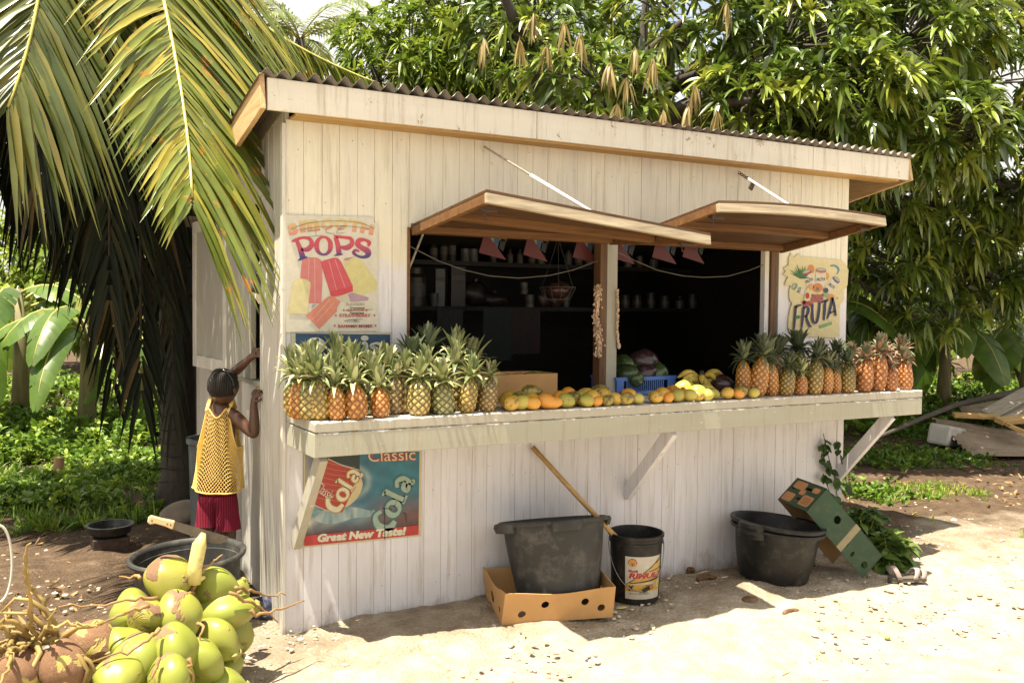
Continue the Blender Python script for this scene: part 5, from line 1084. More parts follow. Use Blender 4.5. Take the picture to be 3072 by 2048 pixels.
# brown box and the tub standing in it
b0 = G3(1504, 1872); b1 = G3(1838, 1857); bw = (b1 - b0).length; ang = math.atan2(b1.y - b0.y, b1.x - b0.x)
box = empty('cardboard_box', ((b0.x + b1.x) / 2, (b0.y + b1.y) / 2, (b0.z + b1.z) / 2 + .004), 'open tan banana box with round holes on the ground holding the big tub', 'box', None, (0, 0, ang)); bd, bh = .34, .168
def sheet(name, P, holes, mat, parent, th=.005, n=(40, 16), bow=0):
    """bilinear panel P = 4 corners with round holes cut; holes in (s,t,rs,rt)"""
    from mathutils import geometry
    P = [Vector(p) for p in P]; at = lambda s, t: (P[0] * (1 - s) + P[1] * s) * (1 - t) + (P[3] * (1 - s) + P[2] * s) * t
    nn = (P[1] - P[0]).cross(P[3] - P[0]).normalized(); outer = [(i / 24, 0) for i in range(24)] + [(1, i / 6) for i in range(6)] + [(1 - i / 24, 1 - bow * math.sin(math.pi * i / 24) ** 2) for i in range(24)] + [(0, 1 - i / 6) for i in range(6)]
    loops = [outer] + [[(s + rs * math.cos(a), t + rt * math.sin(a)) for a in [2 * math.pi * k / 14 for k in range(14)]] for s, t, rs, rt in holes]
    tri = geometry.tessellate_polygon([[Vector((a, b, 0)) for a, b in l] for l in loops]); flat = [p for l in loops for p in l]; N = len(flat)
    vs = [at(a, b) for a, b in flat] + [at(a, b) - nn * th for a, b in flat]; fs = [tuple(t_) for t_ in tri] + [tuple(i + N for i in reversed(t_)) for t_ in tri]; o = 0
    for l in loops:
        k = len(l); fs += [(o + i, o + i + N, o + (i + 1) % k + N, o + (i + 1) % k) for i in range(k)]; o += k
    mb = MB(); mb.add(vs, fs); return mb.build(name, mat, parent)
hw = bw / 2; fl_ = .022
sheet('front_panel', [(-hw, 0, 0), (hw, 0, 0), (hw + .004, -.03, bh), (-hw + .012, -.03, bh)], [(.17, .30, .035, .115), (.37, .56, .035, .115), (.73, .57, .035, .115), (.885, .34, .035, .115)], M_card, box, bow=.12)
sheet('back_panel', [(-hw, bd, 0), (hw, bd, 0), (hw + .01, bd + .02, bh + .02), (-hw - .01, bd + .02, bh + .02)], [], M_card, box)
sheet('side_panel', [(-hw, bd, 0), (-hw, 0, 0), (-hw + .012, -.03, bh), (-hw - .02, bd + .02, bh + .03)], [(.4, .45, .11, .16), (.8, .35, .06, .1)], M_card, box, bow=.15)
sheet('side_panel', [(hw, 0, 0), (hw, bd, 0), (hw + .02, bd + .02, bh + .02), (hw + .004, -.03, bh)], [(.5, .5, .1, .13)], M_card, box)
sheet('bottom_panel', [(-hw, 0, .006), (hw, 0, .006), (hw, bd, .006), (-hw, bd, .006)], [], M_cardin, box)
bc = Vector(box.location) + Matrix.Rotation(ang, 3, 'Z') @ Vector((-.005, .17, .075))
_t = AY(1676, 1772, -.30); tub((_t.x, -.30, _t.z), .302, .235, .375, 'large scuffed grey-black tub tipped back against the wall in the tan box', M_greyblk, (-.20, .03, .0), sy=.72, handles=(-1.75, .05, math.pi + .05), rim=.014)
# pole
a = AY(1597, 1340, -.02); b = AY(1400 + 1050 / 2.352, 1400 + 490 / 2.352, -.30)
mb = MB(); mb.tube([a, a.lerp(b, .5) + Vector((0, 0, -.004)), b + (b - a) * .12], .0145, 12); tag(mb.build('broom_pole', M_pole, smooth=True), 'yellow wooden pole leaning from the oil bucket up to the counter underside', 'pole')
# oil bucket
c = G3(1911, 1795); c.y += .02; c.z = float(gz(c.x, c.y)); r0, r1, h = .146, .130, .375
bk = empty('oil_bucket', c, 'black oil bucket with yellow and white label and wire handle', 'bucket', None, (0.01, 0, 0)); mb = MB()
mb.lathe([(0, 0), (r1 - .008, 0), (r1, .008), (r1 + (r0 - r1) * .85, h - .055), (r0 + .004, h - .052), (r0 + .006, h - .04), (r0 + .001, h - .036), (r0 + .003, h - .022), (r0 + .009, h - .018), (r0 + .010, h - .004), (r0 + .005, h), (r0 - .001, h - .002), (r0 - .004, h - .02), (r1 - .006, .01), (0, .009)], 64)
mb.build('body', M_black, bk, smooth=35)
lab = MB()
def cyl(x, y, k, a0=-1.35):
    """label crop px (5.6x crop) -> bucket surface"""
    t = (x - 735) / (1300 - 735); th = -2.62 + t * 1.62; z = h * (1 - (y - 470 + (40 * math.sin(math.pi * min(1, max(0, t * .6)))) * 0) / 960.) - .025; r = r1 + (r0 - r1) * .85 * z / (h - .055) + .0008 + k * .0005
    return Vector((r * math.cos(th), r * math.sin(th), z))
class Lab(Flat): pass
A = Lab(cyl)
def patch(x0, y0, x1, y1, col, k, sk=0, n=14): 
    for i in range(n):
        a = x0 + (x1 - x0) * i / n; b = x0 + (x1 - x0) * (i + 1) / n; A.mesh([(a, y0 + sk * (a - x0)), (b, y0 + sk * (b - x0)), (b, y1 + sk * (b - x0)), (a, y1 + sk * (a - x0))], [(0, 1, 2, 3)], col, k)
yl = lin(240, 180, 50); wh = lin(225, 215, 195); bk_ = lin(25, 25, 25); rd = lin(205, 45, 35)
patch(735, 680, 1300, 1280, wh, 0); patch(735, 1070, 1300, 1170, yl, 1)
def quadstrip(P, Q, col, k, n=12):
    for i in range(n):
        f = lambda A_, B_, t: (A_[0] + (B_[0] - A_[0]) * t, A_[1] + (B_[1] - A_[1]) * t); a, b = f(*P, i / n), f(*P, (i + 1) / n); c_, d = f(*Q, (i + 1) / n), f(*Q, i / n); A.mesh([a, b, c_, d], [(0, 1, 2, 3)], col, k)
quadstrip(((800, 1050), (1300, 690)), ((800, 1050), (1300, 1040)), yl, 1)
for y0, y1 in ((740, 700), (850, 800), (940, 900)): quadstrip(((1300 - (y0 - 640) * 1.15, y0 + 20), (1300, y0 - 30)), ((1300 - (y0 - 640) * 1.15, y0 + 32), (1300, y0 - 14)), wh, 2); quadstrip(((1300 - (y0 - 640) * 1.1, y0 + 34), (1300, y0 - 8)), ((1300 - (y0 - 640) * 1.1, y0 + 46), (1300, y0 + 4)), bk_, 2)
quadstrip(((745, 1075), (1290, 690)), ((760, 1075), (1300, 700)), bk_, 3); quadstrip(((800, 1052), (1300, 975)), ((800, 1062), (1300, 1000)), bk_, 3)
for i in range(12):
    pass
sh_ = [(838 + 62 * math.cos(t) * (1 - .25 * max(0, math.sin(t))), 765 + 58 * math.sin(t)) for t in np.linspace(math.pi * .82, math.pi * 2.18, 18)] + [(862, 815), (815, 815)]
A.poly(sh_, rd, 4); A.poly([(838 + (x - 838) * .84, 768 + (y - 765) * .84) for x, y in sh_], lin(245, 195, 60), 5)
for i in range(7): t = math.pi * (1.08 + .14 * i); A.mesh(*ribbon([(838, 806, 5), (838 + 46 * math.cos(t), 772 + 44 * math.sin(t), 3)]), rd, 6)
A.text('Shell', 845, 880, 130, 34, rd, 4, 0, .05); A.text('RIMULA', 1040, 945, 510, 84, lin(240, 235, 215), 4, 0, .12, .25); A.text('RIMULA', 1040, 945, 510, 80, rd, 5, 0, .06, .25)
A.text('X', 820, 1122, 80, 74, bk_, 4, 0, .08); A.text('DIESEL', 1100, 1098, 130, 40, bk_, 4); A.text('ENGINE OIL', 1100, 1135, 130, 16, bk_, 4); A.text('SAE 15W-40', 1000, 1180, 120, 20, bk_, 4); A.text('HIGH QUALITY ENGINE OIL', 940, 1202, 300, 18, bk_, 4)
A.poly(ell(1245, 1085, 42, 48, n=14), lin(245, 225, 120), 4); A.text('20', 1245, 1085, 40, 34, lin(170, 140, 40), 5)
A.build('label_sticker', bk)
mb = MB(); P = []
for t in np.linspace(0, math.pi, 25): P.append(tuple(Matrix.Rotation(-.5, 3, 'Z') @ Vector((-.153 * math.cos(t), -.156 * math.sin(t) * .98 - .003, h - .055 - .235 * math.sin(t)))))
mb.tube(P, .0028, 6); mb.build('wire_handle', M_metal, bk, smooth=True); mb = MB(); mb.tube([P[13], P[15]], .009, 8); mb.build('handle_grip', M_black, bk)
# the two nested tubs
c = Vector((AY(2318, 1700, -.32).x, -.32, 0)); c.z = float(gz(c.x, c.y))
tub((c.x, c.y, c.z - .005), .262, .205, .315, 'lower of two nested black tubs beside the green box', M_black, (.03, .09, .0), handles=(math.pi + .2,), rim=.016)
tub((c.x - .002, c.y + .004, c.z + .03), .262, .208, .312, 'upper of two nested black tubs beside the green box', M_black, (.04, .105, .05), handles=(math.pi + .15, .1), rim=.020)
# the tub on the left
tub((-.385, .33, float(gz(-.385, .33))), .262, .225, .35, 'dusty black tub left of the hut behind the coconuts', M_greyblk, (.0, -.05, .3), handles=(), rim=.016, ribs=4)
# green banana box leaning
A0 = Vector((2.978, -.50, .385)); ux = Vector((.204, .978, .036)).normalized(); uy = Vector((.699, -.171, .694)); uy = (uy - ux * uy.dot(ux)).normalized(); uz = ux.cross(uy)
if uz.z > 0: uz = -uz
LX, LY, LZ = .30, .19, .61
gb = empty('green_banana_box', A0, 'dark green banana box tipped on its end leaning behind the nested tubs', 'box')
M_green = simple('dark green printed card', (.020, .052, .026), .7, .15, 7, .05, dirt=(.06, .075, .04)); q3 = lambda a, b, c_: ux * (a * LX) + uy * (b * LY) + uz * (c_ * LZ)
h1 = [(.33, .60, .045, .13), (.57, .30, .045, .13), (.91, .32, .04, .12), (.72, .25, .02, .10)]
def S(name, c4, holes, mat, **k): return sheet(name, [q3(*p) for p in c4], holes, mat, gb, **k)
S('long_panel', [(0, 0, 0), (0, 0, 1), (0, 1, 1), (0, 1, 0)], h1, M_green)
S('end_panel', [(0, 0, 0), (0, 1, 0), (1, 1, 0), (1, 0, 0)], [(.30, .45, .05, .12), (.75, .4, .05, .13), (.6, .85, .04, .07)], M_green)
S('far_panel', [(1, 0, 0), (1, 1, 0), (1, 1, 1), (1, 0, 1)], [], M_cardin); S('bottom_panel', [(.0, 1, 0), (0, 1, 1), (1, 1, 1), (1, 1, 0)], [], M_green); 

mb = MB(); n_ = -ux * .0012
def onlong(s0, t0, s1, t1, col): mb.poly([q3(0, b, c_) + n_ for b, c_ in ((s0, t0), (s1, t0), (s1, t1), (s0, t1))], col)
onlong(0, .52, 1, .60, (.24, .21, .13))
for s0, t0, s1, t1 in (): pass
me = -uz * .0015
for a0, b0_, a1, b1_ in ((.62, .08, .95, .42), (.06, .12, .40, .52), (.52, .62, .9, .92), (.08, .68, .3, .88), (.42, .46, .6, .66)): mb.poly([q3(a, b, 0) + me for a, b in ((a0 + .03, b0_), (a1 - .03, b0_), (a1, b0_ + .05), (a1, b1_ - .05), (a1 - .03, b1_), (a0 + .03, b1_), (a0, b1_ - .05), (a0, b0_ + .05))], (.42, .20, .08))
for i in range(4): mb.poly([q3(a, b, 0) + me * 2 for a, b in ((.12, .20 + i * .07), (.35, .20 + i * .07), (.35, .22 + i * .07), (.12, .22 + i * .07))], (.12, .07, .03))
mb.build('printed_marks', M_print, gb)
# sandal
s = G3(2720, 1742); sd = empty('sandal', s, 'worn dark brown strap sandal lying right of the green box', 'sandal', None, (0, 0, -.32)); M_sole = simple('dusty rubber', (.10, .085, .07), .8, .3, 9, .2); M_strap = simple('dusty pink-brown strap', (.30, .23, .21), .7, .3, 14, .2)
mb = MB(); pr = [(-.12, .0), (-.11, .032), (-.05, .03), (.02, .04), (.08, .045), (.12, .025), (.13, 0), (.12, -.025), (.08, -.042), (.02, -.036), (-.05, -.03), (-.11, -.03)]; n = len(pr)
mb.add([(x, y, z) for z in (.002, .028) for x, y in pr], [tuple(range(n)), tuple(range(2 * n - 1, n - 1, -1))] + [(i, (i + 1) % n, n + (i + 1) % n, n + i) for i in range(n)]); mb.build('sole', M_sole, sd, bevel=.003)
for x0, lean, hgt in ((.03, .03, .055), (.085, .02, .045), (-.07, -.03, .075)):
    mb = MB(); vs = []
    for i in range(13):
        t = math.pi * i / 12; 
        for d_ in (-.016, .016): vs.append((x0 + d_ + lean * math.sin(t), .042 * math.cos(t), .022 + hgt * math.sin(t)))
    mb.add(vs, [(2 * i, 2 * i + 1, 2 * i + 3, 2 * i + 2) for i in range(12)]); o = mb.build('strap', M_strap, sd, smooth=True); m = o.modifiers.new('s', 'SOLIDIFY'); m.thickness = .003
# vine on the right corner
M_vine = leafm('vine leaf', [(0, (.03, .06, .015)), (.6, (.07, .13, .025)), (1, (.16, .24, .04))], .5, .3)
def vine():
    e = empty('climbing_vine', (3.86, -.04, 0), 'small leafy vine climbing the right front corner of the hut', 'vine'); rg = np.random.default_rng(8); mb = MB(); b = []; dd = []
    paths = [[(2545, 1650), (2520, 1560), (2505, 1440), (2480, 1350), (2470, 1300)], [(2548, 1660), (2550, 1500), (2530, 1400), (2510, 1320)], [(2540, 1500), (2500, 1420), (2462, 1380), (2468, 1330)], [(2530, 1600), (2490, 1480), (2470, 1420)]]
    for pa in paths:
        P = [AY(u, v, -.035) for u, v in pa]; mb.tube([p - Vector((3.86, -.04, 0)) for p in P], .0025, 4)
        for i in range(len(P) - 1):
            for k in range(5): b.append(P[i].lerp(P[i + 1], rg.random())); dd.append((rg.normal(0, 1), -.6, rg.normal(-.6, .5)))
    v, f, r = leaves(np.array([tuple(p) for p in b]) - [3.86, -.04, 0], dd, .055, .045, .3, 3, .2, rg, prof=lambda t: max(.05, math.sin(math.pi * min(1, t * .9 + .12)) ** .6)); mb.build('vine_stem', M_bark, e); np_mesh('foliage', v, f, M_vine, r * .6, e)
vine()
def shrub(name, c, R, n, label, seed, L=.09, w=.06, rlo=.2, rhi=1):
    e = empty(name, c, label, 'shrub'); rg = np.random.default_rng(seed); p, u = blob_pts((0, 0, R[2] * .55), R, n, rg, .2); p[:, 2] = np.abs(p[:, 2])
    v, f, r = rosettes(p, nrm(u + [0, 0, .8]), 5, L, w, rg, seg=3, rlo=rlo, rhi=rhi, spread=(.6, 1.6)); np_mesh('foliage', v, f, M_vine, r, e)
    mb = MB()
    for i in range(0, n, 2): mb.tube([(0, 0, 0), Vector(p[i]) * .5 + Vector((0, 0, .03)), Vector(p[i])], .003, 4)
    mb.build('stems', M_rach, e); return e
shrub('shrub', (3.98, -.10, float(gz(3.9, 0))), (.18, .14, .22), 70, 'leafy weed shrub growing at the right corner behind the green box', 3)
shrub('shrub', (3.80, -.42, float(gz(3.8, -.3))), (.16, .14, .15), 40, 'bright broad-leaved weed beside the green box end', 4, .11, .075, .6, 1)
shrub('shrub', (3.35, -.12, float(gz(3.3, 0))), (.12, .1, .12), 22, 'dark little weed between nested tubs and green box', 5, .07, .045, 0, .4)
for i, (u, v) in enumerate(((2460, 1885), (2860, 1805), (2130 + 320, 1985))):
    p = G3(u, v); rg = np.random.default_rng(70 + i); vv, f, r = rosettes(np.zeros((1, 3)), np.array([[0, 0, 1.]]), 34, .085, .003, rg, droop=(.2, .9), seg=4, spread=(.2, 1.35)); e = empty('grass_tuft', p, ['straw grass tuft in the pale forecourt, middle one', 'smallest thin grass tuft, nearest the sandal', 'largest dry grass tuft, near the bottom right edge'][i], 'grass tuft', 'grass tufts'); np_mesh('blades', vv * (1 + .5 * (i == 2)), f, leafm('straw grass', [(0, (.16, .17, .05)), (1, (.42, .36, .14))], .6, .2), r, e)
# cloth, stone, little litter
def lump(name, c, R, label, cat, mat, seed, rough=.25, n=20):
    rg = random.Random(seed); mb = MB(); mb.sphere((0, 0, 0), R, n, n // 2 + 2); k = [(rg.uniform(-1, 1) * 40 / n * 3, rg.uniform(-1, 1) * 18, rg.uniform(0, 6)) for _ in range(6)]
    out = []
    for x, y, z in mb.v:
        f = 1 + rough * sum(math.sin(x / R[0] * a * .3 + y / R[1] * b * .2 + z / R[2] * a * .25 + p_) for a, b, p_ in k) / 3; out.append((x * f, y * f, z * f))
    mb.v = out; o = mb.build(name, mat, smooth=True); o.location = c; return tag(o, label, cat)
p = G3(820, 1838); lump('navy_cloth', (p.x - .01, p.y + .04, p.z + .02), (.13, .085, .055), 'crumpled navy blue cloth on the ground at the left corner', 'cloth', simple('navy cloth', (.03, .035, .07), .85, .4, 12, .3, dirt=(.22, .23, .30)), 3, .5, 40)
M_rock = simple('grey brown stone', (.25, .20, .15), .9, .3, 6, .5)
p = G3(550, 1565); lump('stone', (p.x, p.y, p.z + .05), (.17, .12, .10), 'grey-brown rock behind the machete blade', 'stone', M_rock, 5, .2)
lump('stone', tuple(G3(250, 1475) + Vector((0, 0, .02))), (.10, .08, .05), 'pale stone in the left weeds by the stump', 'stone', M_rock, 6, .2)
lump('banana_peel', tuple(G3(2255, 1805) + Vector((0, 0, .012))), (.05, .035, .02), 'rotten peel in the shadow notch before the nested tubs', 'peel', simple('rotten peel', (.14, .07, .03), .6, .5, 20, .4), 7, .6)
lump('banana_peel', tuple(G3(2380, 1838) + Vector((0, 0, .008))), (.045, .02, .014), 'small dark peel scrap at the shadow edge', 'peel', simple('rotten peel', (.14, .07, .03)), 8, .6)
lump('dark_scrap', tuple(G3(2125, 1735) + Vector((0, 0, .01))), (.05, .035, .022), 'dark rag scrap on the ground left of the nested tubs', 'scrap', M_brown, 9, .6)
lump('dark_scrap', tuple(G3(2075, 1714) + Vector((0, 0, .012))), (.022, .02, .022), 'small dark scrap touching the wall base', 'scrap', M_brown, 10, .5)
def bit(name, u, v, R, col, label, cat, rz=0):
    mb = MB(); mb.lathe([(0, 0), (R[0], 0), (R[0], R[2]), (0, R[2])], 16, sy=R[1] / R[0]); o = mb.build(name, simple('bit %s' % label[:12], col, .6, .2, 20, 0), bevel=.001); o.location = G3(u, v) + Vector((0, 0, .002)); o.rotation_euler = (0, 0, rz); tag(o, label, cat)
bit('crown_cap', 2168, 2008, (.015, .015, .006), (.55, .45, .42), 'pale bottle cap near the bottom edge', 'bottle cap'); bit('crown_cap', 2023, 1973, (.016, .014, .005), (.40, .24, .16), 'rusty bottle cap in the sun', 'bottle cap')
bit('paper_scrap', 1958, 1884, (.012, .035, .012), (.50, .50, .36), 'short pale wood chip at the shadow edge', 'chip', -.5); bit('plastic_scrap', 1865, 1823, (.035, .014, .004), (.55, .50, .20), 'yellow-white plastic leaf shape between box and bucket', 'scrap')
bit('green_seed', 2662, 1915, (.016, .014, .012), (.30, .36, .12), 'green seed on the sunny forecourt', 'seed'); bit('green_seed', 2704, 1756, (.014, .012, .01), (.36, .40, .16), 'pale green seed below the sandal', 'seed')
bit('red_disc', 1479, 1832, (.012, .012, .008), (.35, .08, .06), 'small red cap left of the tan box', 'bottle cap')
e = empty('fallen_leaf', G3(2330, 2035), 'large yellow fallen leaf with stem at the bottom right', 'leaf'); v, f, r = leaves([(0, 0, .012), (.02, -.005, .01)], [(-1, .12, .05), (1, .3, .02)], [.13, .10], [.034, .006], .1, 6, .5, np.random.default_rng(2), np.array([.9, .9]), .1); np_mesh('blade', v, f, leafm('yellow fallen leaf', [(0, (.5, .34, .06)), (1, (.56, .38, .07))], .6, .2), r, e)
# stump, pot, barrel
p = G3(175, 1462); mb = MB(); mb.tube([p, p + Vector((0, 0, .10)), p + Vector((.01, 0, .26))], [.05, .045, .042], 12); tag(mb.build('tree_stump', simple('cut stump', (.30, .18, .09), .9, .3, 8, .4), smooth=40), 'small cut stump standing in the left weeds', 'stump')
p = G3(330, 1650); st = empty('black_stove', p, 'black pot on a sooty block in the shade at left', 'stove'); mb = MB(); mb.box((0, 0, .07), (.24, .22, .17)); mb.build('block', M_iron, st, bevel=.01); mb = MB(); mb.lathe([(0, .155), (.10, .155), (.14, .19), (.15, .26), (.165, .265), (.165, .275), (.14, .275), (.12, .2), (0, .18)], 28); mb.build('pot', M_black, st, smooth=35); st.scale = (.9, .9, .62)
_c = AY(652, 1310, 1.25); bl = empty('grey_barrel', (_c.x, 1.25, 0), 'blue-grey plastic barrel standing behind the child', 'barrel'); mb = MB(); _h = _c.z; mb.lathe([(0, 0), (.14, 0), (.145, .02), (.165, _h - .04), (.178, _h - .03), (.178, _h), (.16, _h), (.14, .05), (0, .03)], 40); mb.build('body', simple('blue-grey plastic', (.06, .072, .08), .5, .25, 5, .1), bl, smooth=35)
# bicycle tyre piece at the left edge
p = AY(-2, 1690, .2); mb = MB(); mb.tube([p + Vector((.0 + .05 * math.cos(t) * 1, 0, .17 * math.sin(t))) for t in np.linspace(-1.9, 1.9, 20)], .006, 7); tag(mb.build('white_hoop', simple('dull white tube', (.5, .48, .42), .5, .1, 9, 0), smooth=True), 'dull white curved tube at the left picture edge', 'hoop')
# debris pile at right
M_tin = NT('old corrugated sheet'); o_ = M_tin.coord(); M_tin = M_tin.fin(M_tin.ramp(M_tin.noise(3, o_, 8, .7), [(.35, (.20, .155, .115)), (.6, (.30, .235, .17)), (.75, (.34, .17, .08))]), .8, .2)
def csheet(c4, label, waves=9, am=.016):
    P = [Vector(p) for p in c4]; nu, nv = 8, waves * 8; vs = []; nn = (P[1] - P[0]).cross(P[3] - P[0]).normalized()
    for j in range(nv + 1):
        for i in range(nu + 1):
            s_, t = i / nu, j / nv; p = (P[0] * (1 - s_) + P[1] * s_) * (1 - t) + (P[3] * (1 - s_) + P[2] * s_) * t; vs.append(p + nn * (am * math.sin(t * waves * 2 * math.pi) + .05 * math.sin(s_ * 2.5) * math.sin(t * 3)))
    mb = MB(); mb.add(vs, [(j * (nu + 1) + i, j * (nu + 1) + i + 1, (j + 1) * (nu + 1) + i + 1, (j + 1) * (nu + 1) + i) for j in range(nv) for i in range(nu)]); o = mb.build('corrugated_sheet', M_tin, smooth=True); m = o.modifiers.new('s', 'SOLIDIFY'); m.thickness = .002; tag(o, label, 'roofing sheet'); return o
NA = lambda a, b, y: AY(2700 + a / 3.137, 1000 + b / 3.137, y)
csheet([NA(300, 790, 2.9), NA(1350, 960, 2.3), NA(1400, 1150, 1.5), NA(670, 1150, 2.0)], 'rusty corrugated sheet sagging over the debris pile at right')
csheet([NA(560, 690, 3.4), NA(1300, 560, 3.6), NA(1300, 760, 3.0), NA(600, 800, 3.0)], 'dark sheet lying behind the crossed planks of the debris pile', 7, .01)
for i, (a, b, w, t, m, lb) in enumerate(((NA(830, 760, 2.5), NA(1230, 540, 2.6), .20, .03, M_grey, 'pale wide board slanting up to the right on the debris pile'), (NA(1000, 800, 2.4), NA(1250, 600, 2.7), .12, .03, M_grey, 'second pale board beside the wide slanting one'), (NA(500, 765, 2.6), NA(930, 785, 2.3), .10, .04, M_pole, 'thin yellow-brown batten lying across the debris pile'), (NA(930, 825, 2.2), NA(1300, 790, 2.2), .12, .06, M_pole, 'thick brown plank at the right end of the debris pile'), (NA(1010, 860, 2.1), NA(1250, 960, 2.0), .10, .04, M_pole, 'short batten leaning down over the corrugated sheet'), (NA(0, 1215, 2.2), NA(700, 1165, 2.2), .16, .03, M_grey, 'weathered plank lying on the soil before the debris'))):
    mb = MB(); mb.bar(a, b, w, t, (0, -.3, 1)); tag(mb.build('plank', m, bevel=.004), lb, 'plank', 'planks on the debris pile')
mb = MB(); P = [NA(-420, 1050, 1.2), NA(-60, 920, 1.6), NA(230, 780, 2.2), NA(520, 665, 2.8), NA(850, 590, 3.2), NA(1300, 500, 3.4)]; mb.tube(P, [.014, .02, .028, .034, .04, .045], 8); mb.v = [tuple(Vector(p) + Vector((0, 0, .012 * math.sin(p[0] * 9)))) for p in mb.v]; tag(mb.build('fallen_branch', M_bark, smooth=True), 'long dark crooked branch lying up onto the debris pile', 'branch')
mb = MB(); mb.box(NA(440, 960, 2.6), (.55, .25, .24), (.1, .15, .3)); tag(mb.build('white_block', simple('pale concrete', (.42, .40, .36), .9, .2, 6, .3), bevel=.03), 'pale block half hidden under the corrugated sheet', 'block')
for i, (u, v) in enumerate(((2862, 1588), (2935, 1440), (2560, 1370))): pass
p = AG(2860, 1572); lump('paper_scrap', (p.x, p.y, p.z + .02), (.06, .03, .03), 'crumpled white paper on the soil at right', 'paper', simple('white paper', (.6, .6, .6), .7, .1), 14, .5)
# ------------------------------------------------------------ coconuts and machete
def coco(col, husk, patch, seed, R=(.105, .105, .135)):
    n = NT('coconut husk %d' % seed); o = n.coord(); g_ = n.mix(n.noise(4, o, 3), tuple(x * .8 for x in col), tuple(x * 1.15 for x in col))
    st = n.ramp(n.noise(5, n.coord((1.6, 1.6, .35)), 7, .7), [(.52, 0), (.66, 1)]); g_ = n.mix(n.math('MULTIPLY', st, .5), g_, (.26, .18, .06))
    f = n.ramp(n.noise(6.5, n.coord((1, 1, 1)), 4, .6, .6), [(patch, 0), (patch + .03, 1)]); c = n.mix(f, g_, n.mix(n.noise(30, o, 6), tuple(x * .7 for x in husk), tuple(x * 1.2 for x in husk)))
    n.bump(n.math('ADD', n.math('MULTIPLY', n.noise(14, n.coord((1, 1, .3)), 6), .25), n.math('MULTIPLY', n.math('MULTIPLY', f, n.noise(60, n.coord((1, 1, .5)), 7, .8)), 1.6)), .7, .006); m = n.fin(c, n.math('ADD', n.math('MULTIPLY', f, .4), .40), .42); mb = MB(); mb.sphere((0, 0, 0), R, 36, 24); out = []
    for x, y, z in mb.v:
        a = math.atan2(y, x); t = z / R[2]; k = 1 + .10 * math.cos(3 * a + seed) * (1 - t * t * .3) - .40 * max(0, t) ** 1.8 - .12 * max(0, -t) ** 2 * 1.6 + .02 * math.sin(5 * a + t * 3 + seed); out.append((x * k, y * k, z + (.012 if t > .95 else 0)))
    mb.v = out; e = empty('coconut', (0, 0, 0), 'coconut', 'coconut'); mb.build('husk', m, e, smooth=True)
    mb = MB()
    for i in range(3): a = i * 2.1; mb.tube([(.0, 0, R[2] * .92), (.03 * math.cos(a), .03 * math.sin(a), R[2] * .99), (.038 * math.cos(a + .4), .038 * math.sin(a + .4), R[2] * .92)], [.014, .012, .003], 6)
    mb.build('calyx', simple('calyx', (.30, .24, .09), .7, .3, 12, .1), e, smooth=True); return e
yg = (.225, .25, .038); ck = {'g': coco(yg, (.24, .15, .08), .60, 1), 'p': coco((.24, .25, .04), (.24, .14, .08), .60, 2, (.11, .105, .14)), 'h': coco((.25, .235, .04), (.20, .11, .06), .56, 3, (.115, .11, .135)), 'b': coco((.36, .28, .08), (.20, .105, .055), .44, 4, (.105, .105, .14)), 'l': coco(yg, (.24, .15, .08), .60, 5, (.10, .10, .155))}
CO = [(1135, 880, 'h', -.44, (2.5, .5, .3), 1.10, 'topmost left coconut with a big brown rough patch, under the stalk'), (1450, 915, 'g', -.44, (.5, 1.9, .0), 1.05, 'plump green coconut just right of the chopped stalk'), (1600, 955, 'g', -.25, (0, .5, 0), .6, 'small green coconut hidden behind the upper right ones'),
      (890, 1085, 'l', -.46, (1.2, -1.1, .3), 1.1, 'yellow-green coconut at upper left of the heap'), (1005, 1130, 'h', -.58, (2.2, .3, 2.), .88, 'small half-brown coconut overlapping the upper left one'), (1200, 1125, 'p', -.60, (2.8, .3, 1.2), 1.05, 'green coconut in the heap centre with a small brown spot'), (1520, 1090, 'l', -.50, (.3, 1.45, 0), 1.1, 'long green coconut lying sideways at the right'),
      (1460, 1275, 'p', -.58, (2.2, -.4, .5), 1.02, 'coconut at right with brown patch on its left side'), (1575, 1250, 'g', -.40, (.2, .3, 0), .95, 'green coconut behind the right patched one'), (825, 1330, 'p', -.62, (1.3, -.9, .2), 1.02, 'coconut at left centre with brown top'), (925, 1420, 'g', -.74, (2.4, .6, .4), 1.12, 'green coconut low left of centre, pointing down'),
      (1170, 1365, 'g', -.76, (2.9, 0, .0), 1.12, 'green coconut at front centre with pointed tip'), (1350, 1425, 'g', -.72, (2.6, -.5, .8), 1.08, 'striped green coconut low right of centre'), (800, 1540, 'p', -.84, (2.0, .8, 0), 1.0, 'coconut cut by the bottom edge, left one'), (1150, 1545, 'g', -.86, (2.5, .2, .2), 1.05, 'dark green coconut cut by the bottom edge, middle'), (1490, 1420, 'g', -.50, (.3, .8, 0), .9, 'coconut in shade at the lower right of the heap'),
      (630, 1295, 'b', -.60, (1.9, -.3, .5), 1.08, 'brown-sided coconut left of the heap with dark cracks'), (425, 1470, 'b', -.80, (2.9, .1, .3), 1.1, 'brown and yellow coconut at lower left, upright'), (200, 1480, 'b', -.72, (2.6, .2, 1.3), 1.02, 'brown coconut second from the left edge'), (90, 1545, 'b', -.84, (2.6, .5, 2.2), 1.0, 'brown coconut at the left picture edge'), (935, 1245, 'g', -.42, (1, 0, 0), .95, 'shaded coconut deep in the heap centre'), (1260, 1210, 'p', -.38, (1, .5, 0), .95, 'shaded coconut behind the front centre one'), (620, 1500, 'b', -.55, (1, .8, 0), .95, 'shaded brown coconut low between the two heaps'), (1050, 1260, 'b', -.5, (1, .8, 0), .9, 'shaded brown coconut in the heap middle')]
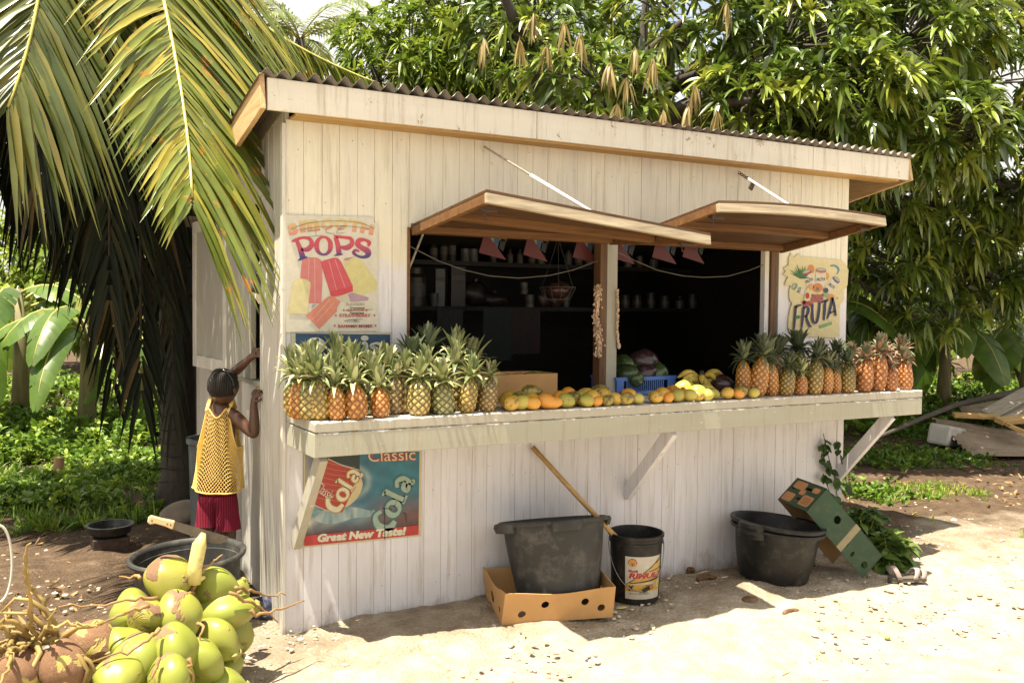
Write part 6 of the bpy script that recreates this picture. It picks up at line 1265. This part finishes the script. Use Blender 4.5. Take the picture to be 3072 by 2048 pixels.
for u, v, k, y, ro, s_, lb in CO:
    p = AY(u / 2.24, 1348 + v / 2.24, y); zmin = float(gz(p.x, y)) + .10; put(ck[k], (p.x, y, max(p.z, zmin)), ro, s_ * (.68 if k == 'b' else .77), lb, 'coconuts heaped beside the hut')
BASE = [(-.78, -.62, 'g', 'front left base'), (-.62, -.74, 'p', 'front base, left of middle'), (-.45, -.70, 'g', 'front base, right of middle'), (-.43, -.56, 'l', 'right base'), (-.42, -.40, 'g', 'back right base'), (-.55, -.50, 'g', 'middle base'), (-.72, -.44, 'p', 'back left base'), (-.92, -.70, 'b', 'base between both heaps'), (-1.06, -.78, 'b', 'base under the brown nuts'), (-1.18, -.66, 'b', 'far left base'), (-.97, -.54, 'b', 'back base under the brown nuts'), (-.60, -.88, 'g', 'lowest front base')]
for i, (x, y, k, w_) in enumerate(BASE):
    put(ck[k], (x, y, float(gz(x, y)) + .078), (1.3 + .4 * i, .6 * i, i), .80, 'shaded coconut on the ground at the %s of the heap' % w_, 'coconuts heaped beside the hut')
M_tw = simple('coconut twig', (.26, .15, .055), .7, .35, 9, .3); M_stalk = simple('cut stalk flesh', (.55, .46, .17), .55, .25, 7, .2, dirt=(.24, .14, .06))
sk = empty('coconut_stalk', AY(590, 1700, -.48), 'chopped yellow fruit stalk standing up from the coconut heap, twigs spreading', 'stalk'); sl_ = Vector(sk.location); C3 = lambda x, y, d=-.5: AY(x / 2.24, 1348 + y / 2.24, d) - sl_
mb = MB(); mb.tube([C3(1300, 900), C3(1310, 790), C3(1340, 640), C3(1368, 560)], [.030, .030, .030, .010], 10); mb.tube([C3(1300, 900), C3(1290, 850), C3(1270, 790)], [.02, .014, .005], 7); mb.tube([C3(1300, 860), C3(1345, 870), C3(1380, 855)], [.02, .014, .005], 7); mb.build('stalk', M_stalk, sk, smooth=True)
TW = [[(1300, 960, -.5), (1230, 985, -.55), (1190, 940, -.6)], [(1290, 950, -.5), (1330, 850, -.5), (1420, 770, -.5), (1495, 705, -.5)], [(1580, 940, -.55), (1680, 945, -.5), (1800, 980, -.45), (1920, 978, -.42)], [(1550, 970, -.6), (1660, 1010, -.58), (1780, 1080, -.55), (1870, 1160, -.55)], [(1680, 1090, -.6), (1740, 1110, -.6), (1880, 1070, -.55), (2045, 1015, -.5)],
      [(1060, 1000, -.66), (900, 1010, -.68), (700, 1040, -.7), (400, 1055, -.7)], [(1000, 1045, -.7), (850, 1090, -.72), (730, 1150, -.72), (580, 1170, -.7)], [(1080, 1190, -.8), (1000, 1280, -.85), (860, 1350, -.85), (620, 1425, -.85)], [(1060, 1400, -.9), (1040, 1480, -.92), (1000, 1560, -.92)], [(1280, 1400, -.88), (1270, 1480, -.9), (1300, 1570, -.9)], [(1330, 1160, -.7), (1370, 1190, -.72), (1350, 1300, -.74)], [(950, 860, -.45), (900, 850, -.42), (800, 850, -.4)]]
mb = MB()
for t in TW:
    P = [C3(*q_) for q_ in t]; Q = []
    for i in range(len(P) - 1): Q += [P[i].lerp(P[i + 1], s_) + Vector((rr.gauss(0, .004), 0, rr.gauss(0, .005))) for s_ in (0, .25, .5, .75)]
    mb.tube(Q + [P[-1]], lambda q_: .0065 * (1 - q_) + .0025, 6)
tag(mb.build('twigs', M_tw, sk, smooth=True), kind='stuff')
s2 = empty('coconut_stalk', AY(150, 1930, -.7), 'tangled yellow branching fruit stalk at the left with knobbly twigs', 'stalk'); sl_ = Vector(s2.location)
mb = MB(); rg = random.Random(9); hub = C3(390, 1260, -.72); mb.tube([hub, C3(250, 1290, -.7), C3(60, 1300, -.68), C3(-60, 1330, -.68)], [.02, .018, .016, .014], 8)
for i in range(26):
    st_ = hub.lerp(C3(40, 1300, -.68), rg.random() ** 1.2); d = Vector((rg.gauss(-.05, .12), rg.gauss(-.05, .09), rg.gauss(.02, .10))); Q = [st_]; 
    for k in range(7): d = d + Vector((rg.gauss(0, .05), rg.gauss(0, .04), rg.gauss(-.015, .05))); Q.append(Q[-1] + d * .26)
    Q = [a_.lerp(b_, h_) + Vector((rg.gauss(0, .004), rg.gauss(0, .004), rg.gauss(0, .005))) for a_, b_ in zip(Q, Q[1:]) for h_ in (0, .35, .7)]; mb.tube(Q, [(.0085 * (1 - k / len(Q)) + .0028) * rg.uniform(.7, 1.35) for k in range(len(Q))], 6)
for t in ([(370, 1240, -.72), (360, 1160, -.74), (310, 1080, -.74), (200, 1010, -.74), (100, 1000, -.74), (10, 1090, -.74)], [(340, 1230, -.7), (260, 1160, -.7), (200, 1100, -.7), (0, 1095, -.7)], [(420, 1260, -.74), (520, 1190, -.74), (620, 1185, -.74), (700, 1160, -.72)], [(380, 1290, -.76), (400, 1370, -.8)], [(250, 1300, -.74), (270, 1370, -.78), (210, 1480, -.84), (140, 1570, -.84)], [(420, 1340, -.8), (530, 1390, -.84), (590, 1480, -.86), (560, 1570, -.86)], [(430, 1335, -.8), (600, 1420, -.84), (680, 1560, -.85)], [(200, 1200, -.7), (120, 1190, -.7), (-20, 1200, -.7)]):
    mb.tube([C3(*q_) for q_ in t], lambda q_: .010 * (1 - q_) + .004, 7)
mb.build('twigs', simple('yellow twig', (.27, .185, .055), .6, .4, 9, .3, dirt=(.28, .14, .06)), s2, smooth=True)['kind'] = 'stuff'
# machete chopped into the stalk
a = AY(1000 / 2.24, 1348 + 455 / 2.24, -.44); b = AY(1170 / 2.24, 1348 + 500 / 2.24, -.46); c = AY(1540 / 2.24, 1348 + 580 / 2.24, -.50); mc = empty('machete', b, 'machete with pale wooden handle resting across the chopped stalk', 'machete'); ax_ = (c - a).normalized(); dn = Vector((0, 0, -1)); dn = (dn - ax_ * dn.dot(ax_)).normalized(); th = ax_.cross(dn)
Z = lambda s_, w, t=0: ax_ * s_ + dn * w + th * t; la = (a - b).length; lc = (c - b).length
pr = [(-.0, -.012), (lc, .0), (lc - .004, .018), (lc - .02, .034), (lc - .06, .042), (lc * .5, .034), (0, .022)]; mb = MB(); n = len(pr); mb.add([Z(s_, w, t) for t in (-.0012, .0012) for s_, w in pr], [tuple(range(n)), tuple(reversed(range(n, 2 * n)))] + [(i, i + n, (i + 1) % n + n, (i + 1) % n) for i in range(n)]); mb.build('blade', simple('dark worn steel', (.10, .085, .07), .4, .5, 14, .1, metal=.6), mc)
pr = [(0, -.014), (0, .022), (-la * .3, .016), (-la * .7, .014), (-la * .88, .022), (-la, .016), (-la * 1.02, -.002), (-la * .95, -.014), (-la * .5, -.012)]; n = len(pr); mb = MB(); mb.add([Z(s_, w, t) for t in (-.011, .011) for s_, w in pr], [tuple(range(n)), tuple(reversed(range(n, 2 * n)))] + [(i, i + n, (i + 1) % n + n, (i + 1) % n) for i in range(n)]); mb.build('handle', simple('pale handle wood', (.60, .42, .22), .5, .15, 9, .05), mc, bevel=.005)
for s_ in (-.12, -.25, -.85): mb = MB(); mb.sphere(Z(s_ * la, .004, .011), .0035, 8, 5); mb.sphere(Z(s_ * la, .004, -.011), .0035, 8, 5); mb.build('rivet', M_iron, mc)
# ------------------------------------------------------------ child
M_skin = NT('dark brown skin'); _o = M_skin.coord(); M_skin.bump(M_skin.noise(60, _o, 4), .06, .002); M_skin = M_skin.fin(M_skin.mix(M_skin.noise(9, _o, 4), (.070, .030, .017), (.105, .046, .026)), .38, .55)
def skin_mesh(name, nodes, edges, mat, parent, root=0, sub=2):
    me = bpy.data.meshes.new(name); me.from_pydata([Vector(n[0]) for n in nodes], edges, []); o = bpy.data.objects.new(name, me); COL.objects.link(o); o.parent = parent
    m = o.modifiers.new('skin', 'SKIN'); m.use_smooth_shade = True
    if not me.skin_vertices: me.skin_vertices.new(name='')
    for v, n in zip(me.skin_vertices[0].data, nodes): v.radius = n[1] if isinstance(n[1], tuple) else (n[1], n[1])
    me.skin_vertices[0].data[root].use_root = True
    s = o.modifiers.new('sub', 'SUBSURF'); s.levels = sub; s.render_levels = sub; me.materials.append(mat); return o
kid = empty('person', (-.20, .68, 0), 'small child in yellow mesh vest and dark red shorts reaching into the side door', 'person')
K0 = Vector((-.20, .68, 0)); fw = Vector((.46, .89, 0)).normalized(); rt = Vector((fw.y, -fw.x, 0))
def kp(u, v, y): return AY(560 + u / 2.45, 1000 + v / 2.45, y) - K0
hd = kp(274, 395, .63); shc = kp(255, 560, .66); hipc = Vector((shc.x - .02, shc.y, .56)); shR = kp(325, 575, .60); shL = shc * 2 - shR; elR = kp(500, 755, .50); wrR = kp(492, 520, .485); haR = kp(505, 440, .47); elL = kp(335, 300, .68); wrL = kp(470, 178, .56); haL = kp(510, 150, .53)
N_ = [(hipc, (.085, .075)), (hipc + Vector((0, 0, .10)), (.078, .066)), (hipc.lerp(shc, .55), (.084, .066)), (hipc.lerp(shc, .88), (.080, .060)), (shc + Vector((.0, .0, .035)), .038), (shc.lerp(hd, .55), .034),
      (shR, .042), (shR.lerp(elR, .5), .036), (elR, .029), (elR.lerp(wrR, .4), .030), (wrR, .019),
      (shL, .036), (shL.lerp(elL, .5), .033), (elL, .027), (elL.lerp(wrL, .4), .027), (wrL, .018),
      (hipc + rt * .052 + Vector((0, 0, -.05)), .060), (hipc + rt * .058 + Vector((0, 0, -.28)), .040), (hipc + rt * .058 + Vector((0, 0, -.38)), .034), (hipc + rt * .056 - fw * .01 + Vector((0, 0, -.515)), .024),
      (hipc - rt * .052 + Vector((0, 0, -.05)), .060), (hipc - rt * .062 + fw * .01 + Vector((0, 0, -.28)), .040), (hipc - rt * .066 + Vector((0, 0, -.38)), .034), (hipc - rt * .066 - fw * .01 + Vector((0, 0, -.515)), .024)]
E_k = [(0, 1), (1, 2), (2, 3), (3, 4), (4, 5), (3, 6), (6, 7), (7, 8), (8, 9), (9, 10), (3, 11), (11, 12), (12, 13), (13, 14), (14, 15), (0, 16), (16, 17), (17, 18), (18, 19), (0, 20), (20, 21), (21, 22), (22, 23)]
def addn(p, r, par): N_.append((p, r)); E_k.append((par, len(N_) - 1)); return len(N_) - 1
for a_ in (19, 23):
    p = N_[a_][0]; q_ = addn(p + Vector((0, 0, -.02)) + fw * .02, (.024, .020), a_); addn(p + fw * .075 + Vector((0, 0, -.032)), (.022, .014), q_)
def hand(wi, w, h, el, spreadv, curl, thumb):
    d = (h - w).normalized(); sp = (spreadv - d * spreadv.dot(d)).normalized(); pm = addn(w + d * .028, (.017, .012), wi); kn = w + d * .052
    for i, (o_, L_) in enumerate(((-.021, .038), (-.007, .044), (.007, .042), (.020, .034))):
        k = addn(kn + sp * o_, .0078, pm); k2 = addn(kn + sp * o_ * 1.1 + d * L_ * .5 + curl * L_ * .22, .0068, k); addn(kn + sp * o_ * 1.1 + d * L_ * .75 + curl * L_ * .75, .0058, k2)
    t = addn(w + d * .022 - sp * .022 * thumb, .008, pm); addn(w + d * .045 - sp * .036 * thumb + curl * .012, .0066, t)
hand(10, wrR, haR, elR, Vector((-.5, .8, 0)), Vector((.9, .3, -.2)).normalized(), 1)
hand(15, wrL, haL, elL, Vector((0, .3, 1)), Vector((.6, -.4, -.5)).normalized(), -1)
skin_mesh('body', N_, E_k, M_skin, kid)
# head with face, ears
def head():
    mb = MB(); n, m = 40, 30; R = Vector((.073, .088, .094)); out = []
    for i in range(m + 1):
        t = math.pi * i / m
        for j in range(n):
            a = 2 * math.pi * j / n; x, y, z = math.sin(t) * math.cos(a), math.sin(t) * math.sin(a), math.cos(t)  # +y = face
            px, py, pz = x * R.x, y * R.y, z * R.z
            if z < -.1: k = 1 - .28 * min(1, (-z - .1)) ; px *= k; py *= (k if y < 0 else k * .98 + .04)
            if y > 0:
                g = lambda cx, cz, s_: math.exp(-((x - cx) ** 2 + (z - cz) ** 2) / s_)
                py += .016 * g(0, -.12, .012) + .010 * g(0, -.02, .02) + .008 * g(0, -.42, .02) + .006 * g(0, -.72, .04) - .007 * g(.33, .03, .02) - .007 * g(-.33, .03, .02) + .004 * g(0, .18, .08)
            if y < -.3: py -= .010 * max(0, z + .2)
            out.append((px, py, pz))
    fs = [(i * n + j, (i + 1) * n + j, (i + 1) * n + (j + 1) % n, i * n + (j + 1) % n) for i in range(m) for j in range(n)]; mb.add(out, fs); return mb, n, m
f2 = (fw * .75 + rt * .35).normalized(); r2 = Vector((f2.y, -f2.x, 0)); Rm = Matrix((r2, f2, Vector((0, 0, 1)))).transposed() @ Matrix.Rotation(.10, 3, 'X')
TR = lambda p: hd + Rm @ Vector(p)
mb, n, m = head(); mb.v = [tuple(TR(p)) for p in mb.v]
for s_ in (-1, 1):
    mb.sphere(TR((s_ * .073, -.004, -.012)), (.008, .014, .022), 14, 10, R=Rm @ Euler((0, 0, s_ * .5)).to_matrix()); 
hobj = mb.build('head', M_skin, kid, smooth=True)
M_hair = NT('braided black hair'); _o = M_hair.coord(); _w = M_hair.n('ShaderNodeTexWave', wave_type='BANDS', bands_direction='X'); _w.inputs['Scale'].default_value = 34; _w.inputs['Distortion'].default_value = 3; M_hair.l(_o, _w.inputs[0]); M_hair.bump(_w.outputs[0], .9, .006); M_hair = M_hair.fin(M_hair.mix(_w.outputs[0], (.022, .015, .012), (.010, .008, .007)), .6, .4)
mb = MB(); hb, n, m = head(); vs = []
for i in range(0, 20):
    for j in range(n):
        x, y, z = hb.v[i * n + j]; k = 1.055 + .012 * math.cos(x * 700); vs.append(TR((x * k, y * k - .001, z * k + .001)))
keep = []
for i in range(19):
    for j in range(n):
        x, y, z = hb.v[i * n + j]
        if z > .045 or y < .012 + z * .5: keep.append((i * n + j, (i + 1) * n + j, (i + 1) * n + (j + 1) % n, i * n + (j + 1) % n))
mb.add(vs, keep); ho = mb.build('hair', M_hair, kid, smooth=True)
mb = MB(); mb.tube([TR((.0795 * math.cos(t), -.012 - .012 * math.sin(t), .012 + .090 * math.sin(t))) for t in np.linspace(-.1, math.pi + .1, 30)], .0055, 8); mb.build('headband', simple('black headband', (.01, .01, .01), .25, .1, 9, 0), kid, smooth=True)
mb = MB()
for s_ in (-1, 1): mb.sphere(TR((s_ * .026, .077, .004)), .009, 12, 8)
mb.build('eyes', simple('eye white', (.6, .58, .55), .2, .02, 9, 0), hobj, smooth=True)
# mesh vest: real knotted net
def torso(a, z):
    """ring point of the loose vest; a = angle around, 0 = right side, z height above ground"""
    t = (z - .60) / (.98 - .60); c = hipc.lerp(shc, max(0, min(1, (z - .56) / (shc.z - .56)))); rx = .128 - .020 * min(1, max(0, t)) ** .8; ry = .105 - .020 * max(0, t)
    w = 1 + .055 * math.sin(a * 5 + z * 9) * (1 - t) + .03 * math.sin(a * 9 - z * 14) * (1 - t); p = c + rt * rx * w * math.cos(a) + fw * ry * w * math.sin(a); p.z = z; return p
M_vest = simple('yellow net cotton', (.78, .54, .15), .8, .12, 30, .1)
def zt(a):
    """top edge: armholes scooped at the sides, straps front and back"""
    s_ = abs(math.cos(a)); return shc.z + .035 - .235 * ss(.40, .95, s_) - (.07 * ss(.75, 1, 1 - s_) if math.sin(a) > 0 else .07 * ss(.35, 1, 1 - s_))
na, nz2 = 46, 19; vs = []; idx = {}; fs = []
for i in range(nz2 * 2 + 1):
    for j in range(na):
        a = 2 * math.pi * (j + .5 * (i % 2)) / na; top = zt(a); z0 = .595 - .012 * math.cos(a + 1); u = i / (nz2 * 2); vs.append(torso(a, z0 + (top - z0) * u))
ix = lambda i, j: i * na + j % na
for i in range(nz2 * 2 - 1):
    for j in range(na):
        if i % 2 == 0: fs.append((ix(i, j), ix(i + 1, j), ix(i + 2, j), ix(i + 1, j - 1)))
        else: fs.append((ix(i, j), ix(i + 1, j + 1), ix(i + 2, j), ix(i + 1, j)))
mb = MB(); mb.add(vs, fs); vest = mb.build('mesh_vest', M_vest, kid); m = vest.modifiers.new('net', 'WIREFRAME'); m.thickness = .0038; m.use_even_offset = False; m.use_relative_offset = False
mb = MB(); mb.tube([torso(a, zt(a)) for a in np.linspace(0, 2 * math.pi, 90)], .0045, 6, cap=False); mb.build('neck_trim', M_vest, vest, smooth=True)
mb = MB(); mb.tube([torso(a, .595 - .012 * math.cos(a + 1)) for a in np.linspace(0, 2 * math.pi, 90)], .005, 6, cap=False); mb.build('hem_trim', M_vest, vest, smooth=True)
mb = MB()
for s_ in (-1, 1): 
    b_ = shc + rt * .062 * s_; mb.tube([torso(math.acos(.52) if s_ > 0 else math.pi - math.acos(.52), zt(1.02)), b_ + Vector((0, 0, .052)), torso(-math.acos(.52) if s_ > 0 else math.pi + math.acos(.52), zt(-1.02))], .011, 8)
mb.build('shoulder_strap', M_vest, vest, smooth=True)
# shorts
n_ = NT('dark red striped cotton'); wv = n_.n('ShaderNodeTexWave', wave_type='BANDS', bands_direction='X'); wv.inputs['Scale'].default_value = 26; n_.l(n_.coord(), wv.inputs[0]); M_short = n_.fin(n_.mix(wv.outputs[0], (.10, .006, .018), (.22, .015, .035)), .85, .2)
mb = MB(); k = 32
for s_ in (-1, 1):
    vs = []
    rows = ((.64, .0, .098, .078), (.56, .0, .100, .080), (.52, .040, .066, .072), (.47, .048, .064, .070), (.42, .050, .066, .070), (.375 if s_ > 0 else .395, .052, .068, .072))
    for z, off, rx, ry in rows:
        for j in range(k):
            a = 2 * math.pi * j / k; fo = 1 + .05 * math.sin(a * 6 + z * 20) * (1 if z < .5 else 0); p = hipc + rt * (off * s_ + rx * fo * math.cos(a)) + fw * ry * fo * math.sin(a); p.z = z; vs.append(p)
    mb.add(vs, [(i * k + j, i * k + (j + 1) % k, (i + 1) * k + (j + 1) % k, (i + 1) * k + j) for i in range(len(rows) - 1) for j in range(k)])
mb.build('shorts', M_short, kid, smooth=True)
